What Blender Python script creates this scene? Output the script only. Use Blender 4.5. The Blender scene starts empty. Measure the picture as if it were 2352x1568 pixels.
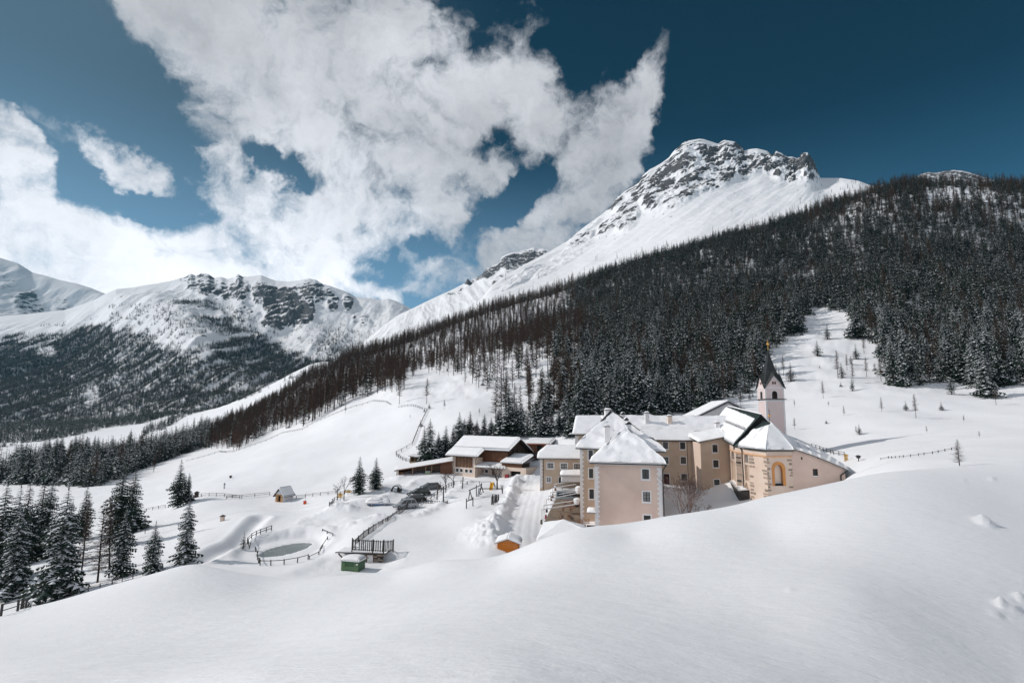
import bpy, math, random
import numpy as np
from mathutils import Vector, Matrix
R_ = math.radians
rng = np.random.RandomState(7)
random.seed(7)
sc = bpy.context.scene
COL = sc.collection
# ------------------------------------------------------------------ camera
FP, PITCH, ROLL = 1260.0, R_(7.87), 0.0085      # focal length in units of a 2352 wide frame
cp_, sp_ = math.cos(PITCH), math.sin(PITCH)
cr_, sr_ = math.cos(ROLL), math.sin(ROLL)
F_ = np.array([0, cp_, sp_]); U0 = np.array([0, -sp_, cp_]); R0 = np.array([1.0, 0, 0])
RT = cr_*R0 + sr_*U0; UP = -sr_*R0 + cr_*U0
cam = bpy.data.cameras.new('camera'); camo = bpy.data.objects.new('camera', cam); COL.objects.link(camo)
cam.sensor_width = 36.0; cam.lens = FP/2352*36.0; cam.clip_start = 0.2; cam.clip_end = 60000
m = Matrix.Identity(4)
for i in range(3):
    m[i][0] = RT[i]; m[i][1] = UP[i]; m[i][2] = -F_[i]
camo.matrix_world = m
sc.camera = camo
def ray(px, py):
    u = (np.asarray(px, float)-1176)/FP; v = (784-np.asarray(py, float))/FP
    d = F_ + u[..., None]*RT + v[..., None]*UP
    return d / d[..., 1:2]                       # scaled to y = 1
def at(px, py, Y):
    d = ray(np.float64(px), np.float64(py)); return Vector((d[0]*Y, Y, d[2]*Y))
def project(P):
    P = np.asarray(P, float); w = P @ F_
    return 1176+FP*(P @ RT)/w, 784-FP*(P @ UP)/w, w
# ------------------------------------------------------------------ world, sun, exposure
SUN_EL, SUN_AZ = R_(33), R_(-84)                 # azimuth measured from +Y (into the picture) to +X (right)
sund = Vector((math.sin(SUN_AZ)*math.cos(SUN_EL), math.cos(SUN_AZ)*math.cos(SUN_EL), math.sin(SUN_EL)))
sl = bpy.data.lights.new('sun', 'SUN'); so = bpy.data.objects.new('sun', sl); COL.objects.link(so)
sl.energy = 2.1; sl.angle = R_(0.6); sl.color = (1.0, 0.955, 0.90)
so.rotation_euler = (-sund).to_track_quat('-Z', 'Y').to_euler()
sc.view_settings.view_transform = 'Standard'; sc.view_settings.look = 'None'
sc.view_settings.exposure = 0.58; sc.view_settings.gamma = 1.0
sc.cycles.max_bounces = 7; sc.cycles.diffuse_bounces = 5; sc.cycles.glossy_bounces = 2
sc.cycles.transmission_bounces = 3; sc.cycles.volume_bounces = 0; sc.cycles.transparent_max_bounces = 8
sc.cycles.use_denoising = True
w = bpy.data.worlds.new('World'); sc.world = w; w.use_nodes = True
NT = w.node_tree; NT.nodes.clear()
class G:                                          # small node-graph helper
    def __init__(s, nt): s.nt = nt
    def n(s, t, **k):
        nd = s.nt.nodes.new(t)
        for a, b in k.items(): setattr(nd, a, b)
        return nd
    def put(s, sock, v):
        if isinstance(v, bpy.types.NodeSocket): s.nt.links.new(v, sock)
        else: sock.default_value = v
    def math(s, op, a, b=0.0, c=0.0, clamp=False):
        nd = s.n('ShaderNodeMath', operation=op, use_clamp=clamp)
        s.put(nd.inputs[0], a); s.put(nd.inputs[1], b); s.put(nd.inputs[2], c); return nd.outputs[0]
    def vmath(s, op, a, b=(0, 0, 0), sc_=None):
        nd = s.n('ShaderNodeVectorMath', operation=op)
        s.put(nd.inputs[0], a); s.put(nd.inputs[1], b)
        if sc_ is not None: s.put(nd.inputs['Scale'], sc_)
        return nd.outputs[0]
    def mix(s, f, a, b, blend='MIX'):
        nd = s.n('ShaderNodeMix', data_type='RGBA', blend_type=blend)
        s.put(nd.inputs[0], f); s.put(nd.inputs[6], a); s.put(nd.inputs[7], b); return nd.outputs[2]
    def noise(s, vec, scale, detail=4, rough=.55, dist=0.0, out=0, dim='3D'):
        nd = s.n('ShaderNodeTexNoise', noise_dimensions=dim)
        s.put(nd.inputs['Vector'], vec); nd.inputs['Scale'].default_value = scale
        nd.inputs['Detail'].default_value = detail; nd.inputs['Roughness'].default_value = rough
        nd.inputs['Distortion'].default_value = dist; return nd.outputs[out]
    def mr(s, v, a, b, c=0.0, d=1.0, smooth=False):
        nd = s.n('ShaderNodeMapRange', interpolation_type='SMOOTHSTEP' if smooth else 'LINEAR')
        s.put(nd.inputs[0], v)
        for i, x in enumerate((a, b, c, d)): s.put(nd.inputs[1+i], x)
        return nd.outputs[0]
g = G(NT)
out = g.n('ShaderNodeOutputWorld'); bg = g.n('ShaderNodeBackground')
NT.links.new(bg.outputs[0], out.inputs[0])
tc = g.n('ShaderNodeTexCoord').outputs['Generated']
sky = g.n('ShaderNodeTexSky', sky_type='NISHITA'); sky.sun_disc = False
sky.sun_elevation = SUN_EL; sky.sun_rotation = SUN_AZ; sky.altitude = 1640; sky.air_density = 1.0; sky.dust_density = 0.35; sky.ozone_density = 2.0
SKY_STR = 0.10
sep = g.n('ShaderNodeSeparateXYZ'); NT.links.new(tc, sep.inputs[0])
dx, dy, dz = sep.outputs
az = g.math('ARCTAN2', dx, dy); el = g.math('ARCSINE', dz)
comb = g.n('ShaderNodeCombineXYZ'); NT.links.new(az, comb.inputs[0]); NT.links.new(el, comb.inputs[1])
def azel(px, py):
    d = ray(np.float64(px), np.float64(py)); d = d/np.linalg.norm(d)
    return math.atan2(d[0], d[1]), math.asin(d[2])
wv = g.vmath('SUBTRACT', g.noise(tc, 4.0, 6, .6, out=1), (.5, .5, .5))
wv2 = g.vmath('SUBTRACT', g.noise(tc, 17.0, 5, .6, out=1), (.5, .5, .5))
p0 = g.vmath('ADD', comb.outputs[0], g.vmath('SCALE', wv, sc_=0.20))
p0 = g.vmath('ADD', p0, g.vmath('SCALE', wv2, sc_=0.06))
# cloud masses: (px, py, rx, ry, tilt deg, weight)
CL = [
 (560, 20, 270, 190, 0, 1.3), (800, 60, 290, 200, 0, 1.4), (640, 200, 260, 190, 10, 1.4), (880, 250, 290, 200, 0, 1.5),
 (1060, 250, 240, 140, 0, 1.3), (720, 330, 250, 150, 15, 1.2), (900, 400, 190, 140, 0, 1.2), (1240, 235, 150, 75, 0, .9),
 (430, 60, 130, 90, 45, .9), (560, 290, 150, 100, 20, .9), (1010, 360, 150, 120, 0, .9),
 (60, 560, 330, 170, 12, 1.8), (330, 590, 330, 120, 0, 1.8), (560, 500, 200, 150, 0, 1.5), (700, 530, 210, 120, 0, 1.5), (500, 420, 120, 110, 0, 1.1),
 (20, 420, 160, 110, 30, 1.2), (150, 500, 170, 90, 25, 1.1), (-250, 500, 420, 260, 0, 1.5), (520, 620, 230, 60, 0, 1.2), (-400, 640, 400, 120, 0, 1.5), (250, 660, 420, 80, 0, 1.7), (620, 640, 240, 50, 0, 1.1),
 (240, 330, 125, 42, 12, 1.0), (320, 360, 60, 40, -20, .75), (290, 420, 60, 60, 50, .6), (60, 300, 45, 16, 30, .55), (480, 350, 60, 60, 0, .6),
 (1485, 200, 95, 48, -62, .9), (1440, 285, 120, 62, -60, 1.25), (1370, 390, 140, 76, -50, 1.2), (1400, 220, 60, 60, 0, .6), (1270, 500, 160, 75, -40, 1.2), (1180, 590, 130, 75, -20, 1.2), (1330, 560, 90, 60, -60, .7),
 (1390, 480, 60, 90, 10, .55), (1130, 650, 160, 40, 0, .9), (1330, 310, 60, 90, 0, .6), (1290, 370, 70, 60, 0, .55),
 (1150, 405, 100, 34, -10, .85), (1240, 330, 50, 60, 0, .5), (1045, 530, 60, 50, -60, .6), (1000, 600, 50, 36, 10, .7), (1070, 470, 60, 36, 30, .5),
 (950, 520, 40, 30, 0, .55), (905, 560, 50, 26, 0, .5), (700, 640, 80, 26, 10, .7), (1215, 45, 30, 90, 10, .42), (905, 655, 60, 26, 0, .5), (970, 680, 120, 30, 0, .6),
 (1500, 460, 60, 30, -50, .35), (870, 605, 30, 16, 0, .4), (1390, 200, 30, 60, 20, .4),
]
GAPS = [
 (1140, 316, 74, 34, -42, -1.2), (1250, 425, 85, 55, -35, -1.1), (615, 372, 95, 24, 24, -1.15), (560, 345, 60, 24, 20, -.8), (410, 460, 70, 46, 0, -1.3), (330, 445, 60, 28, 0, -.6),
 (120, 330, 60, 40, 0, -.5), (1090, 130, 70, 60, 0, -.7), (1330, 190, 70, 50, 0, -.7), (380, 130, 60, 60, 20, -.5), (1400, 500, 40, 60, 0, -.4), (290, 450, 130, 46, 10, -1.2), (190, 395, 60, 36, 35, -.8), (400, 380, 50, 60, 0, -.8), (700, 405, 60, 24, 10, -.9), (1020, 130, 60, 40, 0, -.6), (940, 480, 60, 40, -30, -.7), (1060, 420, 40, 30, 0, -.5), (1310, 260, 40, 40, 0, -.5), (1000, 560, 60, 30, 0, -.6), (880, 570, 50, 60, 0, -.6), (1200, 470, 50, 40, -40, -.6), (1430, 400, 30, 40, -50, -.4),
]
acc = None
def blob(a, e, ra, re_, tilt, wt, acc):
    mp = g.n('ShaderNodeMapping', vector_type='TEXTURE'); NT.links.new(p0, mp.inputs[0])
    mp.inputs[1].default_value = (a, e, 0); mp.inputs[2].default_value = (0, 0, tilt); mp.inputs[3].default_value = (ra, re_, 1)
    gr = g.n('ShaderNodeTexGradient', gradient_type='SPHERICAL'); NT.links.new(mp.outputs[0], gr.inputs[0])
    s_ = g.math('SMOOTH_MIN', gr.outputs[1], .80, .25)
    return g.math('MULTIPLY_ADD', s_, wt*1.15, acc if acc is not None else 0.0)
def addlist(lst, acc, ks=1.35):
    for (px, py, rx, ry, tl, wt) in lst:
        a, e = azel(px, py); k = 1/(FP*(1+((px-1176)/FP)**2+((784-py)/FP)**2)**.5)
        acc = blob(a, e, rx*ks*k, ry*ks*k, R_(-tl), wt, acc)
    return acc
acc = addlist(CL, None)
for (a, e, ra, re_, wt) in [(-2.4, .45, .9, .5, 1.6), (2.5, .45, 1.0, .5, 1.5), (-1.45, .5, .6, .5, 1.6), (3.0, 1.0, .8, .4, 1.3), (1.8, .35, .6, .3, 1.0), (-2.9, .9, .8, .4, 1.3), (-1.9, 1.0, .8, .35, 1.2), (1.6, 1.1, .8, .3, .9), (0, 1.35, 3.2, .25, .9)]:  # unseen clouds behind and overhead, weighted up to add fill light
    acc = blob(a, e, ra, re_, 0, wt, acc)
acc = g.math('SMOOTH_MIN', acc, 1.22, .4)
acc = addlist([(*q[:5], q[5]*.85) for q in GAPS], acc, 1.35)
tw = g.vmath('ADD', tc, g.vmath('SCALE', wv, sc_=.22))
nz = g.noise(tw, 5.5, 14, .66); nzf = g.noise(g.vmath('ADD', tw, g.vmath('SCALE', wv2, sc_=.05)), 22.0, 12, .68)
nsum = g.math('ADD', g.math('MULTIPLY', g.math('SUBTRACT', nz, .5), 2.9), g.math('MULTIPLY', g.math('SUBTRACT', nzf, .5), 1.15))
dens = g.math('ADD', acc, g.math('MULTIPLY', nsum, g.mr(acc, 0, .45, .35, 1)))
alpha = g.math('POWER', g.mr(dens, .22, 1.36, 0, 1, True), .85)
# cloud tone: bright thin edges and sun side, greyer thick bases
thick = g.mr(dens, .55, 1.5, 0, 1, True)
side = g.math('MAXIMUM', g.mr(az, .30, -.70, 0, 1, True), g.mr(g.math('ABSOLUTE', az), 1.1, 1.9, 0, 1, True))  # second term brightens the clouds out of view, for more fill
low = g.mr(el, .56, .18, 0, 1, True)
n2 = g.noise(tw, 2.6, 9, .55)
n3 = g.mr(n2, .36, .66, 0, 1)
tone = g.math('MULTIPLY_ADD', side, .13, .285)
tone = g.math('MULTIPLY_ADD', g.math('MULTIPLY', low, side), .25, tone)
tone = g.math('MULTIPLY_ADD', n3, .30, tone)
tone = g.math('MULTIPLY_ADD', g.math('SUBTRACT', nzf, .5), .25, tone)
tone = g.math('MULTIPLY_ADD', g.math('MULTIPLY', thick, g.math('SUBTRACT', 1.0, low)), -.12, tone)
ccol = g.vmath('SCALE', (0.97, 0.99, 1.05), sc_=tone)
skc = g.vmath('MULTIPLY', sky.outputs[0], (0.009*SKY_STR, 0.27*SKY_STR, 0.34*SKY_STR))
skc = g.vmath('SCALE', skc, sc_=g.mr(el, .12, .50, .90, .34))
veil = g.math('MULTIPLY', g.mr(az, .05, -.85, 0, 1, True), .22)
skc = g.mix(veil, skc, (.26, .38, .47, 1))
hz = g.math('MULTIPLY', g.mr(el, .50, .08, 0, 1, True), g.mr(az, .75, -.1, .12, .50, True))
skc = g.mix(hz, skc, (.28, .47, .68, 1))
fin = g.mix(alpha, skc, ccol)
NT.links.new(fin, bg.inputs[0]); bg.inputs[1].default_value = 1.0
w.cycles.sampling_method = 'MANUAL'; w.cycles.sample_map_resolution = 512
# ------------------------------------------------------------------ numpy noise
_perm = np.random.RandomState(3).permutation(4096)
_ga = np.random.RandomState(4).uniform(0, 2*np.pi, 4096); _gx, _gy = np.cos(_ga), np.sin(_ga)
def gn(x, y, s=0):
    x = np.asarray(x, float)+s*17.31; y = np.asarray(y, float)+s*9.73
    xi = np.floor(x).astype(int); yi = np.floor(y).astype(int); fx = x-xi; fy = y-yi
    def gr(ix, iy, ax, ay):
        h = _perm[(_perm[ix & 4095]+iy) & 4095]; return _gx[h]*ax+_gy[h]*ay
    u = fx*fx*fx*(fx*(fx*6-15)+10); v = fy*fy*fy*(fy*(fy*6-15)+10)
    a = gr(xi, yi, fx, fy); b = gr(xi+1, yi, fx-1, fy); c = gr(xi, yi+1, fx, fy-1); d = gr(xi+1, yi+1, fx-1, fy-1)
    return 1.5*((a*(1-u)+b*u)*(1-v)+(c*(1-u)+d*u)*v)
def fbm(x, y, o=5, s=0, lac=2.03, gain=.5):
    t = 0; a = 1.0; n = 0
    for i in range(o):
        t = t+a*gn(x, y, s+i); n += a; a *= gain; x = x*lac; y = y*lac
    return t/n
def ridged(x, y, o=5, s=0, gain=.5):
    t = 0; a = 1.0; n = 0
    for i in range(o):
        t = t+a*(1-2*np.abs(gn(x, y, s+i))); n += a; a *= gain; x = x*2.07; y = y*2.07
    return t/n
def sstep(a, b, x):
    t = np.clip((x-a)/(b-a), 0, 1); return t*t*(3-2*t)
def inpoly(px, py, poly):
    px = np.asarray(px, float); py = np.asarray(py, float); c = np.zeros(px.shape, bool); n = len(poly)
    for i in range(n):
        x0, y0 = poly[i]; x1, y1 = poly[(i+1) % n]
        if y0 == y1: continue
        k = ((y0 > py) != (y1 > py)) & (px < (x1-x0)*(py-y0)/(y1-y0)+x0); c ^= k
    return c
# ------------------------------------------------------------------ materials
def mat(name, col, rough=.9, var=.0, scale=3.0, bump=0.0, bscale=20.0, metal=0.0, spec=.3, col2=None, detail=5, tcn='Object', stretch=None):
    mt = bpy.data.materials.new(name); mt.use_nodes = True; nt = mt.node_tree; b = nt.nodes['Principled BSDF']; q = G(nt)
    b.inputs['Roughness'].default_value = rough; b.inputs['Metallic'].default_value = metal
    b.inputs['Specular IOR Level'].default_value = spec
    c = (*col, 1); v = q.n('ShaderNodeTexCoord').outputs[tcn]
    if stretch: v = q.vmath('MULTIPLY', v, stretch)
    if var or col2:
        c2 = (*col2, 1) if col2 else tuple(x*(1-var) for x in col)+(1,)
        f = q.mr(q.noise(v, scale, detail), .35, .65)
        nt.links.new(q.mix(f, c, c2), b.inputs['Base Color'])
    else: b.inputs['Base Color'].default_value = c
    if bump:
        bp = q.n('ShaderNodeBump'); bp.inputs['Strength'].default_value = 1.0; bp.inputs['Distance'].default_value = bump
        nt.links.new(q.noise(v, bscale, 6), bp.inputs['Height']); nt.links.new(bp.outputs[0], b.inputs['Normal'])
    return mt
M = {}
M['snow'] = mat('snow', (.85, .855, .88), .75, var=.04, scale=.05, spec=.25)
def _snow():
    nt = M['snow'].node_tree; q = G(nt); v = q.n('ShaderNodeTexCoord').outputs['Object']; b = nt.nodes['Principled BSDF']
    h = q.math('MULTIPLY', q.noise(v, .8, 6), .045)
    h = q.math('MULTIPLY_ADD', q.noise(q.vmath('MULTIPLY', v, (1, 3.2, 3.2)), 1.3, 5, .6, dist=.6), .038, h)
    h = q.math('MULTIPLY_ADD', q.noise(v, 14.0, 4, .6), .007, h)
    bp = q.n('ShaderNodeBump'); bp.inputs['Distance'].default_value = 1.0; nt.links.new(h, bp.inputs['Height']); nt.links.new(bp.outputs[0], b.inputs['Normal'])
_snow()
M['rsnow'] = mat('roof_snow', (.86, .86, .88), .75, var=.03, scale=.4, bump=.03, bscale=1.6, spec=.25)
# ------------------------------------------------------------------ object helpers
def setp(o, label=None, cat=None, group=None, kind=None):
    if label: o['label'] = label
    if cat: o['category'] = cat
    if group: o['group'] = group
    if kind: o['kind'] = kind
    return o
def empty(name, loc, label=None, cat=None, group=None, rz=0):
    o = bpy.data.objects.new(name, None); COL.objects.link(o); o.location = loc; o.rotation_euler = (0, 0, rz); o.empty_display_size = .3
    return setp(o, label, cat, group)
def link(name, me, parent=None, loc=None, **k):
    o = bpy.data.objects.new(name, me); COL.objects.link(o)
    if parent: o.parent = parent
    if loc is not None: o.location = loc
    return setp(o, **k)
def npmesh(name, V, Fq, mats, smooth=True, midx=None):
    me = bpy.data.meshes.new(name); V = np.asarray(V, np.float32); Fq = np.asarray(Fq, np.int32); n = Fq.shape[1]
    me.vertices.add(len(V)); me.vertices.foreach_set('co', V.ravel())
    me.loops.add(Fq.size); me.loops.foreach_set('vertex_index', Fq.ravel())
    me.polygons.add(len(Fq)); me.polygons.foreach_set('loop_start', np.arange(0, Fq.size, n, dtype=np.int32))
    me.polygons.foreach_set('use_smooth', np.full(len(Fq), smooth))
    for mm in mats: me.materials.append(mm)
    if midx is not None: me.polygons.foreach_set('material_index', np.asarray(midx, np.int32))
    me.update(calc_edges=True); return me
def gridfaces(nr, nc, wrap=False):
    i = np.arange(nr-1)[:, None]; j = np.arange(nc if wrap else nc-1)[None, :]
    a = i*nc+j; b = i*nc+(j+1) % nc
    return np.stack([a, b, b+nc, a+nc], -1).reshape(-1, 4)
# ------------------------------------------------------------------ the ground: one height field around the camera
VIS = [  # points seen in the photograph: (px, py, forward distance)
 (1176,1568,4.2),(588,1568,4.8),(0,1568,6.5),(1764,1568,6.4),(2352,1568,11.5),
 (0,1500,13),(588,1480,11),(1176,1430,9),(1176,1350,16),(1764,1450,11.0),(2352,1440,16),(2352,1300,23),(2352,1180,32.5),(2100,1250,24),(2352,1100,42),(1960,1350,15.5),
 (1764,1330,17),(1764,1220,29),(1450,1290,23),(1450,1235,31),(1450,1203,38),(1300,1231,38),(588,1400,22),(250,1420,22),(0,1450,22),(900,1370,20),(900,1330,33),(600,1350,33),(1150,1300,30),
 (0,1413,38),(120,1384,38),(250,1345,40),(350,1318,41),(450,1294,43),(505,1308,44),(560,1318,45),(620,1328,45),(690,1336,45),(800,1325,42),(900,1312,40),(1020,1292,40),(1140,1284,38),(1190,1270,38),(1235,1253,38),(1365,1216,38),
 (1525,1190,38),(1620,1177,39),(1740,1148,41),(1850,1126,43),(1945,1105,45),(2000,1091,46),(2089,1081,48),(2200,1067,50),(2352,1056,52),
 # yard
 (1165,1270,75),(1120,1275,72),(830,1312,69),(900,1298,72),(980,1270,76),(1060,1240,82),(1080,1190,92),(1130,1200,90),(1200,1210,88),(1180,1160,107),(1215,1120,122),(1200,1100,133),
 (1040,1170,104),(953,1157,113),(1027,1156,113),(880,1200,95),(809,1261,75),(900,1230,84),(960,1240,82),(880,1158,113),(860,1165,111),(800,1180,105),
 (1090,1130,118),(1040,1140,116),(1120,1110,130),(1060,1100,143),(1140,1097,143),(1010,1110,135),(960,1115,133),(920,1125,130),(830,1140,122),(760,1170,110),
 (1230,1090,138),(1260,1116,119),(1330,1120,118),
 # pond and left field
 (600,1265,85),(740,1265,84),(670,1290,77),(670,1225,93),(560,1250,88),(690,1310,70),(760,1290,73),(720,1200,101),(560,1190,105),(480,1250,86),(430,1284,78),(390,1300,75),
 (650,1152,138),(560,1148,142),(450,1142,150),(740,1145,134),(690,1170,124),(600,1180,115),(480,1185,122),(400,1165,148),(350,1185,138),(380,1230,105),(330,1225,112),
 (345,1315,73),(225,1335,74),(120,1375,72),(15,1380,74),(200,1320,80),(260,1290,88),(300,1250,100),
 (300,1160,175),(290,1120,240),(340,1087,330),(420,1065,340),(500,1032,410),(530,1060,270),(560,1100,190),(700,1085,180),(640,1120,160),(850,1080,165),(800,1040,200),(640,1040,240),(560,1020,360),
 (700,1000,285),(760,960,300),(800,930,320),(850,915,320),(900,960,245),(880,890,330),(940,890,300),(940,930,255),(960,1000,200),(900,1040,180),(960,1060,160),(1000,1040,165),(1010,960,215),(1010,900,280),
 (1080,940,215),(1080,880,280),(1150,920,235),(1150,1000,175),(1080,1000,180),(1250,940,210),(1290,900,235),(1300,950,185),(1330,985,160),
 (960,850,400),(860,860,440),(760,905,430),(660,955,440),(560,1000,450),
 # far valley
 (0,1110,330),(100,1105,330),(200,1110,280),(30,1080,420),(150,1090,420),(250,1075,430),(0,1055,700),(100,1035,760),(200,1010,850),(300,985,1000),(320,968,1150),(420,960,1050),(520,930,1100),(620,900,1200),(700,870,1300),
 (450,1000,620),(560,965,620),(640,930,640),(740,890,650),(420,1030,480),(740,830,1100),
 # behind and right of the buildings
 (1450,960,175),(1600,960,175),(1700,930,190),(1850,1010,145),(1800,1000,150),(1850,950,170),(1850,900,195),(1850,850,225),(1900,800,260),(1870,745,310),(1880,715,340),(1950,760,290),
 (1960,1040,118),(2000,1070,100),(1960,1085,92),(2050,1055,90),(2150,1045,84),(2250,1030,86),(2352,1000,100),(2000,1000,135),(2100,1000,128),(2200,985,128),(2100,950,150),(2000,950,155),(2000,900,185),
 (2060,890,190),(2180,900,180),(2300,905,172),(2352,895,176),(2352,950,140),(2100,850,215),(2200,850,210),(2352,840,205),
 # forest slope (ground under the trees)
 (2352,700,300),(2200,700,300),(2050,700,310),(1950,640,390),(1800,700,360),(1600,800,290),(1500,850,240),(1400,880,230),(1450,740,380),(1300,760,380),(1200,820,320),(1100,820,360),(1700,850,240),
 (2352,540,430),(2200,540,430),(2050,560,430),(1900,560,480),(1750,600,480),(1600,640,480),(1650,560,560),(1450,650,540),(1350,690,540),(1250,740,520),(1150,760,520),(1050,800,500),(950,830,520),
 (2352,435,560),(2250,430,570),(2150,430,580),(2050,440,590),(2000,450,600),(1930,475,610),(1850,505,620),(1750,540,640),(1680,565,650),(1600,580,640),(1500,600,640),(1400,630,640),(1300,665,640),
 (1200,695,640),(1100,725,640),(1000,762,640),(900,800,640),(800,838,640),(720,868,640),
]
HID = [  # hidden ground: (px azimuth, distance, height)
 (1176,0.6,-1.75),(0,2,-2.2),(2352,2,-2.3),
 (0,52,-19.5),(150,52,-18),(300,52,-16),(430,55,-15.5),(560,62,-17.5),(700,58,-17.5),(850,54,-16.8),(1000,54,-16.8),(1150,52,-16.5),(1250,52,-16),(1365,54,-16),(1525,55,-14.5),(1620,58,-13.5),(1740,62,-12.5),(1850,65,-11),(1945,65,-9.5),(2050,66,-7),(2200,66,-5.5),(2352,70,-5.2),
 (1250,66,-18),(1365,72,-18),(1450,80,-17),(1560,78,-15.5),(1650,80,-14.5),(1750,80,-14),(1850,84,-12.5),
 (1370,88,-18.2),(1300,92,-18),(1290,104,-17),(1340,112,-16),(1550,100,-15.5),(1560,118,-15.5),(1640,112,-15),(1700,95,-14.5),(1765,90,-14),(1850,95,-12.5),(1950,96,-10.5),(1500,135,-10),(1400,140,-9),(1330,130,-12),(1700,130,-9),(1800,125,-8.5),
 # beyond the forest ridge
 (2352,760,240),(2000,800,225),(1600,850,170),(1200,850,110),(900,850,50),(2352,1500,200),(1600,1500,120),(1000,1500,0),(1176,3000,-60),(2352,3000,0),(0,3000,-40),(0,1500,-30),
 (-500,8,-4),(-500,38,-15),(-500,75,-30),(-500,330,-60),(-500,900,-50),(-500,150,-40),(2850,8,-4.6),(2850,16,-7.6),(2850,30,-7.0),(2850,60,-4.0),(2850,150,14),(2850,300,70),(2850,560,200),
]
cps = []
for (px, py, Y) in VIS:
    p = at(px, py, Y); cps.append((p.x, p.y, p.z))
for (px, Y, z) in HID:
    cps.append(((px-1176)/FP*Y/1.01, Y, z))
for (th, r, z) in [(100,10,-3),(100,60,0),(100,400,90),(-100,10,-4),(-100,60,-20),(-100,400,-70),(150,30,0),(-150,30,-8),(180,80,-2),(150,400,60),(-150,400,-60),(180,3,-1.8),(100,2500,200),(-100,2500,-80),(180,2500,0)]:
    cps.append((r*math.sin(R_(th)), r*math.cos(R_(th)), z))
for th in range(-180, 180, 30):
    for r, z in ((.3, -1.85), (1.2, -1.9)):
        if abs(th) > 0: cps.append((r*math.sin(R_(th)), r*math.cos(R_(th)), z))
cps = np.array(cps)
LW = 0.42                                          # weight of log range against azimuth
def warp(x, y):
    r = np.hypot(x, y)+1e-6; th = np.arctan2(x, y); return th, LW*np.log(r+1.5)
ct, cw = warp(cps[:, 0], cps[:, 1]); cz = cps[:, 2]
k = ct > 1.4; k2 = ct < -1.4
ct, cw, cz = np.concatenate([ct, ct[k]-2*np.pi, ct[k2]+2*np.pi]), np.concatenate([cw, cw[k], cw[k2]]), np.concatenate([cz, cz[k], cz[k2]])
def ker(d2): return d2*np.log(d2+1e-12)*.5
A = ker((ct[:, None]-ct)**2+(cw[:, None]-cw)**2)
n = len(ct); A[np.arange(n), np.arange(n)] += np.where(np.exp(cw/LW) < 36, 1.2e-3, 2e-4)
Pm = np.stack([np.ones(n), ct, cw], 1)
K = np.zeros((n+3, n+3)); K[:n, :n] = A; K[:n, n:] = Pm; K[n:, :n] = Pm.T
sol = np.linalg.solve(K, np.concatenate([cz, [0, 0, 0]]))
def rbf(x, y):
    t, q = warp(x, y); o = np.empty(t.shape); tf = t.ravel(); qf = q.ravel(); of = np.empty(tf.shape)
    for s in range(0, len(tf), 8192):
        a = tf[s:s+8192, None]; b = qf[s:s+8192, None]
        of[s:s+8192] = ker((a-ct)**2+(b-cw)**2) @ sol[:n] + sol[n]+sol[n+1]*a[:, 0]+sol[n+2]*b[:, 0]
    return of.reshape(t.shape)
# angular and radial stations
ths = np.concatenate([np.linspace(-180, -60, 30)[:-1], np.linspace(-60, -50, 20)[:-1], np.linspace(-50, 50, 720), np.linspace(50, 60, 20)[1:], np.linspace(60, 180, 30)[1:-1]])
ths = np.radians(ths)
rs = [0.0, .4]; r = .8
while r < 3200:
    rs.append(r); r *= (1.018 if r < 30 else 1.018 if r < 66 else 1.0075 if r < 165 else 1.014 if r < 700 else 1.04)
rs = np.array(rs)
# coarse field for the RBF, then features at full resolution
TH, RR = np.meshgrid(ths, rs)
GX, GY = RR*np.sin(TH), RR*np.cos(TH)
rc = np.geomspace(.4, 3300, 330)-.35; tcs = np.radians(np.linspace(-180, 180, 361))
TC, RC = np.meshgrid(tcs, rc); ZC = rbf(RC*np.sin(TC), RC*np.cos(TC))
def coarse(x, y):
    r = np.hypot(x, y); th = np.arctan2(x, y)
    i = np.interp(r, rc, np.arange(len(rc))); j = (th+np.pi)/(2*np.pi)*360
    i0 = np.clip(i.astype(int), 0, len(rc)-2); j0 = np.clip(j.astype(int), 0, 359); fi = i-i0; fj = j-j0
    return (ZC[i0, j0]*(1-fi)+ZC[i0+1, j0]*fi)*(1-fj)+(ZC[i0, j0+1]*(1-fi)+ZC[i0+1, j0+1]*fi)*fj
def cray(px, py, f, y0=3.0, y1=1400.0, first=True):
    """first meeting of a picture ray with the surface f(x, y)"""
    d = ray(np.float64(px), np.float64(py)); Y = np.geomspace(y0, y1, 1500)
    dz_ = d[2]*Y-f(d[0]*Y, Y); k = np.where(dz_ < 0)[0]
    if len(k) == 0: return None
    k = k[0]
    if k == 0: return np.array([d[0]*Y[0], Y[0]])
    t = dz_[k-1]/(dz_[k-1]-dz_[k]); Yh = Y[k-1]+(Y[k]-Y[k-1])*t
    return np.array([d[0]*Yh, Yh])
def segdist(x, y, pts):
    best = np.full(x.shape, 1e9); par = np.zeros(x.shape); L = 0
    for (a, b) in zip(pts[:-1], pts[1:]):
        ax, ay = a; bx, by = b; vx, vy = bx-ax, by-ay; l2 = vx*vx+vy*vy
        t = np.clip(((x-ax)*vx+(y-ay)*vy)/l2, 0, 1); d = np.hypot(x-ax-t*vx, y-ay-t*vy)
        k = d < best; best = np.where(k, d, best); par = np.where(k, L+t*math.sqrt(l2), par); L += math.sqrt(l2)
    return best, par
def gpts(lst, y0=55): return [cray(px, py, coarse, y0) for px, py in lst]
ROAD = gpts([(1215, 1262), (1207, 1225), (1212, 1185), (1220, 1150), (1229, 1125), (1231, 1104), (1236, 1085)])
PATH = gpts([(340, 1232), (480, 1197), (620, 1172), (760, 1156), (830, 1150)])
PARK = gpts([(780, 1190), (850, 1170), (900, 1172), (960, 1140), (1010, 1108)])
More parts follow.
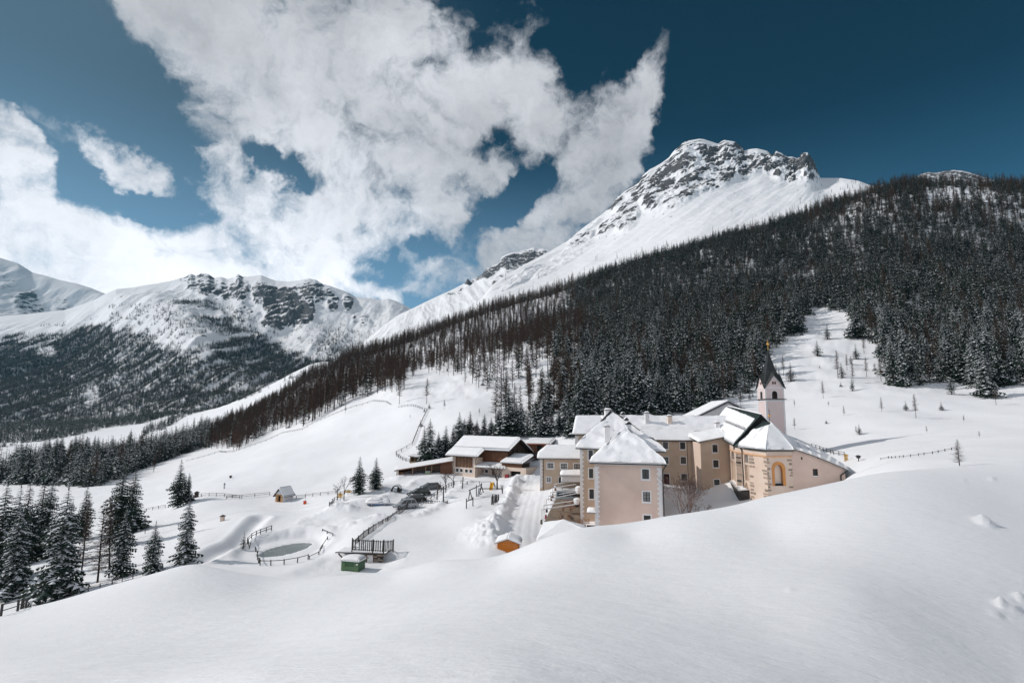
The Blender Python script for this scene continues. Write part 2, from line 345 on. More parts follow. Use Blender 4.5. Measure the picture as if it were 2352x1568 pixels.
GULLY = gpts([(452, 1290), (500, 1262), (545, 1248), (570, 1218), (600, 1190)])
POND = cray(655, 1258, coarse, 60)
PILES = []
for (px, py, rad, h) in [(1135,1200,2.6,1.3),(1120,1215,3.0,1.6),(1105,1235,2.8,1.2),(1150,1180,2.4,1.3),(1165,1150,2.2,1.3),(1180,1125,2.5,1.5),(1185,1108,2.8,1.7),(1150,1110,2.2,1.1),(1215,1095,2.6,1.8),(1130,1250,2.4,1.1),
                         (915,1098,2.6,1.6),(945,1115,1.8,.9),(800,1170,2.8,1.2),(830,1150,2.4,1.0),(860,1122,3.6,1.9),(830,1128,3.2,1.5),(880,1127,3.0,1.5),(770,1172,2.6,1.1),(845,1205,2.8,1.0),(870,1190,2.4,.8),(800,1195,2.2,.8),(735,1200,2.0,.6)]:
    q = cray(px, py, coarse, 60)
    if q is not None: PILES.append((q[0], q[1], rad, h))
def ground(x, y, exact=False):
    x = np.asarray(x, float); y = np.asarray(y, float); z = rbf(x, y) if exact else coarse(x, y); r = np.hypot(x, y)
    # drifts: broad swells and small lumps
    far = sstep(60, 200, r)
    z = z+fbm(x/38, y/38, 4, 1)*(.05+.30*sstep(55, 75, r)+1.0*far)*sstep(8, 60, r)*(1-.4*sstep(150, 500, r))+fbm(x/9, y/9, 4, 7)*(.035+.10*sstep(50, 75, r))*sstep(4, 40, r)
    z = z+fbm(x/1.4, y/1.4, 4, 21)*.012*(1-sstep(10, 45, r))
    z = z+fbm(x/12, y/12, 5, 23)*1.6*sstep(170, 260, r)*sstep(3, 12, coarse(x, y))
    yard = (1-sstep(135, 160, y))*sstep(58, 70, y)*sstep(-45, -30, x)*(1-sstep(14, 24, x))
    rough = fbm(x/1.9, y/1.9, 5, 12)
    for (qx, qy, rad, h) in PILES:
        d = np.hypot(x-qx, y-qy)/rad; z = z+h*.40*np.exp(-d*d*1.1)*(1+.9*rough+.5*ridged(x/1.1, y/1.1, 3, 31))
    d, s = segdist(x, y, ROAD)
    xr = np.interp(y, [p[1] for p in ROAD], [p[0] for p in ROAD]); lft = 1-sstep(-1, 1, x-xr)
    z = z-.35*(1-sstep(3.0, 4.0, d))+(.40+.9*rough)*np.exp(-((d-4.9)/.9)**2)*sstep(0, 8, s)*lft
    tr = np.minimum(np.abs(d-.75+.3*rough), np.abs(d-1.9+.4*rough)); z = z-.05*np.exp(-(tr/.25)**2)+.05*rough*(d < 4)
    d, s = segdist(x, y, PATH); z = z-(.34+.25*rough)*np.exp(-(d/1.0)**2)+.12*np.exp(-((d-1.9)/.7)**2)
    d, s = segdist(x, y, PARK); z = z-.15*(1-sstep(3, 6, d))+(.4+.6*rough)*np.exp(-((d-7)/1.3)**2)*yard
    d, s = segdist(x, y, GULLY); z = z-.8*np.exp(-(d/1.3)**2)+.2*np.exp(-((d-2.2)/.8)**2)
    # trampled playground
    d = np.hypot((x+4)/12, (y-112)/10); z = z+.13*rough*(1-sstep(.6, 1.1, d))*np.where(fbm(x/3, y/3, 2, 44) > -.1, 1, .2)
    # pond bowl
    ang = .12; ux = (x-POND[0])*math.cos(ang)+(y-POND[1])*math.sin(ang); uy = -(x-POND[0])*math.sin(ang)+(y-POND[1])*math.cos(ang)
    e = np.hypot(ux/6.0, uy/9.5); e = e+.10*fbm(x/3, y/3, 3, 55)
    zb = PZ+.06*fbm(x/4, y/4, 2, 3)
    z = z*sstep(.80, 1.05, e)+zb*(1-sstep(.80, 1.05, e))+.20*np.exp(-((e-1.12)/.13)**2)
    wx = ux*.90-(uy-.5)*.43; wy = ux*.43+(uy-.5)*.90; e2 = np.hypot(wx/2.7, wy/5.2); z = z-.16*(1-sstep(.85, 1.02, e2+.12*fbm(x/1.2, y/1.2, 3, 60)))
    # level standing in front of the bunker garage
    ux = (x-BK[0])*math.cos(BKA)+(y-BK[1])*math.sin(BKA); ud = (x-BK[0])*math.sin(BKA)-(y-BK[1])*math.cos(BKA)
    m_ = sstep(-5.5, -2.6, ux)*(1-sstep(4.6, 8.0, ux))*sstep(-1.5, -.8, ud)*(1-sstep(5.5, 11, ud))
    z = z*(1-m_)+np.minimum(z, -19.05+.12*fbm(x/2, y/2, 3, 9))*m_
    return z
BK = at(*((1200+330/2.94)/1.6327, (1850+775/2.94)/1.6327), 76); BKA = R_(-4)
PZ = float(coarse(np.array(POND[0]), np.array(POND[1])))-.25
GZ = ground(GX, GY, True)
GZ[0, :] = GZ[0].mean(); 
# snow lumps by the camera
LUMPS = []
def gz(x, y): return float(ground(np.array(float(x)), np.array(float(y))))
def gp(px, py, y0=55.0, y1=1400.0):
    """ground point seen at picture position px, py (beyond distance y0)"""
    q = cray(px, py, gfast, y0, y1)
    if q is None: return None
    return Vector((q[0], q[1], gz(q[0], q[1])))
def gfast(x, y):
    r = np.hypot(x, y); th = np.arctan2(x, y)
    i = np.interp(r, rs, np.arange(len(rs))); j = np.interp(th, ths, np.arange(len(ths)))
    i0 = np.clip(i.astype(int), 0, len(rs)-2); j0 = np.clip(j.astype(int), 0, len(ths)-2); fi = i-i0; fj = j-j0
    return (GZ[i0, j0]*(1-fi)+GZ[i0+1, j0]*fi)*(1-fj)+(GZ[i0, j0+1]*(1-fi)+GZ[i0+1, j0+1]*fi)*fj
for (px, py, s) in [(2262, 1200, .42), (2310, 1392, .26), (2290, 1412, .16), (2345, 1372, .18), (2338, 1398, .12), (2325, 1380, .12), (2208, 1072, .3), (2280, 1100, .2), (1815, 1352, .10), (2215, 1104, .18), (2250, 1218, .12)]:
    q = cray(px, py, gfast, 3.0)
    dd = np.hypot(GX-q[0], GY-q[1]); k = dd < s*5
    GZ[k] += (s*.95*np.exp(-(dd[k]/(s*.9))**2)*(1+.8*fbm(GX[k]/(s*.7), GY[k]/(s*.7), 3, 71)) - s*.25*np.exp(-((GX[k]-q[0]-s*1.3)**2+(GY[k]-q[1])**2)/(s*.8)**2))
V = np.stack([GX, GY, GZ], -1).reshape(-1, 3)
me = npmesh('snow_ground', V, gridfaces(len(rs), len(ths), True), [M['snow']])
link('snow_ground', me, kind='structure')
# ------------------------------------------------------------------ mountains
def mountain_mat(name, snowc, rockc, rock2):
    mt = bpy.data.materials.new(name); mt.use_nodes = True; nt = mt.node_tree; b = nt.nodes['Principled BSDF']; q = G(nt)
    a = q.n('ShaderNodeAttribute', attribute_name='rock').outputs['Fac']
    v = q.n('ShaderNodeTexCoord').outputs['Object']
    vs = q.vmath('MULTIPLY', v, (1, 1, 2.6))
    nf = q.noise(vs, .018, 8, .68); nf2 = q.noise(vs, .07, 6, .7)
    f = q.math('ADD', a, q.math('MULTIPLY', q.math('SUBTRACT', nf, .5), 1.5)); f = q.math('ADD', f, q.math('MULTIPLY', q.math('SUBTRACT', nf2, .5), 1.0))
    f = q.mr(f, .45, .60)
    rc_ = q.mix(q.mr(nf2, .35, .65), (*rockc, 1), (*rock2, 1))
    nt.links.new(q.mix(f, (*snowc, 1), rc_), b.inputs['Base Color'])
    b.inputs['Roughness'].default_value = .85; b.inputs['Specular IOR Level'].default_value = .2
    bp = q.n('ShaderNodeBump'); bp.inputs['Distance'].default_value = 7.0; bp.inputs['Strength'].default_value = .9
    nt.links.new(q.math('MULTIPLY', nf2, q.math('MULTIPLY_ADD', f, .9, .16)), bp.inputs['Height']); nt.links.new(bp.outputs[0], b.inputs['Normal'])
    return mt
M['mtn'] = mountain_mat('mountain_snow_and_rock', (.80, .80, .82), (.050, .054, .060), (.135, .135, .14))
SURF = {}
def mountain(name, crest, base, nx, ny, prof, amp, rockf, kr, seed, yb=None, back=500, detail=1.0):
    cx = np.array([c[0] for c in crest], float)
    PX = np.linspace(cx[0], cx[-1], nx); S = np.linspace(0, 1, ny)
    cy = np.interp(PX, cx, [c[1] for c in crest]); cY = np.interp(PX, cx, [c[2] for c in crest])
    bx = [b[0] for b in base]; by = np.interp(PX, bx, [b[1] for b in base]); bY = np.interp(PX, bx, [b[2] for b in base])
    def sm(a, wpx):
        kw = max(3, int(wpx/(PX[1]-PX[0]))); kk = np.hanning(kw+2)[1:-1]; kk /= kk.sum()
        return np.convolve(np.pad(a, kw//2+1, mode='edge'), kk, 'same')[kw//2+1:kw//2+1+len(a)]
    c_a, c_b = sm(cy, 40), sm(cy, 130); d_a, d_b = cy-c_a, c_a-c_b; cY = sm(cY, 190); cy = c_b
    s = S[:, None]; PY = by+(cy-by)*s+d_a*sstep(.86, .97, s)+d_b*sstep(.5, .97, s); Yd = bY+(cY-bY)*prof(s)
    d = ray(np.broadcast_to(PX, PY.shape), PY); X = d[..., 0]*Yd; Yy = np.broadcast_to(Yd, PY.shape).copy(); Z = d[..., 2]*Yd
    rk, disp = rockf(np.broadcast_to(PX, PY.shape), PY, X, Yy, Z, s)
    edge = 1-.93*sstep(.90, 1.0, s)
    Z = Z+disp*edge*amp
    # jagged crest
    Z = Z+ (s > .93)*0
    X0, Y0, Z0 = X, Yy, Z
    bk = []
    for k in range(1, 6):
        dist = back*(k/5)**1.2
        bk.append((X0[-1]+X0[-1]/Y0[-1]*dist, Y0[-1]+dist, Z0[-1]-dist*.75+fbm(X0[-1]/90, np.full(nx, k*3.0), 4, seed+9)*dist*.15))
    Xa = np.vstack([X]+[b[0] for b in bk]); Ya = np.vstack([Yy]+[b[1] for b in bk]); Za = np.vstack([Z]+[b[2] for b in bk])
    # real steepness decides where rock shows
    gy_ = np.gradient(Z, axis=0)/np.maximum(np.hypot(np.gradient(X, axis=0), np.gradient(Yy, axis=0)), 1e-3)
    gx_ = np.gradient(Z, axis=1)/np.maximum(np.hypot(np.gradient(X, axis=1), np.gradient(Yy, axis=1)), 1e-3)
    steep = np.abs(gy_)*.8+np.abs(gx_)*.5
    rock = rk*(.35+kr*np.clip(steep-.55, -.6, 1.2))
    V = np.stack([Xa, Ya, Za], -1).reshape(-1, 3)
    me = npmesh(name, V, gridfaces(Xa.shape[0], nx), [M['mtn']])
    at_ = me.attributes.new('rock', 'FLOAT', 'POINT'); rr = np.zeros(Xa.shape, np.float32); rr[:ny] = rock
    at_.data.foreach_set('value', rr.ravel())
    o = link(name, me, kind='structure')
    SURF[seed] = (X, Yy, Z)
    return o
def blobs(px, py, lst):
    t = 0
    for (x, y, rx, ry, a, wt) in lst:
        c, s = math.cos(R_(a)), math.sin(R_(a)); u = ((px-x)*c+(py-y)*s)/rx; v = (-(px-x)*s+(py-y)*c)/ry
        t = np.maximum(t, wt*(1-sstep(.7, 1.15, np.hypot(u, v))))
    return t
# the rocky peak on the right
c1 = [(905,800,760),(1000,750,800),(1073,714,900),(1107,684,1000),(1130,655,1080),(1153,637,1150),(1200,610,1280),(1263,577,1450),(1303,554,1550),(1340,523,1650),(1387,489,1740),(1404,474,1780),(1415,455,1800),(1439,437,1830),(1467,418,1860),(1472,408,1870),(1490,391,1890),
      (1518,376,1920),(1537,362,1940),(1545,350,1950),(1551,344,1960),(1560,337,1970),(1570,327,1980),(1585,323,1990),(1607,319,2000),(1617,320,2000),(1635,326,1990),(1650,331,1980),(1658,325,1970),(1664,322,1960),(1687,326,1950),(1700,334,1940),(1711,346,1930),(1725,343,1920),(1739,341,1910),(1762,347,1900),(1776,357,1890),(1783,347,1890),(1795,352,1880),(1809,361,1870),(1819,360,1860),(1837,366,1850),
      (1841,355,1850),(1846,352,1850),(1856,351,1850),(1863,362,1840),(1870,371,1830),(1876,388,1820),(1884,409,1800),(1905,409,1700),(1931,409,1600),(1973,416,1500),(1997,425,1400),(2060,440,1300),(2200,470,1200),(2500,520,1100)]
b1 = [(905,830,700),(1073,760,700),(1400,680,710),(1700,600,720),(2000,500,730),(2500,500,720)]
def rf1(px, py, X, Y, Z, s):
    reg = blobs(px, py, [(1480,430,50,55,-35,.9),(1560,400,100,45,-30,1.0),(1640,370,90,45,-10,1.0),(1700,385,80,28,-15,.9),(1590,340,45,22,0,.9),(1690,340,50,18,10,.95),(1760,365,36,22,10,.8),(1800,385,60,34,20,1.15),(1855,382,34,36,10,1.35),(1560,450,80,24,-30,.75),(1440,500,26,44,30,.7),(1400,520,40,14,-40,.7),(1330,560,50,8,-34,.6),(1340,530,60,9,-34,.6),(1410,465,30,16,-40,.9),(1200,640,60,12,-30,.35),(1290,600,80,16,-32,.35),(1640,420,60,20,-20,.7)])
    ru = X*.62+Y*.10; rv = Z*1.0+X*.28
    ac, al = .80*Z-.60*X, .80*X+.60*Z
    crag = ridged(ac/46, al/120, 5, 3, .6)+.6*ridged(ac/16, al/40, 4, 13, .6)
    gul = ridged(ac/34, al/330, 4, 5)
    disp = reg*crag*19+(1-reg)*(gul*(4.2+3.5*fbm(X/150, Y/150, 2, 61))+fbm(ac/120, al/300, 3, 6)*8+fbm(X/22, Z/22, 4, 8)*1.0)
    strata = fbm(ac/15, al/62, 5, 19)+.5*fbm(ac/50, al/150, 3, 29)
    rk = reg*np.clip(.80+1.9*strata, .1, 1.7)+.30*(fbm(X/40, Z/30, 5, 15) > .28)*(1-reg)
    rk = np.where((fbm(X/12, Z/8, 4, 16) > .36) & (reg < .3), np.maximum(rk, .9), rk)
    return rk, disp
mountain('mountain', c1, b1, 780, 270, lambda s: s**1.15, 1.0, rf1, .75, 1)
# second, farther summit
c2 = [(830,790,2300),(880,748,2400),(918,721,2500),(942,711,2550),(960,702,2570),(989,688,2600),(1015,676,2650),(1036,667,2700),(1058,655,2750),(1069,650,2750),(1074,640,2750),(1080,645,2750),(1090,640,2800),(1106,632,2800),(1116,619,2850),(1125,613,2850),(1144,606,2900),(1153,590,2950),(1165,584,2980),(1176,580,3000),(1190,579,3000),(1200,575,3000),(1213,573,3000),(1226,568,3000),(1236,573,3000),(1247,571,3000),(1263,574,3000),(1300,600,2950),(1400,660,2900)]
b2 = [(830,820,1300),(918,800,1300),(1100,760,1500),(1400,720,1900)]
def rf2(px, py, X, Y, Z, s):
    reg = blobs(px, py, [(1200,600,60,26,-12,1.0),(1120,628,40,16,-25,1.0),(1076,647,16,9,0,1.2),(1040,675,30,8,-20,.55),(1170,640,50,14,-20,.5),(1240,590,30,20,0,.8)])
    crag = ridged(X/120, Z/60, 5, 23, .6); gul = ridged((X+.5*Z)/90, (Z-X*.4)/500, 4, 25)
    return reg*1.2+.35*(fbm(X/50, Z/40, 4, 26) > .35), reg*crag*34+(1-reg)*(gul*12+fbm(X/220, Y/220, 4, 27)*16)
mountain('mountain', c2, b2, 340, 150, lambda s: s, 1.0, rf2, .7, 2)
# mountain at the head of the valley, forested below
c3 = [(-420,760,3000),(-150,735,3100),(60,722,3200),(150,712,3250),(215,690,3300),(240,676,3300),(267,664,3350),(300,661,3380),(333,655,3400),(362,651,3420),(392,645,3450),(421,637,3480),(438,629,3500),(450,634,3500),(462,628,3500),(479,630,3500),(492,639,3500),(508,636,3500),(521,641,3500),(537,637,3500),(546,629,3500),(558,637,3500),(583,634,3500),(600,632,3500),(617,639,3500),(633,645,3480),(658,647,3450),(683,645,3450),(708,640,3450),(725,643,3450),(742,653,3450),(758,657,3450),(779,664,3450),(800,672,3450),(817,682,3450),(850,685,3500),(875,689,3550),(892,686,3600),(908,691,3600),(925,699,3600),(942,708,3600),(1000,730,3500),(1150,760,3400)]
b3 = [(-420,1170,600),(0,1120,720),(150,1095,800),(330,1045,1000),(500,1010,1100),(700,960,1250),(900,900,1350),(1150,860,1500)]
def rf3(px, py, X, Y, Z, s):
    reg = blobs(px, py, [(470,655,50,34,25,.85),(520,668,30,30,0,.8),(555,665,18,40,0,.9),(625,690,26,36,-20,1.15),(600,672,24,26,0,.9),(660,690,36,28,30,1.2),(700,700,26,28,30,1.1),(728,660,40,24,20,1.0),(640,720,46,16,-15,1.15),(690,675,30,24,0,.9),(765,690,16,16,30,.8),(800,690,14,18,0,.9),(830,730,26,14,20,.6),(560,720,24,22,20,.7),(305,680,40,16,-12,.55),(430,640,20,14,0,.5),(430,740,50,30,20,.4)])
    spur = np.abs(px-(440+(py-690)*.35)); crag = ridged(X/150, Z/85, 5, 33, .6)
    gul = ridged((X*.9+.25*Z)/170, (Y)/1500, 4, 35)
    big = -150*sstep(0, 1, s*(1-s)*4)*np.exp(-((px-720)/150)**2)*(py < 860)
    spurz = 130*np.exp(-((px-(330+(py-700)*.9))/95.0)**2)*sstep(.25, .6, s)*(1-sstep(.8, .98, s))
    rk = reg*1.15+.75*(fbm(X/55, Z/38, 5, 36) > .14)*np.exp(-((px-470)/190)**2)*(s > .3)+.6*(fbm(X/40, Z/30, 5, 39) > .30)*(s > .4)
    return rk, reg*crag*46+(1-.6*reg)*(gul*22+fbm(X/300, Y/300, 4, 37)*26)+big*.6+spurz*.7+fbm(X/45, Y/45, 4, 38)*5
mountain('mountain', c3, b3, 680, 250, lambda s: s**1.1, 1.0, rf3, .6, 3)
# shaded mountain at the far left
c4 = [(-500,540,4600),(-250,560,4700),(-100,575,4800),(0,592,5000),(42,605,5000),(75,626,5000),(104,633,5000),(137,643,5000),(175,651,5000),(208,661,5000),(240,674,5000),(290,700,5000),(380,760,4900)]
b4 = [(-500,900,3400),(0,840,3500),(380,820,3700)]
def rf4(px, py, X, Y, Z, s):
    reg = blobs(px, py, [(70,688,46,34,30,.75),(145,682,24,14,20,.6),(20,650,40,20,30,.5)])
    return reg*1.1, reg*(ridged(X/200, Z/40, 5, 43, .6)*26)+ridged(X/260, Y/900, 4, 45)*30+fbm(X/60, Z/60, 4, 46)*9+(-260)*np.exp(-((px-150)/130.0)**2)*sstep(0, .5, s)*(1-sstep(.7, 1, s))*.6
mountain('mountain', c4, b4, 300, 150, lambda s: s, 1.0, rf4, .6, 4)
# rock ridge peeping over the forest on the right
c5 = [(2000,440,1500),(2013,433,1500),(2024,425,1500),(2032,424,1500),(2042,433,1500),(2060,445,1500),(2080,430,1500),(2101,409,1500),(2113,401,1500),(2130,396,1500),(2150,397,1500),(2170,393,1500),(2190,391,1500),(2210,393,1500),(2225,396,1500),(2245,402,1500),(2300,420,1500),(2450,430,1500)]
b5 = [(2000,500,1000),(2450,480,1000)]
def rf5(px, py, X, Y, Z, s):
    return 1.5+0*X, 1.4*ridged((X+.6*Z)/34, (Z-.6*X)/80, 5, 53, .6)*7
mountain('mountain', c5, b5, 200, 60, lambda s: s, 1.0, rf5, .5, 5)
# ------------------------------------------------------------------ trees
def needle_mat(name, c, c2):
    return mat(name, c, .8, col2=c2, scale=1.2, spec=.15)
M['needle'] = needle_mat('needles', (.022, .040, .034), (.040, .058, .044))
M['needle2'] = needle_mat('needles_pine', (.030, .050, .032), (.050, .066, .036))
M['tsnow'] = mat('snow_on_boughs', (.74, .75, .78), .8, spec=.1)
M['bark'] = mat('bark', (.060, .046, .040), .95, col2=(.030, .024, .022), scale=3)
M['larch'] = mat('bare_larch_twigs', (.098, .064, .048), .95, col2=(.058, .042, .036), scale=.6, spec=.1)
M['larchred'] = mat('red_larch_twigs', (.13, .066, .044), .95, col2=(.09, .052, .040), scale=.6, spec=.1)
M['twig'] = mat('bare_twigs', (.10, .078, .068), .95, col2=(.06, .048, .044), scale=1)
M['rosetwig'] = mat('reddish_twigs', (.20, .13, .11), .95, col2=(.11, .075, .065), scale=1)
class TB:                                         # triangle/quad buffer
    def __init__(s): s.v = []; s.f = []; s.m = []
    def add(s, pts, mi=0):
        n = len(s.v); s.v += [tuple(p) for p in pts]; s.f.append(tuple(range(n, n+len(pts)))); s.m.append(mi)
    def tube(s, a, b, ra, rb, k=5, mi=0):
        a = Vector(a); b = Vector(b); d = (b-a); 
        if d.length < 1e-6: return
        d.normalize(); u = d.orthogonal().normalized(); w_ = d.cross(u); n = len(s.v)
        for (c, r) in ((a, ra), (b, rb)):
            for i in range(k):
                t = 2*math.pi*i/k; s.v.append(tuple(c+(u*math.cos(t)+w_*math.sin(t))*r))
        for i in range(k):
            j = (i+1) % k; s.f.append((n+i, n+j, n+k+j, n+k+i)); s.m.append(mi)
    def mesh(s, name, mats, smooth=False):
        me = bpy.data.meshes.new(name); me.from_pydata(s.v, [], s.f)
        for mm in mats: me.materials.append(mm)
        me.polygons.foreach_set('material_index', s.m)
        if smooth: me.polygons.foreach_set('use_smooth', [True]*len(s.f))
        me.update(); return me
def trunk_mesh(H, r, name='trunk', bare=False, seed=0):
    q = random.Random(seed); t = TB(); x = y = 0; n = 6; px_ = py_ = 0
    for i in range(n):
        x2 = px_+q.uniform(-.05, .05)*(H/15); y2 = py_+q.uniform(-.05, .05)*(H/15)
        t.tube((px_, py_, H*i/n-(.8 if i == 0 else 0)), (x2, y2, H*(i+1)/n), r*(1-i/n)+.02, r*(1-(i+1)/n)+.015, 6); px_, py_ = x2, y2
    return t.mesh(name, [M['bark']], True)
def spruce_mesh(seed, levels, boughs, segs, snow, H=15.0, R=2.6, h0=.06, droop=.42, irr=.25, nm='needle', gap=0.0):
    q = random.Random(seed); t = TB(); ph = 0
    for L in range(levels):
        f = (L+.2)/levels; h = H*(h0+(1-h0)*f**.92)
        rr = R*(1-f)**.80*(.80+.2*math.sin(f*9+seed))+.10
        nb = max(4, int(boughs*(1-.45*f)))
        for b in range(nb):
            if q.random() < gap*(1-f): continue
            a = 2*math.pi*(b+q.uniform(-.35, .35))/nb+ph; r = rr*(1+q.uniform(-irr, irr)); hh = h+q.uniform(-.4, .4)*H/levels
            ca, sa = math.cos(a), math.sin(a); sp_ = []
            for k in range(segs+1):
                u = k/segs; z = hh+r*(.10*u-droop*u*u+.10*u**4); sp_.append(Vector((ca*r*u, sa*r*u, z)))
            wd = r*.30*(1 if nb > 5 else 1.35)
            per = Vector((-sa, ca, 0)); bs = snow*1.25 if q.random() < .30+.55*snow else snow*.18; bs = min(1.0, bs*1.5)
            for k in range(segs):
                u = (k+.5)/segs; ww = wd*(.45+1.1*u if u < .55 else 1.35*(1.25-u))*q.uniform(.75, 1.25)
                p, p2 = sp_[k], sp_[k+1]; out_ = (p2-p)*.35
                for s_ in (-1, 1):
                    tip = (p+p2)/2+per*ww*s_+out_+Vector((0, 0, -ww*q.uniform(.25, .75)))
                    t.add((p, p2, tip), 0)
                if segs > 2:
                    t.add((p, p2, (p+p2)/2+Vector((0, 0, -r*q.uniform(.10, .22)))+per*ww*q.uniform(-.3, .3)), 0)
                if q.random() < bs*(1.15-.4*u if u > .2 else .4):
                    o = Vector((0, 0, .05+.02*r)); sw = ww*q.uniform(.5, .9)
                    a1 = (p+p2)/2+per*sw+out_*.6-Vector((0, 0, sw*.30)); a2 = (p+p2)/2-per*sw+out_*.6-Vector((0, 0, sw*.30))
                    if segs > 2:
                        c = (p+p2)/2+Vector((0, 0, .05*r+.06))
                        t.add((p+o, a1+o, c), 1); t.add((a1+o, p2+o, c), 1); t.add((p2+o, a2+o, c), 1); t.add((a2+o, p+o, c), 1)
                    else: t.add((p+o, a1+o, p2+o, a2+o), 1)
        ph += 1.3+q.uniform(-.3, .3)
    # leader
    for k in range(3):
        a = k*2.1; t.add((( .10*math.cos(a), .10*math.sin(a), H*.965), (.10*math.cos(a+2), .10*math.sin(a+2), H*.965), (0, 0, H*1.02)), 0)
    return t.mesh('crown', [M[nm], M['tsnow']])
def larch_mesh(seed, nb, twigs, H=17.0, R=2.3, h0=.30, m='larch', snow=0.0, wd=.035):
    q = random.Random(seed); t = TB()
    for i in range(nb):
        f = ((i+.5)/nb)**.9; h = H*(h0+(1-h0)*f); r = R*(1-f)**.62*(.75+.25*math.sin(i*.7))*q.uniform(.6, 1.15)+.12
        a = q.uniform(0, 6.283); ca, sa = math.cos(a), math.sin(a); per = Vector((-sa, ca, 0)); z0 = h; dr = q.uniform(.02, .30)
        def sp__(u): return Vector((ca*r*u, sa*r*u, z0+r*(.12*u-dr*u*u+.25*u**3)))
        w0 = wd*(1-.5*f)*1.2
        p, p2 = sp__(0), sp__(1); mid = sp__(.5); up = Vector((0, 0, w0))
        t.add((p-up, mid-up*.7, mid+up*.7, p+up), 0); t.add((mid-up*.7, p2, mid+up*.7), 0); t.add((p-per*w0, mid-per*w0*.6, mid+per*w0*.6, p+per*w0), 0)
        for k in range(twigs):
            u = q.uniform(.15, 1.0); c = sp__(u); ln = r*q.uniform(.14, .34)
            d = per*q.choice((-1, 1))*q.uniform(.3, 1)+Vector((ca, sa, 0))*q.uniform(.2, .8)+Vector((0, 0, q.uniform(-.8, .3))); d.normalize()
            e = c+d*ln; n_ = d.cross(Vector((q.uniform(-1, 1), q.uniform(-1, 1), q.uniform(-1, 1)))).normalized()*wd*.75
            t.add((c-n_, e, c+n_), 0)
        if q.random() < snow: t.add((p+up*1.5, mid-per*w0*1.6+up*1.5, p2+up*1.2, mid+per*w0*1.6+up*1.5), 1)
    return t.mesh('crown', [M[m], M['tsnow']])
def bare_tree_mesh(seed, H, spread=.9, depth=5, m='twig', r0=.11, stems=1, start=.25):
    q = random.Random(seed); tr = TB(); cr = TB()
    def grow(p, d, ln, r, dp):
        p2 = p+d*ln; tgt = tr if dp == depth else cr
        if r > .012: tgt.tube(p, p2, r, r*.68, 5 if r > .03 else 3)
        else:
            n_ = d.orthogonal().normalized()*max(r, .007); cr.add((p-n_, p2, p+n_)); n2_ = d.cross(n_).normalized()*max(r, .007); cr.add((p-n2_, p2, p+n2_))
        if dp == 0: return
        for k in range(q.choice((2, 3, 3)) if dp > 1 else 3):
            nd = (d+Vector((q.gauss(0, 1), q.gauss(0, 1), q.gauss(.15, .6)))*.42*spread).normalized()
            grow(p2 if k else p+d*ln*q.uniform(.7, 1), nd, ln*q.uniform(.62, .86), r*.62, dp-1)
    for s in range(stems):
        d = Vector((q.gauss(0, .22) if stems > 1 else q.gauss(0, .04), q.gauss(0, .22) if stems > 1 else 0, 1)).normalized()
        tr.tube((0, 0, -.5), (0, 0, .02), r0*1.2, r0, 6)
        grow(Vector((0, 0, 0)), d, H*start, r0, depth)
    zmax = max(v[2] for v in cr.v); k = H/zmax
    for b in (tr, cr): b.v = [(x*k, y*k, z*k if z > 0 else z) for x, y, z in b.v]
    return tr.mesh('trunk', [M['bark']], True), cr.mesh('crown', [M[m]])
# prototypes
SP_HI = [spruce_mesh(s, 34, 11, 5, sn, irr=.32, R=3.3) for s, sn in ((1, .34), (2, .62), (3, .45), (4, .16))]
SP_MD = [spruce_mesh(10+s, 19, 8, 3, sn, irr=.34, R=3.1) for s, sn in enumerate((.55, .32, .42, .18, .65))]
SP_LO = [spruce_mesh(20+s, 13, 6, 2, sn, irr=.35, R=3.5) for s, sn in enumerate((.40, .22, .32, .50))]
SP_XS = [spruce_mesh(30+s, 8, 5, 1, sn, irr=.35, R=3.6) for s, sn in enumerate((.25, .12, .38))]
LA_HI = [larch_mesh(s, 210, 16, R=3.0, h0=.12, snow=.5, m='larch') for s in (1, 2)]
LA_MD = [larch_mesh(10+s, 150, 13, R=3.1, h0=h, wd=.058) for s, h in enumerate((.30, .36, .22))]
LA_RED = [larch_mesh(20+s, 130, 10, R=2.6, h0=.14, wd=.055, m='larchred') for s in range(2)]
LA_LO = [larch_mesh(30+s, 84, 8, R=3.2, h0=.20, wd=.10) for s in range(3)]
LA_XS = [larch_mesh(40+s, 34, 3, R=2.4, h0=.2, wd=.20) for s in range(2)]
TK_S = [trunk_mesh(14.5, .19, seed=s) for s in range(2)]
TK_L = [trunk_mesh(16.8, .17, seed=5+s) for s in range(2)]
def plant(kind, crown, trunk, p, h, base_h, label, group=None, cat='tree', rz=None, sx=1.0, tilt=0):
    o = empty(kind, p, label, cat, group, rz=random.uniform(0, 6.28) if rz is None else rz)
    s = h/base_h; o.scale = (s*sx, s*sx, s); o.rotation_euler[0] = tilt
    if trunk: link('trunk', trunk, o)
    link('crown', crown, o)
    return o
def hh(px, base, top, Y):                         # real height of something spanning base..top rows at distance Y
    return at(px, top, Y).z-at(px, base, Y).z
HERO = []
def hero(kind, px, base, top, label, hi=True, var=0, y0=52, sx=1.0, group=None, **k):
    p = gp(px, base, y0)
    if p is None: print('no ground for', label); return
    h = max(.6, hh(px, base, top, p.y)); HERO.append((p.x, p.y, h))
    if kind == 'spruce_tree':
        cr = SP_HI[var % 4] if hi else SP_MD[var % 5]; return plant(kind, cr, TK_S[var % 2], p, h, 15.0, label, group, sx=sx, **k)
    if kind == 'larch_tree':
        cr = LA_HI[var % 2] if hi else LA_MD[var % 3]; return plant(kind, cr, TK_L[var % 2], p, h, 17.0, label, group, sx=sx, **k)
    if kind == 'red_larch_tree':
        return plant('larch_tree', LA_RED[var % 2], TK_L[var % 2], p, h, 17.0, label, group, sx=sx, **k)
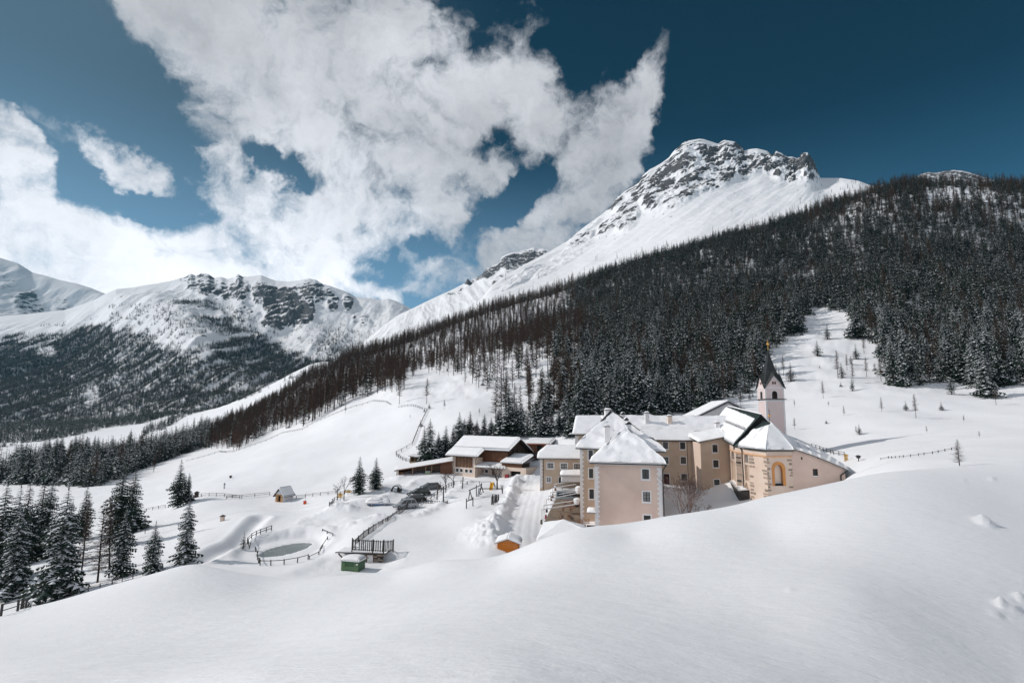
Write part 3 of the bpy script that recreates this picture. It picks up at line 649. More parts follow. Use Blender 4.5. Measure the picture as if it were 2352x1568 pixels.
S_, L_ = 'spruce_tree', 'larch_tree'
hero(S_, 129, 1376, 1116, 'tall spruce with snow-heavy boughs, second full tree from the left edge above the fence', var=1, sx=1.12)
hero(S_, 24, 1372, 1165, 'frosted spruce standing in the lower left corner of the wood', var=1, sx=1.15)
hero(S_, -12, 1350, 1108, 'dark spruce cut off by the left edge of the view', var=0, sx=1.1)
hero(S_, 22, 1330, 1112, 'dark spruce just behind the frosted corner spruce at the left edge', var=2)
hero(S_, 47, 1300, 1100, 'slender dark spruce between the corner trees and the pair of twin spruces', var=3)
hero(S_, 82, 1285, 1092, 'left one of two twin dark spruces at the lower left', var=3, sx=1.0)
hero(S_, 100, 1283, 1099, 'right one of two twin dark spruces at the lower left', var=0, sx=1.1)
hero(S_, 152, 1292, 1150, 'smaller frosted spruce tucked behind the tall snow-heavy spruce', var=2)
hero(S_, 188, 1240, 1112, 'dark spruce rising between the snow-heavy spruce and the bare larches', var=3)
hero(S_, 268, 1255, 1050, 'tallest dark spruce with pointed top above the bare larches', var=3, sx=1.05)
hero(S_, 298, 1222, 1082, 'broad dark spruce on the right side of the larch group', var=0, sx=1.35)
hero(S_, 277, 1324, 1165, 'snowy spruce at the foot of the leaning larch', var=2, sx=1.1)
hero(L_, 224, 1337, 1150, 'pale bare larch with snow-lined branches in front of the left wood', var=0, sx=1.2)
hero(L_, 250, 1326, 1140, 'leaning bare larch right beside the snow-lined larch', var=1, tilt=R_(4))
hero(L_, 186, 1321, 1130, 'thin bare larch left of the snow-lined larch', var=1, sx=.9)
hero(S_, 348, 1318, 1196, 'short frosted spruce behind the field fence', var=2, sx=1.2)
hero(S_, 424, 1290, 1140, 'snow-clad spruce right next to the gully, frontmost of the two overlapping ones', var=1, sx=1.05)
hero(S_, 408, 1165, 1055, 'dark spruce standing farther back behind the snow-clad gully spruce', var=3, sx=1.25)
hero(S_, 430, 1155, 1085, 'small dark spruce leaning against the darker spruce in the left field', var=0)
hero(S_, 559, 1259, 1218, 'tiny lone conifer at the left corner of the pond fence', hi=False, var=1, sx=1.2)
hero(S_, 823.5, 1135, 1048, 'sparse tall conifer left of the pair near the snowed-in car', var=3, sx=1.35)
hero(S_, 862, 1123, 1049, 'sparse conifer right of the pair near the snowed-in car', var=3, sx=1.5)
hero('red_larch_tree', 353, 1084, 1038, 'rust-coloured larch alone at the meadow edge', var=0, sx=1.1)
hero(L_, 436, 1040, 1016, 'small grey larch at the end of the conifer belt', hi=False)
for i, (x, b, t) in enumerate([(462, 1030, 994), (473, 1031, 990), (486, 1030, 986), (497, 1029, 992), (510, 1030, 984), (522, 1029, 980), (536, 1033, 982), (543, 1034, 988), (548, 1033, 992)]):
    hero('red_larch_tree', x, b, t, 'rust-coloured larch in the cluster at the lower end of the larch wood', var=i, sx=1.1, group='rust-coloured larches at the end of the larch wood')
BARN = [(973,1060,978),(986,1061,962),(1006,1054,990),(1023,1052,977),(1040,1050,985),(1054,1036,946),(1079,1012,944),(1066,1020,960),(1095,1008,962),(1112,1004,950),(1128,1002,958),(1146,1000,930),(1168,1001,884),(1186,999,918),(1198,1000,925),(1212,1000,950),(1230,1001,915),(1248,1000,905),(1266,1000,928),(1284,1000,940),(1306,1003,955),(1320,1000,905),(1240,1010,960),(1300,990,900)]
for i, (x, b, t) in enumerate(BARN):
    hero(S_, x, b, t, 'dark spruce in the row behind the barn and its shed', hi=True, var=(3, 0, 2)[i % 3] if x < 1100 else (0, 2, 1)[i % 3], sx=random.uniform(1.2, 1.6), group='spruces in a row behind the barn')
for (x, b, t, s, lb) in [(1901,780,742,1.3,'small spruce highest up in the snowy clearing'),(1967,825,789,1.5,'stocky snow-dusted spruce at the right side of the clearing'),(1878,818,780,1.7,'bushy young spruce in the middle of the clearing'),(1817,876,830,1.5,'bushy small spruce right beside the church spire'),(1934,868,830,1.3,'slim young spruce in the clearing beside a bare sapling'),(1958,898,864,1.0,'thin little spruce at the lower edge of the clearing'),(2081,943,920,1.7,'squat little spruce beside the tall bare sapling on the meadow'),(2186,906,860,1.3,'young spruce standing in front of the right forest edge'),(2266,912,808,1.35,'full spruce at the front of the forest edge on the far right'),(1974,998,972,1.5,'lone little spruce on the meadow behind the church'),(1898,973,963,2.0,'knee-high conifer on the meadow above the church')]:
    hero(S_, x, b, t, lb, hi=(b-t > 60), var=1, sx=s)
for (x, b, t, lb) in [(1891,915,874,'bare larch sapling on the open slope right of the church spire'),(2104,960,904,'tall bare larch sapling alone on the right meadow'),(1925,868,804,'bare thin larch at the lower middle of the clearing'),(1991,866,819,'bare larch sapling near the middle right of the clearing'),(1960,880,831,'bare crooked larch sapling left of the forest corner'),(2024,876,820,'bare larch at the corner of the right forest'),(1800,862,816,'bare leaning larch just behind the church spire'),(1967,997,977,'tiny bare sapling touching the lone meadow spruce'),(2129,995,977,'tiny bare sapling on the right meadow'),(2250,1005,988,'tiny bare sapling by the snow bank at the far right'),(1701,932,900,'bare sapling on the bank left of the church tower'),(1825,935,916,'low bare sapling clump on the bank right of the church tower'),(917,928,868,'wide bare larch by the bend of the meadow fence'),(980,927,866,'bare larch right of the snow mound above the meadow fence'),(793,950,925,'tiny bare larch on the meadow beside the long fence'),(1985,812,772,'bare larch above the corner of the right forest'),(1946,850,812,'small bare sapling behind the slim young spruce')]:
    hero(L_, x, b, t, lb, hi=False, var=0, sx=1.0)
hero(L_, 2204, 1069, 1008, 'bare young larch on the crest of the foreground slope', hi=True, var=1, y0=30, sx=1.7)
# bare leafy trees
for i, (x, b, t, lb, kw, y0) in enumerate([(1142,1123,1060,'leafless rounded tree in the playground in front of the barn',dict(depth=6, r0=.20, spread=.9, start=.30), 60),(1024,1131,1083,'middle leafless tree by the playground fence',dict(depth=5, r0=.13, start=.35), 60),(1041,1120,1074,'leafless tree nearest to the barn corner',dict(depth=5, r0=.13, start=.30), 60),(1004,1147,1103,'leafless tree beside the parked cars',dict(depth=5, r0=.14, start=.28), 60),
      (775,1147,1106,'thin leafless tree by the yellow signpost',dict(depth=5, r0=.09, spread=1.1), 60),(790,1148,1090,'fuller leafless tree right beside the yellow signpost',dict(depth=6, r0=.10), 60),
      (1571,1200,1079,'tall leafless tree in the shaded courtyard',dict(depth=7, r0=.09, stems=4, spread=.65, m='rosetwig', start=.24), 52),(1607,1196,1148,'small leafless shrub right of the courtyard tree',dict(depth=5, r0=.05, stems=3, spread=.6, m='rosetwig'), 52)]):
    p = gp(x, b, y0); 
    if x > 1500: p = at(x, b, 74); p.z = gz(p.x, p.y)
    h = at(x, t, p.y).z-p.z
    o = empty('leafless_tree', p, lb, 'tree'); tm, cm = bare_tree_mesh(60+i, h, **kw); link('trunk', tm, o); link('crown', cm, o); HERO.append((p.x, p.y, h))
# little saplings scattered over the clearing and the open slopes
qs = random.Random(21); BX = [(1760,1900,760,900,6),(1880,2030,820,960,6),(2040,2340,915,990,3),(1000,1290,860,960,14),(1780,1960,900,990,3),(1620,1740,905,945,5),(940,1010,930,1000,4)]
for (x0, x1, y0_, y1_, nn_) in BX:
    for i in range(nn_):
        p = gp(qs.uniform(x0, x1), qs.uniform(y0_, y1_)); 
        if p is None or min([math.hypot(p.x-h[0], p.y-h[1]) for h in HERO]) < 2: continue
        h = qs.uniform(1.2, 4.2); lo_ = qs.random() < .45; where = 'on the open slope above the barn' if x1 < 1400 else 'in the clearing above the church' if y0_ < 830 and x1 < 2000 else 'on the snowy meadow right of the church' if x0 > 1870 else 'on the bank behind the church'
        if lo_: plant('spruce_tree', SP_MD[i % 5], None, p, h, 15.0, 'tiny snow-dusted young spruce '+where, 'young spruces '+where, sx=1.6)
        else: plant('larch_tree', LA_MD[i % 3], TK_L[i % 2], p, h*1.2, 17.0, 'tiny bare larch sapling '+where, 'larch saplings '+where, sx=1.1)
# ---- forests: every trunk position is tested against the ground it stands on
def scatter(xr, yr, sp, seed):
    q = np.random.RandomState(seed); nx = int((xr[1]-xr[0])/sp); ny = int((yr[1]-yr[0])/sp)
    X, Y = np.meshgrid(np.arange(nx), np.arange(ny)); X = xr[0]+(X+q.uniform(0, 1, X.shape))*sp; Y = yr[0]+(Y+q.uniform(0, 1, Y.shape))*sp
    return X.ravel(), Y.ravel()
FOR_R = [(1100,1000),(1140,975),(1200,985),(1330,990),(1400,965),(1600,950),(1640,925),(1725,912),(1738,880),(1745,830),(1790,800),(1835,762),(1868,706),(1950,722),(1965,775),(2035,800),(2030,885),(2100,893),(2180,880),(2250,900),(2300,888),(2480,880),(2600,300),(2352,380),(2200,380),(2050,395),(1980,420),(1900,470),(1800,505),(1700,540),(1600,562),(1500,590),(1400,620),(1300,650),(1200,685),(1080,725),(980,755),(900,790),(800,830),(720,850),(620,888),(540,918),(450,950),(400,968),(330,988),(250,1035),(150,1052),(0,1085),(-200,1090),(-200,1110),(60,1112),(156,1116),(219,1120),(305,1085),(371,1061),(410,1046),(465,1030),(550,1030),(640,985),(700,980),(790,930),(860,905),(930,900),(960,850),(1050,880),(1120,905),(1290,905),(1280,930),(1150,945)]
HOLE = [[(930,870),(1010,830),(1100,845),(1290,850),(1290,905),(1100,935),(1050,925)]]
X, Y = scatter((-330, 680), (150, 720), 3.95, 5)
Z = gfast(X, Y); sx_, sy_, _ = project(np.stack([X, Y, Z], -1))
inside = inpoly(sx_, sy_, FOR_R)
nzv = fbm(X/45, Y/45, 4, 77); u = rng.uniform(0, 1, len(X))
# larches open up towards the meadow
larchy = 1-sstep(1180, 1420, sx_+nzv*160)
edge_open = np.where(sx_ < 1330, sstep(0, 90, (900-(sx_-900)*.0)-sy_+np.clip(sx_-900, 0, 400)*.02), 1)
dens_ = np.where(sx_ > 1330, .92, np.where(sx_ < 480, .95, .62))
dens_ = np.where((sx_ > 930) & (sx_ < 1300) & (sy_ > 800), .26, dens_)
dens_ = np.where((sy_ < 500) & (sx_ > 1850), .88+.5*nzv, dens_)
dens_ = np.where((sx_ > 2130) & (sx_ < 2300) & (sy_ < 470) & (sy_ > 420), .35, dens_)
dens_ = np.where((nzv > .30) & (sx_ > 1400), dens_*.55, dens_)
ok = inside & (u < dens_)
hx = np.array([h[0] for h in HERO]); hy = np.array([h[1] for h in HERO])
near = (np.hypot(X[:, None]-hx, Y[:, None]-hy) < 2.5).any(1); ok &= ~near
X, Y, Z, sx_, sy_, larchy, nzv = [a[ok] for a in (X, Y, Z, sx_, sy_, larchy, nzv)]
pl_ = np.clip(.05+.86*larchy+.26*((sy_ < 520) & (sx_ > 1850)), 0, .93); pl_ = np.where((sx_ > 1330) & (nzv < -.26), pl_+.35, pl_); pl_ = np.where((sx_ < 480), .04, pl_)
islarch = rng.uniform(0, 1, len(X)) < pl_
Ht = np.where(islarch, rng.uniform(11, 20, len(X)), rng.uniform(6.5, 18.5, len(X)))*np.where(Y > 420, .92, 1)*np.where(sx_ < 480, 1.25, 1)*np.clip(1+.55*nzv, .6, 1.4)
order = np.argsort(-Ht/Y)
n_s = sum(1 for o in bpy.data.objects if o.name.startswith('spruce_tree')); n_l = sum(1 for o in bpy.data.objects if o.name.startswith('larch_tree'))
ZN = [(480, 'in the conifer belt below the meadow'), (600, 'at the low end of the larch wood'), (760, 'halfway along the upper meadow fence'), (930, 'above the highest bend of the meadow fence'), (1130, 'on the open slope above the barn spruces'), (1330, 'behind the wooden store'), (1480, 'behind the hipped convent roof'), (1640, 'behind the two wing chimneys'), (1760, 'just left of the church spire'), (1900, 'at the left rim of the clearing'), (2060, 'at the corner right of the clearing'), (2210, 'above the tall meadow sapling'), (9999, 'at the right edge of the view')]
def zone(px): return next(z for x, z in ZN if px < x)
def sizew(h, lo, hi): return 'short' if h < lo else 'tall' if h > hi else 'medium'
rest = []
for i in order:
    L = bool(islarch[i]); px, py = sx_[i], sy_[i]; inv = -40 < px < 2400
    if inv and (n_l if L else n_s) < 292:
        z_ = zone(px)
        if L:
            plant('larch_tree', LA_MD[i % 3], TK_L[i % 2], (X[i], Y[i], Z[i]-.15), Ht[i], 17.0, ('%s bare %s larch %s' % (sizew(Ht[i], 14, 17), ('narrow', 'high-crowned', 'low-branched')[i % 3], z_)), 'bare larches '+z_); n_l += 1
        else:
            big = Ht[i]/Y[i]*FP > 62
            plant('spruce_tree', (SP_HI[(0, 2, 1, 0)[i % 4]] if big else SP_MD[i % 5]), TK_S[i % 2], (X[i], Y[i], Z[i]-.15), Ht[i], 15.0, '%s %s spruce %s' % (sizew(Ht[i], 11, 14.5), (('lightly snowed', 'snowy', 'snow-laden', 'lightly snowed')[i % 4] if big else ('snow-laden', 'lightly snowed', 'snowy', 'dark', 'white-frosted')[i % 5]), z_), 'spruces '+z_, sx=random.uniform(.85, 1.15)); n_s += 1
    else: rest.append(i)
rest = np.array(rest)
# ---- instanced masses
PROTO = {}
def proto_coll(name, meshes, trunk=None):
    c = bpy.data.collections.new(name)
    for k, me in enumerate(meshes):
        o = bpy.data.objects.new(name+'_%02d' % k, me); c.objects.link(o)
    PROTO[name] = c; return c
def with_trunk(me, H, r):
    t = TB(); t.v = [tuple(v.co) for v in me.vertices]; t.f = [tuple(p.vertices) for p in me.polygons]; t.m = [p.material_index for p in me.polygons]
    t.tube((0, 0, -.8), (0, 0, H*.93), r, r*.25, 4, 2)
    return t.mesh('tree', [me.materials[0], M['tsnow'], M['bark']])
proto_coll('spruce_mid', [with_trunk(x, 15, .2) for x in SP_LO]); proto_coll('larch_mid', [with_trunk(x, 17, .15) for x in LA_LO])
proto_coll('spruce_far', [with_trunk(x, 15, .25) for x in SP_XS]); proto_coll('larch_far', [with_trunk(x, 17, .3) for x in LA_XS])
def mass(name, coll, P, scale, label):
    me = bpy.data.meshes.new(name); me.from_pydata([tuple(p) for p in P], [], [])
    a = me.attributes.new('s', 'FLOAT', 'POINT'); a.data.foreach_set('value', np.asarray(scale, np.float32))
    o = link(name, me, kind='stuff', label=label)
    ng = bpy.data.node_groups.new(name, 'GeometryNodeTree'); ng.interface.new_socket('Geometry', in_out='INPUT', socket_type='NodeSocketGeometry'); ng.interface.new_socket('Geometry', in_out='OUTPUT', socket_type='NodeSocketGeometry')
    N = ng.nodes; K = ng.links; gi = N.new('NodeGroupInput'); go = N.new('NodeGroupOutput')
    ci = N.new('GeometryNodeCollectionInfo'); ci.inputs['Collection'].default_value = coll; ci.inputs['Separate Children'].default_value = True; ci.inputs['Reset Children'].default_value = True
    ip = N.new('GeometryNodeInstanceOnPoints'); ip.inputs['Pick Instance'].default_value = True
    na = N.new('GeometryNodeInputNamedAttribute'); na.data_type = 'FLOAT'; na.inputs['Name'].default_value = 's'
    rv = N.new('FunctionNodeRandomValue'); rv.data_type = 'FLOAT_VECTOR'; rv.inputs[0].default_value = (-.03, -.03, 0); rv.inputs[1].default_value = (.03, .03, 6.28)
    ri = N.new('FunctionNodeRandomValue'); ri.data_type = 'INT'; ri.inputs[4].default_value = 0; ri.inputs[5].default_value = len(coll.objects)-1; ri.inputs['Seed'].default_value = 5
    K.new(gi.outputs[0], ip.inputs['Points']); K.new(ci.outputs[0], ip.inputs['Instance']); K.new(na.outputs[0], ip.inputs['Scale']); K.new(rv.outputs[0], ip.inputs['Rotation']); K.new(ri.outputs[2], ip.inputs['Instance Index'])
    K.new(ip.outputs[0], go.inputs[0])
    md = o.modifiers.new('instances', 'NODES'); md.node_group = ng
    return o
RL = rest[islarch[rest]]; RS = rest[~islarch[rest]]
mass('spruce_forest', PROTO['spruce_mid'], np.stack([X[RS], Y[RS], Z[RS]-.2], -1), Ht[RS]/15, 'dense snow-dusted spruce forest covering the slope behind the convent')
mass('larch_forest', PROTO['larch_mid'], np.stack([X[RL], Y[RL], Z[RL]-.2], -1), Ht[RL]/17, 'bare brown larches massed on the slope up to the ridge')
# ---- forest on the mountain across the valley (on its real surface)
def surf_points(key, n, seed):
    Xs, Ys, Zs = SURF[key]; q = np.random.RandomState(seed)
    A = np.hypot(np.hypot(Xs[1:, :-1]-Xs[:-1, :-1], Ys[1:, :-1]-Ys[:-1, :-1]), Zs[1:, :-1]-Zs[:-1, :-1])*np.hypot(Xs[:-1, 1:]-Xs[:-1, :-1], Zs[:-1, 1:]-Zs[:-1, :-1])
    c = np.cumsum(A.ravel()); idx = np.searchsorted(c, q.uniform(0, c[-1], n)); i, j = idx//A.shape[1], idx % A.shape[1]
    a, b = q.uniform(0, 1, n), q.uniform(0, 1, n)
    f = lambda T: (T[i, j]*(1-a)+T[i+1, j]*a)*(1-b)+(T[i, j+1]*(1-a)+T[i+1, j+1]*a)*b
    return np.stack([f(Xs), f(Ys), f(Zs)], -1)
def dline(px, pts): return np.interp(px, [p[0] for p in pts], [p[1] for p in pts])
P = surf_points(3, 230000, 8); px, py, _ = project(P)
TL = [(-450,790),(0,790),(25,777),(83,776),(125,768),(175,755),(233,752),(267,756),(300,752),(340,765),(380,790),(430,800),(470,808),(491,790),(530,760),(583,770),(646,800),(710,815),(745,832),(900,850)]
top = dline(px, TL); nn = fbm(P[:, 0]/70, P[:, 2]/110, 4, 90); n2_ = fbm(P[:, 0]/26, P[:, 2]/200, 3, 95)
d0 = (py-top)+nn*46+n2_*22
pr = sstep(-8, 22, d0)*.50
pr = pr*np.where((px > 250) & (px < 720) & (py < 900), 1.15-1.1*sstep(-.12, .30, n2_), 1.0-.7*sstep(.25, .45, n2_))
pr = np.where((px < 260) & (d0 > 10), np.maximum(pr, .46), pr); pr = pr*(.12+.88*sstep(.7, 1.1, np.hypot((px-105)/26, (py-808)/15)+.5*n2_)); pr = pr*(.25+.75*sstep(.7, 1.1, np.hypot((px-210)/22, (py-905)/30)+.6*n2_))
spur = np.exp(-((px-(455+(py-700)*1.35))/40)**2)*(py > 690)*(py < 830)       # wooded rib
pr = np.maximum(pr, spur*.26*(nn > -.1)); 
pr = np.maximum(pr, .055*((px > 250) & (px < 560) & (py > 700) & (py < 800))*(nn > -.05))
pr = np.maximum(pr, .12*np.exp(-((px-770)/40)**2-((py-795)/32)**2)); pr = np.maximum(pr, .02*((px > 590) & (py > 735) & (py < 800))*(nn > 0))
d_ = P[:, 1]; u = rng.uniform(0, 1, len(P)); k = (u < pr*2.6*np.clip(d_/2600, .4, 1.0)) & (px > -80) & (px < 960) & (py < 1040)
P = P[k]; nP = len(P)
print('far trees', nP)
lf = rng.uniform(0, 1, nP) < np.where(py[k] < 800, .45, .22)
hs = rng.uniform(.8, 1.35, nP)
mass('far_spruce_forest', PROTO['spruce_far'], P[~lf]-np.array([0, 0, 1.0]), hs[~lf]*1.05, 'dark forest covering the foot of the mountain across the valley')
mass('far_larch_forest', PROTO['larch_far'], P[lf]-np.array([0, 0, 1.0]), hs[lf]*1.0, 'bare trees scattered through the forest across the valley')
# trees on the flat valley floor and below the big peak
X, Y = scatter((-1500, -40), (560, 1400), 6.2, 15); Z = gfast(X, Y); a_, b_, _ = project(np.stack([X, Y, Z], -1))
VF = [(330,1005),(330,985),(420,950),(520,922),(640,884),(760,835),(830,830),(700,850),(628,888),(560,918),(430,955),(380,985)]
VF2 = [(240,985),(330,972),(430,942),(520,908),(640,850),(760,820),(720,790),(500,840),(300,900),(-50,960),(-50,1035),(80,1015),(150,1005)]
k = (inpoly(a_, b_, VF) & (rng.uniform(0, 1, len(X)) < .35)) | (inpoly(a_, b_, VF2) & (rng.uniform(0, 1, len(X)) < .85*(fbm(X/60, Y/60, 3, 93) > -.22)))
mass('valley_trees', PROTO['spruce_far'], np.stack([X[k], Y[k], Z[k]-.3], -1), rng.uniform(.7, 1.2, k.sum())*np.clip(.75+fbm(X[k]/30, Y[k]/30, 3, 97), .4, 1.3), 'snowy spruces scattered over the valley floor beside the stream bed')
P = surf_points(1, 14000, 18); px, py, _ = project(P)
lim = dline(px, [(905,760),(1073,740),(1400,640),(1700,545),(1900,480),(2000,430),(2500,430)])
pr = .9*np.exp(-np.clip((lim-10-py)/16, 0, 9))*(fbm(P[:, 0]/50, P[:, 2]/50, 3, 92) > -.15)
k = rng.uniform(0, 1, len(P)) < pr*.25
mass('ridge_trees', PROTO['larch_far'], P[k]-np.array([0, 0, .5]), rng.uniform(.5, 1.0, k.sum()), 'stunted bare trees scattered along the upper edge of the forest below the peak')
# ------------------------------------------------------------------ building kit
M['plaster'] = mat('pink_plaster', (.66, .51, .435), .9, col2=(.57, .43, .365), scale=.28, detail=8, bump=.004, bscale=14)
M['plaster2'] = mat('tan_plaster', (.55, .425, .325), .9, col2=(.46, .35, .27), scale=.25, detail=8, bump=.004, bscale=14)
M['cream'] = mat('cream_plaster', (.67, .55, .47), .9, col2=(.63, .49, .40), scale=.5, bump=.006, bscale=10)
M['trim'] = mat('white_trim', (.74, .72, .72), .85, col2=(.66, .64, .64), scale=2)
M['peach'] = mat('peach_trim', (.66, .40, .24), .8, col2=(.60, .35, .20), scale=2)
M['orange'] = mat('orange_trim', (.60, .27, .08), .8, col2=(.52, .24, .09), scale=2)
M['glass'] = mat('window_glass', (.035, .042, .045), .12, spec=.6)
M['curtain'] = mat('curtained_glass', (.20, .20, .20), .3, spec=.6)
M['frame'] = mat('dark_window_frame', (.035, .028, .024), .7)
M['metal'] = mat('dark_roof_metal', (.009, .011, .013), .6, col2=(.014, .018, .020), scale=1.2, spec=.5)
M['teal'] = mat('weathered_teal_metal', (.020, .042, .042), .5, col2=(.035, .055, .05), scale=2, spec=.5)
M['gold'] = mat('gold', (.85, .45, .12), .3, metal=1.0)
M['wood'] = mat('brown_boards', (.20, .088, .045), .85, col2=(.11, .055, .035), scale=1.6, stretch=(3, 3, .35))
M['wooddk'] = mat('dark_old_boards', (.060, .038, .028), .9, col2=(.035, .024, .02), scale=1.6)
M['woodgrey'] = mat('weathered_grey_wood', (.075, .070, .068), .9, col2=(.045, .042, .042), scale=3)
M['woodtan'] = mat('tan_wood', (.30, .20, .13), .85, col2=(.22, .15, .10), scale=3)
M['hutwood'] = mat('orange_stained_wood', (.62, .20, .02), .6, col2=(.50, .15, .018), scale=2.2, stretch=(.5, .5, 4))
M['stone'] = mat('brown_grey_stone', (.34, .27, .215), .9, col2=(.22, .185, .16), scale=1.8, bump=.02, bscale=9)
M['stonelt'] = mat('warm_stone', (.42, .31, .24), .9, col2=(.30, .24, .20), scale=1.8, bump=.02, bscale=9)
M['dkstone'] = mat('dark_base_stone', (.075, .068, .062), .95, col2=(.04, .038, .036), scale=2, bump=.03, bscale=5)
M['concrete'] = mat('stained_concrete', (.22, .21, .19), .9, col2=(.12, .115, .10), scale=.9, bump=.01)
M['black'] = mat('dark_opening', (.012, .012, .012), .9)
M['green'] = mat('green_paint', (.050, .115, .055), .55, col2=(.040, .095, .05), scale=3)
M['greenlt'] = mat('pale_green_paint', (.085, .15, .075), .55)
M['yellow'] = mat('yellow_sign_paint', (.72, .38, .03), .6)
M['galv'] = mat('galvanised_steel', (.42, .43, .45), .4, metal=.6)
def CV(x0, y0, k): return lambda x, y: ((x0+x/k)/1.6327, (y0+y/k)/1.6327)
c1, c2, c3, c4, c5, c6, c7, c8 = CV(1950, 1280, 3.92), CV(2550, 1250, 3.336), CV(2100, 1500, 3.136), CV(2550, 1550, 3.36), CV(1450, 1580, 3.92), CV(2000, 1700, 4.48), CV(1200, 1850, 2.94), CV(850, 1650, 2.851)
c9 = CV(2950, 1500, 2.643)
class Fr:
    """vertical plane: u to the right, d towards the viewer, z absolute"""
    def __init__(s, o, a): s.o = Vector((o[0], o[1], 0)); s.a = a; s.e = Vector((math.cos(a), math.sin(a), 0)); s.n = Vector((math.sin(a), -math.cos(a), 0))
    def __call__(s, u, d, z): return s.o+s.e*u+s.n*d+Vector((0, 0, z))
    def hit(s, px, py):
        r = ray(np.float64(px), np.float64(py)); r = Vector(r); t = s.o.dot(s.n)/r.dot(s.n); p = r*t; return (p-s.o).dot(s.e), p.z
    def off(s, d): q = Fr(s.o+s.n*d, s.a); return q
def Fr2(A, B): return Fr(A, math.atan2(B[1]-A[1], B[0]-A[0]))
def wl(root): return Vector(root.location)
def part(name, tb, mats, root, under=None, smooth=False, **k):
    me = tb.mesh(name, [M[m] if isinstance(m, str) else m for m in mats], smooth); me.transform(Matrix.Translation(-wl(root)))
    return link(name, me, under or root, **k)
def fbox(tb, fr, u0, u1, d0, d1, z0, z1, mi=0):
    p = [fr(u, d, z) for z in (z0, z1) for d in (d0, d1) for u in (u0, u1)]
    for q in ((0, 1, 5, 4), (2, 3, 7, 6), (0, 2, 6, 4), (1, 3, 7, 5), (0, 1, 3, 2), (4, 5, 7, 6)): tb.add([p[i] for i in q], mi)
def wall(tb, fr, u0, u1, z0, zt, ops=(), rec=.18, mi=0, mr_=0, brk=()):
    ztf = zt if callable(zt) else (lambda u: zt)
    us = sorted(set([u0, u1, *brk]+[o[0]-o[2]/2 for o in ops]+[o[0]+o[2]/2 for o in ops])); us = [u for u in us if u0-1e-6 <= u <= u1+1e-6]
    zs = sorted(set([z0]+[o[1] for o in ops]+[o[1]+o[3] for o in ops]))
    for i in range(len(us)-1):
        for j in range(len(zs)):
            a, b = us[i], us[i+1]; za = zs[j]; last = j == len(zs)-1
            if not last and any(a >= o[0]-o[2]/2-1e-6 and b <= o[0]+o[2]/2+1e-6 and za >= o[1]-1e-6 and zs[j+1] <= o[1]+o[3]+1e-6 for o in ops): continue
            zb1, zb2 = (ztf(a), ztf(b)) if last else (zs[j+1],)*2
            tb.add([fr(a, 0, za), fr(b, 0, za), fr(b, 0, zb2), fr(a, 0, zb1)], mi)
    for (uc, zb, w_, h_) in ops:
        a, b, c, d = uc-w_/2, uc+w_/2, zb, zb+h_
        tb.add([fr(a, 0, c), fr(a, -rec, c), fr(a, -rec, d), fr(a, 0, d)], mr_); tb.add([fr(b, 0, c), fr(b, -rec, c), fr(b, -rec, d), fr(b, 0, d)], mr_)
        tb.add([fr(a, 0, c), fr(b, 0, c), fr(b, -rec, c), fr(a, -rec, c)], mr_); tb.add([fr(a, 0, d), fr(b, 0, d), fr(b, -rec, d), fr(a, -rec, d)], mr_)
_wc = {}
L0 = Fr((0, 0), 0.0)
def window_parts(w_, h_, nx, ny, trim, frm, gl, rec):
    key = (round(w_, 2), round(h_, 2), nx, ny, trim, frm, gl, rec)
    if key in _wc: return _wc[key]
    t = TB(); tw = trim
    if tw:
        for (a, b, c, d) in ((-w_/2-tw, -w_/2, -tw, h_+tw), (w_/2, w_/2+tw, -tw, h_+tw), (-w_/2, w_/2, h_, h_+tw), (-w_/2, w_/2, -tw, 0)): fbox(t, L0, a, b, .003, .035, c, d, 0)
    f = .07; b = TB()
    for (a, b_, c, d) in ((-w_/2, -w_/2+f, 0, h_), (w_/2-f, w_/2, 0, h_), (-w_/2+f, w_/2-f, 0, f), (-w_/2+f, w_/2-f, h_-f, h_)): fbox(b, L0, a, b_, -rec+.01, -rec+.08, c, d)
    for i in range(1, nx):
        u = -w_/2+w_*i/nx; k = .045 if nx == 2 and i == 1 else .028; fbox(b, L0, u-k, u+k, -rec+.015, -rec+.07, f, h_-f)
    for j in range(1, ny):
        z = h_*j/ny; fbox(b, L0, -w_/2+f, w_/2-f, -rec+.02, -rec+.06, z-.022, z+.022)
    p = TB(); p.add([L0(-w_/2, -rec, 0), L0(w_/2, -rec, 0), L0(w_/2, -rec, h_), L0(-w_/2, -rec, h_)])
    s = TB(); fbox(s, L0, -w_/2-.04, w_/2+.04, -rec+.08, .10, -.05, .0); fbox(s, L0, -w_/2, w_/2, -rec+.08, .07, .002, .07, 1)
    r = (t.mesh('window', [M['trim']]) if tw else None, b.mesh('frame', [M[frm]]), p.mesh('pane', [M[gl]]), s.mesh('sill', [M['trim'], M['rsnow']]))
    _wc[key] = r; return r
def window(root, fr, u, zb, w_, h_, nx=2, ny=3, trim=.16, frm='frame', gl='glass', rec=.18, sill=True, label=None, name='window'):
    a, b, c, d = window_parts(w_, h_, nx, ny, trim, frm, gl, rec); p = fr(u, 0, zb)-wl(root)
    if a is None: o = link(name, b, root, p); 
    else: o = link(name, a, root, p); link('frame', b, o)
    o.rotation_euler[2] = fr.a; link('pane', c, o)
    if sill: link('sill', d, o)
    if label: o['label'] = label
    return o
def pxwin(fr, cv, x0, x1, y0, y1):
    """opening given by its corners in the picture -> (u centre, z bottom, width, height)"""
    ua, za = fr.hit(*cv(x0, y1)); ub, zb = fr.hit(*cv(x1, y0)); return ((ua+ub)/2, za, abs(ub-ua), abs(zb-za))
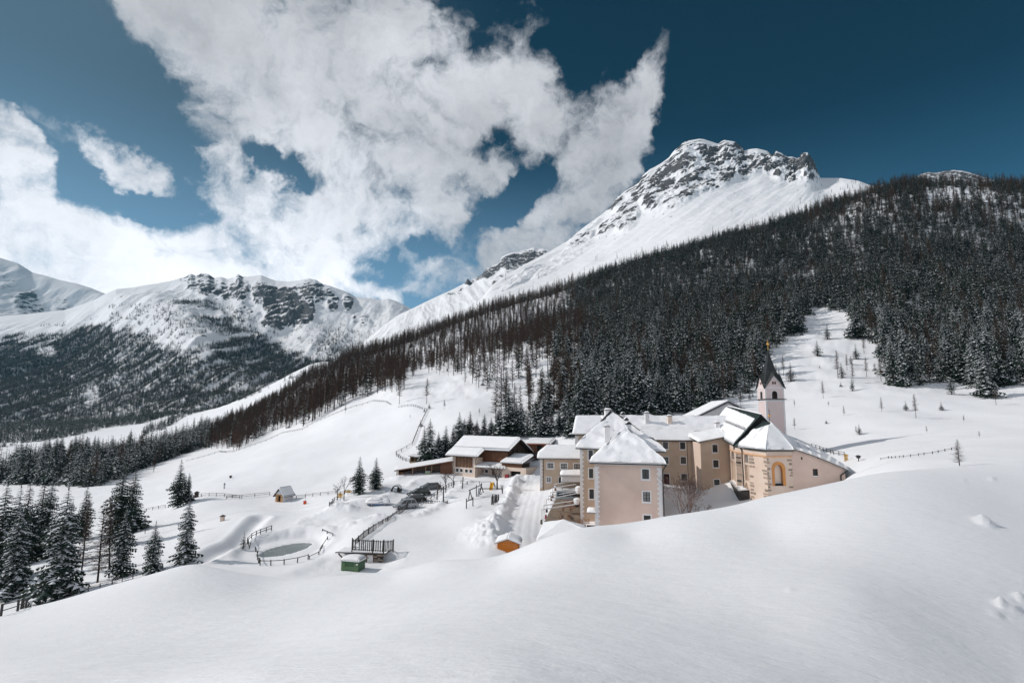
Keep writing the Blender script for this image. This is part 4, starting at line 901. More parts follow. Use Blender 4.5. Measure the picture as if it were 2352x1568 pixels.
def opwall(root, name, fr, u0, u1, z0, zt, wins, m='plaster', **k):
    """wins: (u, zb, w, h, dict for window)"""
    t = TB(); wall(t, fr, u0, u1, z0, zt, [x[:4] for x in wins], brk=k.pop('brk', ()), mr_=0)
    o = part(name, t, [m], root, **k)
    for x in wins: window(root, fr, *x[:4], **(x[4] if len(x) > 4 else {}))
    return o
_q = {}
def quoins(root, fr, u, side, z0, z1, hq=.38, lens=(.62, .86), m='trim', thick=.045, corner=None):
    """side +1: blocks reach right from u; -1: left"""
    z = z0; i = 0
    while z+hq*.9 < z1:
        ln = lens[i % 2]; key = (round(hq, 2), ln, m, thick)
        if key not in _q:
            t = TB(); fbox(t, L0, 0, ln, .003, thick, 0.012, hq-.012); _q[key] = t.mesh('quoin', [M[m]])
        o = link('quoin', _q[key], root, fr(u if side > 0 else u-ln, 0, z)-wl(root)); o.rotation_euler[2] = fr.a
        z += hq; i += 1
def snowpatch(tb, A, B, C, D, th=.45, free=(1, 1, 1, 1), res=.45, mi=0, lump=.10, seed=0):
    """snow lying on the slope A B C D (A, B the lower edge); free edges are rounded off"""
    A, B, C, D = map(Vector, (A, B, C, D)); L = max((B-A).length, (C-D).length); H = max((D-A).length, (C-B).length)
    nu = int(min(60, max(4, L/res))); nv = int(min(40, max(3, H/res)))
    idx = {}; n0 = len(tb.v); P0 = np.zeros((nv+1, nu+1, 3)); E = np.zeros((nv+1, nu+1))
    for j in range(nv+1):
        t = j/nv; t = t*t*(3-2*t)*.35+t*.65
        for i in range(nu+1):
            s = i/nu; s = s*s*(3-2*s)*.35+s*.65; p = A.lerp(B, s).lerp(D.lerp(C, s), t); P0[j, i] = p
            wd = (A.lerp(D, t)-B.lerp(C, t)).length
            d = min([x for x, fl in zip((t*H, (1-s)*wd, (1-t)*H, s*wd), free) if fl] or [9]); E[j, i] = d
    pr = np.sqrt(np.clip(1-(1-np.clip(E/(th*.95), 0, 1))**2, 0, 1))
    nz_ = fbm(P0[..., 0]/2.2+seed, P0[..., 1]/2.2+P0[..., 2]/3, 4, 80)+.8*fbm(P0[..., 0]/.8, P0[..., 1]/.8+P0[..., 2]/.8, 3, 84)*.4
    top = P0.copy(); top[..., 2] += th*(.30+.70*pr)*(1+nz_*lump*2.2)
    wob = fbm(P0[..., 0]/1.1, P0[..., 1]/1.1+P0[..., 2]/1.1, 3, 87)*.10*(1-np.clip(E/.6, 0, 1))
    top[..., 0] += wob; top[..., 1] += wob
    tb.v += [tuple(p) for p in top.reshape(-1, 3)]
    for j in range(nv):
        for i in range(nu):
            a = n0+j*(nu+1)+i; tb.f.append((a, a+1, a+nu+2, a+nu+1)); tb.m.append(mi)
    def skirt(ids):
        m0 = len(tb.v)
        for (j, i) in ids: tb.v.append((P0[j, i][0], P0[j, i][1], P0[j, i][2]+.012))
        for k in range(len(ids)-1):
            (j, i), (j2, i2) = ids[k], ids[k+1]; tb.f.append((n0+j*(nu+1)+i, n0+j2*(nu+1)+i2, m0+k+1, m0+k)); tb.m.append(mi)
    skirt([(0, i) for i in range(nu+1)]); skirt([(j, nu) for j in range(nv+1)]); skirt([(nv, i) for i in range(nu+1)]); skirt([(j, 0) for j in range(nv+1)])
def slab(tb, pts, th=.14, mi=0):
    pts = [Vector(p) for p in pts]; lo = [p-Vector((0, 0, th)) for p in pts]; n = len(pts)
    tb.add(pts, mi); tb.add(lo[::-1], mi)
    for i in range(n): tb.add([pts[i], pts[(i+1) % n], lo[(i+1) % n], lo[i]], mi)
def pipe(root, pts, r=.07, m='metal', name='downpipe', k=6):
    t = TB()
    for a, b in zip(pts[:-1], pts[1:]): t.tube(a, b, r, r, k)
    return part(name, t, [m], root)
def chimney(root, cv, x0, x1, yt, yb, Y, m='trim', cap='flat', snow=True, d=None, down=1.5):
    a = at(*cv(x0, yt), Y); b = at(*cv(x1, yb), Y); w_ = b.x-a.x; f = Fr((a.x, a.y), 0.0); zt, zb = a.z, b.z-down; t = TB(); dd = d or w_*.9
    fbox(t, f, 0, w_, 0, -dd, zb, zt-.35); o = part('chimney', t, [m], root)
    c = TB(); fbox(c, f, -.06, w_+.06, .06, -dd-.06, zt-.35, zt-.22)
    if cap == 'gable':
        p = [f(-.1, .1, zt-.22), f(w_+.1, .1, zt-.22), f(w_/2, .1, zt+.15)]; q = [x-f.n*(dd+.2) for x in p]
        c.add(p); c.add(q); c.add([p[0], p[2], q[2], q[0]]); c.add([p[1], p[2], q[2], q[1]])
    part('cap', c, ['metal'], root, o)
    if snow:
        s = TB()
        if cap == 'gable':
            snowpatch(s, p[0], q[0], q[2], p[2], .16, res=.3); snowpatch(s, q[1], p[1], p[2], q[2], .16, res=.3)
        else: snowpatch(s, f(-.06, .06, zt-.22), f(w_+.06, .06, zt-.22), f(w_+.06, -dd-.06, zt-.22), f(-.06, -dd-.06, zt-.22), .34, res=.25)
        part('snow_cap', s, ['rsnow'], root, o, smooth=True)
    return o
# ------------------------------------------------------------------ convent: tall corner house with hipped roofs
A10 = R_(-10)
ff = Fr(at(1366.5, 1213, 92), A10); uR = ff.hit(1521.5, 1120)[0]; zE = ff.hit(1366.5, 1066)[1]
root = empty('convent_house', ff(uR/2, -6, -18), 'tall pink convent house with white corner stones and steep hipped snowy roof', 'house')
W1 = pxwin(ff, c3, 968, 1045, 812, 930); W2_ = pxwin(ff, c3, 979, 1058, 1078, 1196); W3 = pxwin(ff, c3, 987, 1065, 1355, 1468)
opwall(root, 'wall', ff, 0, uR, -19, zE, [(*W1, dict(nx=2, ny=3, trim=.2)), (*W2_, dict(nx=2, ny=3, trim=.2, gl='curtain')), (*W3, dict(nx=2, ny=3, trim=.2))])
t = TB()
for j in range(6):
    z = W3[1]+W3[3]*j/6
    for s in (-1, 1):
        t.tube(ff(W3[0]-W3[2]/2*s, .03, z), ff(W3[0]+W3[2]/2*s, .03, z+W3[3]/5), .018, .018, 4)
part('window_grille', t, ['frame'], root)
t = TB(); fbox(t, ff, 0, uR, -.02, .06, zE-.02, zE+.28); part('eave_band', t, ['trim'], root)
# side and rear walls of the front block
t = TB(); fb = Fr(ff(uR, 0, 0), A10+R_(90)); wall(t, fb, 0, 15, -19, zE+.2); fl = Fr(ff(0, -15, 0), A10-R_(90)); wall(t, fl, 0, 15, -19, zE+.2); part('side_wall', t, ['plaster2'], root)
quoins(root, ff, .02, 1, -18.6, zE-.05, .385, (.58, .80)); quoins(root, ff, uR-.02, -1, -18.6, zE-.05, .385, (.58, .80))
# set-back wing of the same house, seen to the left
fL = Fr(at(1333, 1197, 99), A10); zL = fL.hit(1333, 1030)[1]
wl_ = []
for (a, b, y0, y1) in ((337, 385, 590, 703), (342, 390, 806, 920), (346, 398, 1047, 1163)):
    wl_.append((*pxwin(fL, c3, a, b, y0, y1), dict(nx=2, ny=3 if y0 < 1000 else 1, trim=.17)))
opwall(root, 'wing_wall', fL, 0, 11.5, -20, zL+.1, wl_, m='plaster2')
quoins(root, fL, .02, 1, -19, zL-.1, .385, (.45, .66))
t = TB(); fw = Fr(fL(0, -26, 0), A10-R_(90)); wall(t, fw, 0, 26, -20, zL+.1); part('side_wall', t, ['plaster2'], root)
t = TB(); fw = Fr(fL(12.2, 0, 0), A10+R_(90)); wall(t, fw, 0, 24, -20, zL-.4); part('side_wall', t, ['plaster2'], root)
# roofs
zE2 = zE+.30
E1 = ff(-.75, .65, zE2); E2 = ff(uR+.65, .65, zE2); aP = ff.off(-6.5); uA, zA = aP.hit(1437.6, 987); A_ = aP(uA, 0, zA)
bP = ff.off(-15.0); uB, zB = bP.hit(1405.3, 948); B_ = bP(uB, 0, zB)
ML = fL(-.7, .6, zL+.12); mu = (B_-fL.o).dot(fL.e); MR = fL(14.8, .6, zL-.25); MBl = fL(-.7, -25, zL+.12); MBr = fL(14.8, -25, zL-.25); BB = fL(mu, -25, zB)
A2 = A_-ff.n*9.5
t = TB()
F_E2b = E2-ff.n*13; F_E1b = E1-ff.n*13
for q in ([E1, E2, A_], [E2, F_E2b, A2, A_], [F_E1b, E1, A_, A2], [ML, MR, B_], [MR, MBr, BB, B_], [MBl, ML, B_, BB]): slab(t, q, .16)
part('roof', t, ['metal'], root)
def lift(P, d=.02): return Vector(P)+Vector((0, 0, d))
s = TB()
snowpatch(s, E1, E2, A_, A_, .62, (1, 0, 0, 0), seed=1, lump=.38); snowpatch(s, E2, F_E2b, A2, A_, .42, (1, 0, 0, 0), seed=2, lump=.2); snowpatch(s, F_E1b, E1, A_, A2, .5, (1, 0, 0, 0), seed=3, lump=.2)
snowpatch(s, ML, MR, B_, B_, .5, (1, 0, 0, 0), seed=4, lump=.35); snowpatch(s, MR, MBr, BB, B_, .4, (1, 0, 0, 0), seed=5); snowpatch(s, MBl, ML, B_, BB, .5, (1, 0, 0, 0), seed=6, lump=.4)
part('roof_snow', s, ['rsnow'], root, smooth=True)
# bare dark hips and ridges where the snow has slid off
t = TB()
for a, b, w_ in ((A_, A_.lerp(E1, .62), .10), (A_, A_.lerp(E2, .3), .10), (B_, B_.lerp(ML, .38), .14), (B_, B_.lerp(MR, .55), .17), (A_, A_.lerp(A2, .5), .16)): t.tube(lift(a, .50), lift(b, .46), w_, w_*.5, 5)
part('ridge_cap', t, ['metal'], root)
# dark plates on the left side of the ridge
t = TB(); q0 = B_.lerp(ML, .05)+Vector((0, 0, .5)); slab(t, [q0, B_.lerp(ML, .36)+Vector((-.1, 0, .5)), B_.lerp(ML, .34)+Vector((.45, 0, .75)), B_.lerp(ML, .05)+Vector((.5, 0, .62))], .1); part('ridge_cap', t, ['metal'], root)
q = random.Random(12)
for (a0_, b0_, c0_, nn_) in ((E1, E2, A_, 7), (ML, MR, B_, 3), (MBl, ML, B_, 7)):
    for i in range(nn_):
        t = TB(); s_, v_ = q.uniform(.15, .8), q.uniform(.15, .8); e_ = a0_.lerp(b0_, s_); p = e_.lerp(c0_, v_)+Vector((0, 0, .50)); d_ = (b0_-a0_).normalized()*q.uniform(.3, .8)+(c0_-e_).normalized()*q.uniform(-.4, .5); w_ = (c0_-e_).normalized()*q.uniform(.05, .16); m1 = p+d_*.5+w_*1.2
        t.add([p, m1, p+d_, p+d_*.55-w_*.3]); part('bare_patch', t, ['metal'], root)
t = TB()
gz_ = ff.off(.55).hit(*c3(530, 683))[1]
for i in range(9): u_ = 1.6+i*.95; p = E1.lerp(E2, u_/11).lerp(A_, .19); t.tube(lift(p, .3), lift(p, .62), .02, .02, 4)
t.tube(lift(E1.lerp(E2, .14).lerp(A_, .19), .58), lift(E1.lerp(E2, .92).lerp(A_, .19), .52), .025, .025, 4); part('snow_guard', t, ['frame'], root)
t = TB(); t.tube(E1+Vector((0, 0, -.08)), E2+Vector((0, 0, -.08)), .10, .10, 6); t.tube(E2+Vector((0, 0, -.08)), F_E2b+Vector((0, 0, -.08)), .10, .10, 6); part('gutter', t, ['metal'], root)
t = TB(); t.tube(ML+Vector((0, 0, -.08)), MR+Vector((0, 0, -.08)), .09, .09, 6); part('gutter', t, ['metal'], root)
pipe(root, [E2+Vector((0, 0, -.1)), ff(uR+.12, .12, zE-.7), ff(uR+.12, .12, -18.8)], .085)
# fallen-snow slabs, little roof vents
for (x, y, w2) in ((565, 145, 74), ): pass
chimney(root, c3, 535, 603, 100, 178, 106, d=1.6); chimney(root, c3, 525, 590, 290, 395, 98.5, down=3); chimney(root, c3, 722, 768, 148, 235, 107, cap='gable'); chimney(root, c3, 758, 805, 215, 300, 103, cap='gable'); chimney(root, c3, 778, 840, 262, 350, 99, cap='gable', down=3)
for (x0, x1, y0, y1, Y) in ((932, 985, 370, 430, 105), (1018, 1068, 460, 520, 100)):
    chimney(root, c3, x0, x1, y0, y1, Y, m='metal', snow=True, down=1)
# dormer on the right slope
t = TB(); d0 = at(*c3(965, 400), 108); d1 = at(*c3(1092, 442), 108); slab(t, [d0, d1, d1+Vector((0, -1.2, -.15)), d0+Vector((0, -1.6, -.3))], .25); part('dormer', t, ['metal'], root)
# small porch roof with snow and stove pipe by the corner
t = TB(); pq = at(*c3(388, 1310), 92.5); fq = Fr((pq.x, pq.y), A10); slab(t, [fq(-.9, .6, pq.z-.1), fq(.5, .6, pq.z-.1), fq(.5, -.9, pq.z+.3), fq(-.9, -.9, pq.z+.3)], .08); po = part('porch_roof', t, ['frame'], root)
s = TB(); snowpatch(s, fq(-.95, .65, pq.z-.1), fq(.5, .65, pq.z-.1), fq(.5, -.9, pq.z+.3), fq(-.95, -.9, pq.z+.3), .4, res=.25); part('snow_cap', s, ['rsnow'], root, po, smooth=True)
# ------------------------------------------------------------------ long rear wing
fW = Fr(at(1605, 1100, 123), R_(-1)); uW0 = fW.hit(1470, 1050)[0]; zW = fW.hit(1550, 1011)[1]
root = empty('convent_wing', fW(uW0/2, -4, -10), 'long tan convent wing with two chimneys on its level snowy roof', 'building')
wins = []
for (a, b, y0, y1, nx, gl) in ((1211, 1268, 492, 577, 2, 'glass'), (1413, 1472, 495, 580, 2, 'glass'), (1214, 1274, 668, 752, 1, 'glass'), (1420, 1480, 667, 751, 1, 'glass'), (1428, 1492, 866, 948, 1, 'glass')):
    wins.append((*pxwin(fW, c3, a, b, y0, y1), dict(nx=nx, ny=3 if nx == 2 else 1, trim=.15)))
opwall(root, 'wall', fW, uW0, 0, -19, zW-.1, wins, m='plaster2')
M['wine'] = mat('wine_red_door', (.045, .012, .012), .8)
dw = pxwin(fW, c3, 1222, 1285, 866, 990); t = TB(); fbox(t, fW, dw[0]-dw[2]/2, dw[0]+dw[2]/2, .01, .05, dw[1], dw[1]+dw[3]); part('door', t, ['wine'], root)
t = TB()
for s_ in (-1, 1): fbox(t, fW, dw[0]+s_*(dw[2]/2+.08)-.08, dw[0]+s_*(dw[2]/2+.08)+.08, .004, .07, dw[1], dw[1]+dw[3]+.16)
fbox(t, fW, dw[0]-dw[2]/2, dw[0]+dw[2]/2, .004, .07, dw[1]+dw[3], dw[1]+dw[3]+.16); part('door_frame', t, ['trim'], root)
rP = fW.off(-7.5); zr = rP.hit(1560, 959)[1]; ur0 = rP.hit(1380, 957)[0]; ur1 = rP.hit(1700, 957)[0]; ue0 = uW0-6; ue1 = 9.0
e0, e1_, r1_, r0_ = fW(ue0, .5, zW), fW(ue1, .5, zW), rP(ur1, 0, zr), rP(ur0, 0, zr)
t = TB(); slab(t, [e0, e1_, r1_, r0_], .15); bk = fW.off(-15.5); slab(t, [r0_, r1_, bk(ue1, 0, zW), bk(ue0, 0, zW)], .15); part('roof', t, ['metal'], root)
s = TB(); mid0, mid1 = e0.lerp(r0_, .42), e1_.lerp(r1_, .42)
snowpatch(s, e0, e1_, mid1, mid0, .42, (1, 0, 1, 0), seed=11, lump=.2); snowpatch(s, mid0, mid1, r1_, r0_, .56, (1, 0, 0, 0), seed=12, lump=.3); snowpatch(s, bk(ue1, 0, zW), bk(ue0, 0, zW), r0_, r1_, .5, (1, 0, 0, 0), seed=13); part('roof_snow', s, ['rsnow'], root, smooth=True)
t = TB(); t.tube(e0-Vector((0, 0, .05)), e1_-Vector((0, 0, .05)), .09, .09, 6); part('gutter', t, ['metal'], root)
t = TB(); gu, gz2 = fW.off(-1.9).hit(*c3(1575, 360)); gu2 = fW.off(-1.9).hit(*c3(1835, 360))[0]
for i in range(16): u_ = gu+(gu2-gu)*i/15; t.tube(fW(u_, -1.9, gz2-.5), fW(u_, -1.9, gz2+.1), .02, .02, 4)
t.tube(fW(gu, -1.9, gz2), fW(gu2, -1.9, gz2), .03, .03, 4); part('snow_guard', t, ['frame'], root)
pipe(root, [fW(-.35, .25, zW-.1), fW(-.25, .15, zW-1), fW(-.2, .15, -14)], .16); pipe(root, [fW(fW.hit(*c3(1498, 600))[0], .06, zW-.3), fW(fW.hit(*c3(1510, 990))[0], .06, -13)], .035)
chimney(root, c3, 1003, 1052, 135, 255, 127.5, down=1.5); chimney(root, c3, 1270, 1320, 172, 255, 127.5, m='cream', down=1.5); chimney(root, c3, 1832, 1887, 250, 365, 126, down=2)
# west end of the wing
f2 = Fr(at(1321, 1040, 127), R_(-1)); z2 = f2.hit(1340, 997)[1]; u2 = 7
t = TB(); wall(t, f2, 0, u2, -18, z2); o = part('wing_wall', t, ['plaster2'], root); quoins(root, f2, .02, 1, -12.5, z2-.1, .42, (.6, .9))
q = [f2(-.7, .6, z2), f2(u2, .6, z2), *(lambda p: (p(u2+4, 0, zr), p(p.hit(1322, 958)[0], 0, zr)))(f2.off(-7))]
t = TB(); slab(t, q, .15); part('roof', t, ['metal'], root); s = TB(); snowpatch(s, *q, .62, (1, 0, 1, 1), seed=14); part('roof_snow', s, ['rsnow'], root, smooth=True)
# ------------------------------------------------------------------ annex with three windows beside the church
fA = Fr(at(*c4(278, 955), 118), R_(2)); uA1 = fA.hit(*c4(592, 700))[0]; root = empty('convent_annex', fA(uA1/2, -2, -11), 'tan annex with three windows and a slanting snowy roof between long wing and church', 'building')
za0 = fA.hit(*c4(262, 362))[1]; za1 = fA.hit(*c4(545, 295))[1]; zta = lambda u: za0+(za1-za0)*u/uA1
wins = [(*pxwin(fA, c4, 411, 472, 393, 492), dict(nx=2, ny=3, trim=.16)), (*pxwin(fA, c4, 420, 484, 586, 682), dict(nx=2, ny=3, trim=.16)), (*pxwin(fA, c4, 432, 498, 832, 905), dict(nx=1, ny=1, trim=.16))]
opwall(root, 'wall', fA, 0, uA1+1.5, -17, zta, wins, m='plaster2')
fs = Fr(fA(0, -6, 0), fA.a-R_(90)); t = TB(); wall(t, fs, 0, 6, -17, za0); part('side_wall', t, ['cream'], root)
q = [fA(-.5, .45, za0+.05), fA(uA1, .45, za1+.05), fA(uA1+1, -5.5, za1+1.4), fA(-.5, -6.5, za0+1.2)]
t = TB(); slab(t, q, .12); part('roof', t, ['metal'], root); s = TB(); snowpatch(s, *q, .5, (1, 0, 0, 1), seed=21, lump=.2); part('roof_snow', s, ['rsnow'], root, smooth=True)
# ------------------------------------------------------------------ church
PL = [at(1664, 1060, 131), at(1692, 1080, 107), at(1707.5, 1080, 105.2), at(1722, 1080, 101), at(1762.5, 1090, 95.5), at(1818.8, 1060, 96.5)]
ZC_ = -5.25; root = empty('church', (47, 108, -14), 'pale church with polygonal choir, brown corner stones and snowy ribbed metal roof', 'church')
fN, fP_, fB_, f1_, f2_ = [Fr2(PL[i], PL[i+1]) for i in range(5)]; LN = [(Vector(PL[i+1].xy)-Vector(PL[i].xy)).length for i in range(5)]
def archfill(tb, fr, uc, zb, w_, h_, kind='round', n=8, mi=0, d=0.0):
    """fills the corners of a rectangular opening so that it ends in an arch"""
    r = w_/2; hs = zb+h_-(r if kind == 'round' else r*1.45); zt = zb+h_
    def arc(t):
        if kind == 'round': return uc-r*math.cos(t), hs+r*math.sin(t)
        k = t/(math.pi/2); 
        if k <= 1: return uc-r+r*(1-math.cos(k*math.pi/2*.82))/(1-math.cos(math.pi/2*.82)), hs+(zt-hs)*math.sin(k*math.pi/2)
        k = 2-k; return uc+r-r*(1-math.cos(k*math.pi/2*.82))/(1-math.cos(math.pi/2*.82)), hs+(zt-hs)*math.sin(k*math.pi/2)
    pts = [arc(math.pi*i/(2*n)) for i in range(2*n+1)]
    for half, cu in ((pts[:n+1], uc-r), (pts[n:], uc+r)):
        for a, b in zip(half[:-1], half[1:]): tb.add([fr(cu, d, zt), fr(a[0], d, a[1]), fr(b[0], d, b[1])], mi)
    for a, b in zip(pts[:-1], pts[1:]): tb.add([fr(a[0], d, a[1]), fr(b[0], d, b[1]), fr(b[0], d-.35, b[1]), fr(a[0], d-.35, a[1])], mi)
    return [(uc-r, zb)]+pts+[(uc+r, zb)]
def niche(root, fr, op, m_back, name, depth=.35, kind='round', arch=True):
    t = TB(); a, b = op[0]-op[2]/2, op[0]+op[2]/2; t.add([fr(a, -depth, op[1]), fr(b, -depth, op[1]), fr(b, -depth, op[1]+op[3]), fr(a, -depth, op[1]+op[3])]); return part(name, t, [m_back], root)
ops_n = [pxwin(fN, c4, 646, 684, 440, 570), pxwin(fN, c4, 655, 697, 612, 845), pxwin(fN, c4, 577, 599, 392, 520)]
t = TB(); wall(t, fN, 0, LN[0], -17, ZC_, ops_n, rec=.35)
for o_ in (ops_n[0], ops_n[2]): archfill(t, fN, *o_)
part('nave_wall', t, ['cream'], root)
for i, o_ in enumerate(ops_n): niche(root, fN, o_, 'plaster2' if i == 1 else 'curtain', 'blind_niche' if i == 1 else 'arched_window')
ops_b = [pxwin(fB_, c4, 814, 856, 482, 615), pxwin(fB_, c4, 822, 866, 655, 835), pxwin(fB_, c4, 822, 860, 880, 1030)]
t = TB(); wall(t, fP_, 0, LN[1], -17, ZC_); part('pier_wall', t, ['stonelt'], root)
t = TB(); wall(t, fB_, 0, LN[2], -17, ZC_, ops_b, rec=.35); archfill(t, fB_, *ops_b[0]); archfill(t, fB_, *ops_b[2]); part('bay_wall', t, ['cream'], root)
for i, o_ in enumerate(ops_b): niche(root, fB_, o_, ('curtain', 'plaster2', 'orange')[i], ('arched_window', 'blind_niche', 'door')[i])
t = TB(); wall(t, f1_, 0, LN[3], -17, ZC_); part('choir_wall', t, ['cream'], root)
gop = pxwin(f2_, c4, 1200, 1288, 640, 905); t = TB(); wall(t, f2_, 0, LN[4], -17, ZC_, [gop], rec=.55); arc_ = archfill(t, f2_, *gop, kind='gothic'); part('choir_wall', t, ['cream'], root, label='choir wall with the pointed orange window niche')
niche(root, f2_, gop, 'cream', 'window_niche', .55)
# orange moulding around the pointed niche, dark sloping sill with snow
t = TB(); cx_ = gop[0]; cz_ = gop[1]+gop[3]*.35
big = [((u-cx_)*1.62+cx_, z+ (.45 if i not in (0, len(arc_)-1) else -.12)) for i, (u, z) in enumerate(arc_)]
for i in range(len(arc_)-1):
    a, b, c, d = arc_[i], arc_[i+1], big[i+1], big[i]
    t.add([f2_(a[0], .03, a[1]), f2_(b[0], .03, b[1]), f2_(c[0], .07, c[1]), f2_(d[0], .07, d[1])]); t.add([f2_(a[0], .03, a[1]), f2_(b[0], .03, b[1]), f2_(b[0], -.5, b[1]), f2_(a[0], -.5, a[1])]); t.add([f2_(d[0], .07, d[1]), f2_(c[0], .07, c[1]), f2_(c[0], 0, c[1]), f2_(d[0], 0, d[1])])
part('window_surround', t, ['orange'], root)
t = TB(); u0_, u1_ = gop[0]-gop[2]*.62, gop[0]+gop[2]*.62; t.add([f2_(u0_, .09, gop[1]-.05), f2_(u1_, .09, gop[1]-.05), f2_(u1_-.2, -.5, gop[1]+.5), f2_(u0_+.2, -.5, gop[1]+.5)]); o = part('sill', t, ['metal'], root)
s = TB(); snowpatch(s, f2_(u0_+.3, -.25, gop[1]+.3), f2_(u1_-.3, -.25, gop[1]+.3), f2_(u1_-.3, -.5, gop[1]+.42), f2_(u0_+.3, -.5, gop[1]+.42), .12, res=.2); part('snow', s, ['rsnow'], root, o, smooth=True)
# cornices
for f, L in ((fN, LN[0]), (fP_, LN[1]), (fB_, LN[2]), (f1_, LN[3]), (f2_, LN[4])):
    t = TB(); fbox(t, f, -.04, L+.04, .002, .14, ZC_-1.02, ZC_-.84); fbox(t, f, -.03, L+.03, .002, .09, ZC_-1.14, ZC_-1.02); part('cornice', t, ['peach'], root)
    t = TB(); fbox(t, f, 0, L, .002, .05, ZC_-.84, ZC_-.03); part('frieze', t, ['cream'], root)
# corner stones, each its own block
def stones(fr, u, side, z0, z1, seed, wmin=.35, wmax=1.2, m=('stone', 'stonelt')):
    q = random.Random(seed); z = z0
    while z < z1:
        h_ = q.uniform(.24, .42); w_ = q.uniform(wmin, wmax); t = TB(); a = u if side > 0 else u-w_
        fbox(t, fr, a, a+w_, .003, q.uniform(.03, .07), z, z+h_)
        if q.random() < .8: part('stone', t, [q.choice(m)], root)
        z += h_+q.uniform(.10, .34)
stones(fP_, .02, 1, -14.6, ZC_-1.2, 1, .7, 1.6, ('stone', 'dkstone', 'stone')); stones(f1_, .02, 1, -14.5, ZC_-1.3, 2, .8, 1.8, ('stonelt', 'stone')); stones(f1_, LN[3]-.02, -1, -15, ZC_-1.3, 3, .5, 1.6); stones(f2_, .02, 1, -15, ZC_-1.3, 4, .2, .7); stones(f2_, LN[4]-.02, -1, -14, ZC_-1.3, 5, .3, .95)
# low side wall of dark stone along the nave
sA, sB, = at(*c4(592, 880), 124), at(*c4(735, 1022), 103.5); fS = Fr2(sA, sB); LS = (sB-sA).to_2d().length; zs0 = fS.hit(*c4(735, 965))[1]
t = TB(); fbox(t, fS, 0, LS+1.4, 0, -1.6, -17, zs0); part('plinth', t, ['dkstone'], root); s = TB(); snowpatch(s, fS(0, .05, zs0), fS(LS+1.4, .05, zs0), fS(LS+1.4, -1.7, zs0+.2), fS(0, -1.7, zs0+.2), .35); part('ledge_snow', s, ['rsnow'], root, smooth=True)
t = TB(); fbox(t, fS.off(-1.65), 0, LS, 0, -.5, -17, zs0+1.6); part('plinth', t, ['plaster2'], root)
# roof of the nave
N1 = at(1748, 953, 108); N2 = at(1671, 934, 138); Ne = at(*c4(668, 352), 108.2); Nf = at(1628, 988, 137); Ne.z = ZC_+.35
Nr = Vector((2*N1.x-Ne.x-.5, N1.y-1.0, ZC_+.5)); Nrb = Vector((2*N2.x-Nf.x, N2.y, ZC_+.5))
t = TB(); slab(t, [Nf, Ne, N1, N2], .18); slab(t, [Nr, Nrb, N2, N1], .18); part('roof', t, ['teal'], root)
t = TB(); nrib = 46
for i in range(nrib+1):
    a, b = Ne.lerp(Nf, i/nrib), N1.lerp(N2, i/nrib); t.tube(a.lerp(b, .55)+Vector((0, 0, .03)), b+Vector((0, 0, .03)), .035, .035, 4)
t.tube(N1+Vector((0, 0, .06)), N2+Vector((0, 0, .06)), .11, .11, 6)
part('roof_rib', t, ['metal'], root, kind='stuff')
s = TB(); k1, k2 = .50, .80
snowpatch(s, Nf, Ne.lerp(Nf, .01), Ne.lerp(N1, .45).lerp(Nf.lerp(N2, .45), .018), Nf.lerp(N2, .45), .55, (1, 1, 1, 0), seed=31, lump=.2); snowpatch(s, Nf.lerp(N2, .48), Ne.lerp(N1, .48).lerp(Nf.lerp(N2, .48), .018), Ne.lerp(N1, .84).lerp(Nf.lerp(N2, .84), .04), Nf.lerp(N2, .97), .5, (1, 1, 1, 0), seed=32, lump=.2); snowpatch(s, Nr, Nrb, N2, N1, .4, (1, 0, 0, 1), seed=33); part('roof_snow', s, ['rsnow'], root, smooth=True)
t = TB()
for i in range(22): p = Ne.lerp(N1, .46).lerp(Nf.lerp(N2, .46), .03+i*.036); t.tube(p+Vector((0, 0, .2)), p+Vector((-.1, -.1, .8)), .03, .03, 4)
part('snow_guard', t, ['frame'], root)
t = TB(); dn = Vector((0, 0, -1.5)); out2 = Vector((-.25, -.9, 0)).normalized()*.12
t.add([Ne+out2+Vector((0, 0, -.1)), N1+out2+Vector((0, 0, .12)), N1+out2+dn, Ne+out2+dn*.7]); t.add([Nr+out2+Vector((0, 0, -.1)), N1+out2+Vector((0, 0, .12)), N1+out2+dn, Nr+out2+dn*.7]); part('gable', t, ['black'], root)
# roof of the choir
T_ = at(1767.8, 971, 101.5); G_ = N1+Vector((0, -.1, -1.25)); G_.x = N1.x+.1
ee = [at(*c4(672, 358), 107.4), at(*c4(750, 380), 105.6), at(*c4(848, 414), 100.7), at(*c4(1080, 446), 94.9), at(*c4(1432, 440), 95.9)]
for p in ee: p.z = ZC_+.02+(.1 if p is ee[0] else 0)
Er = Vector((Nr.x+.6, Nr.y, ZC_+.3))
tris = [(ee[0], ee[1], G_, G_), (ee[1], ee[2], T_, G_), (ee[2], ee[3], T_, T_), (ee[3], ee[4], T_, T_), (ee[4], Er, T_, T_)]
t = TB(); 
for a, b, c, d in tris: slab(t, [a, b, c] if c is d else [a, b, c, d], .14)
part('roof', t, ['teal'], root)
t = TB()
for i in range(9):
    b = G_.lerp(T_, i/8); a = ee[1].lerp(ee[2], i/8); t.tube(b+Vector((0, 0, .04)), b.lerp(a, .4)+Vector((0, 0, .04)), .035, .035, 4)
t.tube(G_+Vector((0, 0, .07)), T_+Vector((0, 0, .07)), .10, .10, 6); t.tube(T_+Vector((0, 0, .1)), T_.lerp(ee[3], .28)+Vector((0, 0, .1)), .09, .09, 5); t.tube(T_+Vector((0, 0, .1)), T_.lerp(ee[4], .5)+Vector((0, 0, .1)), .11, .04, 5); t.tube(T_+Vector((0, 0, .1)), T_.lerp(Er, .9)+Vector((0, 0, .1)), .13, .1, 5)
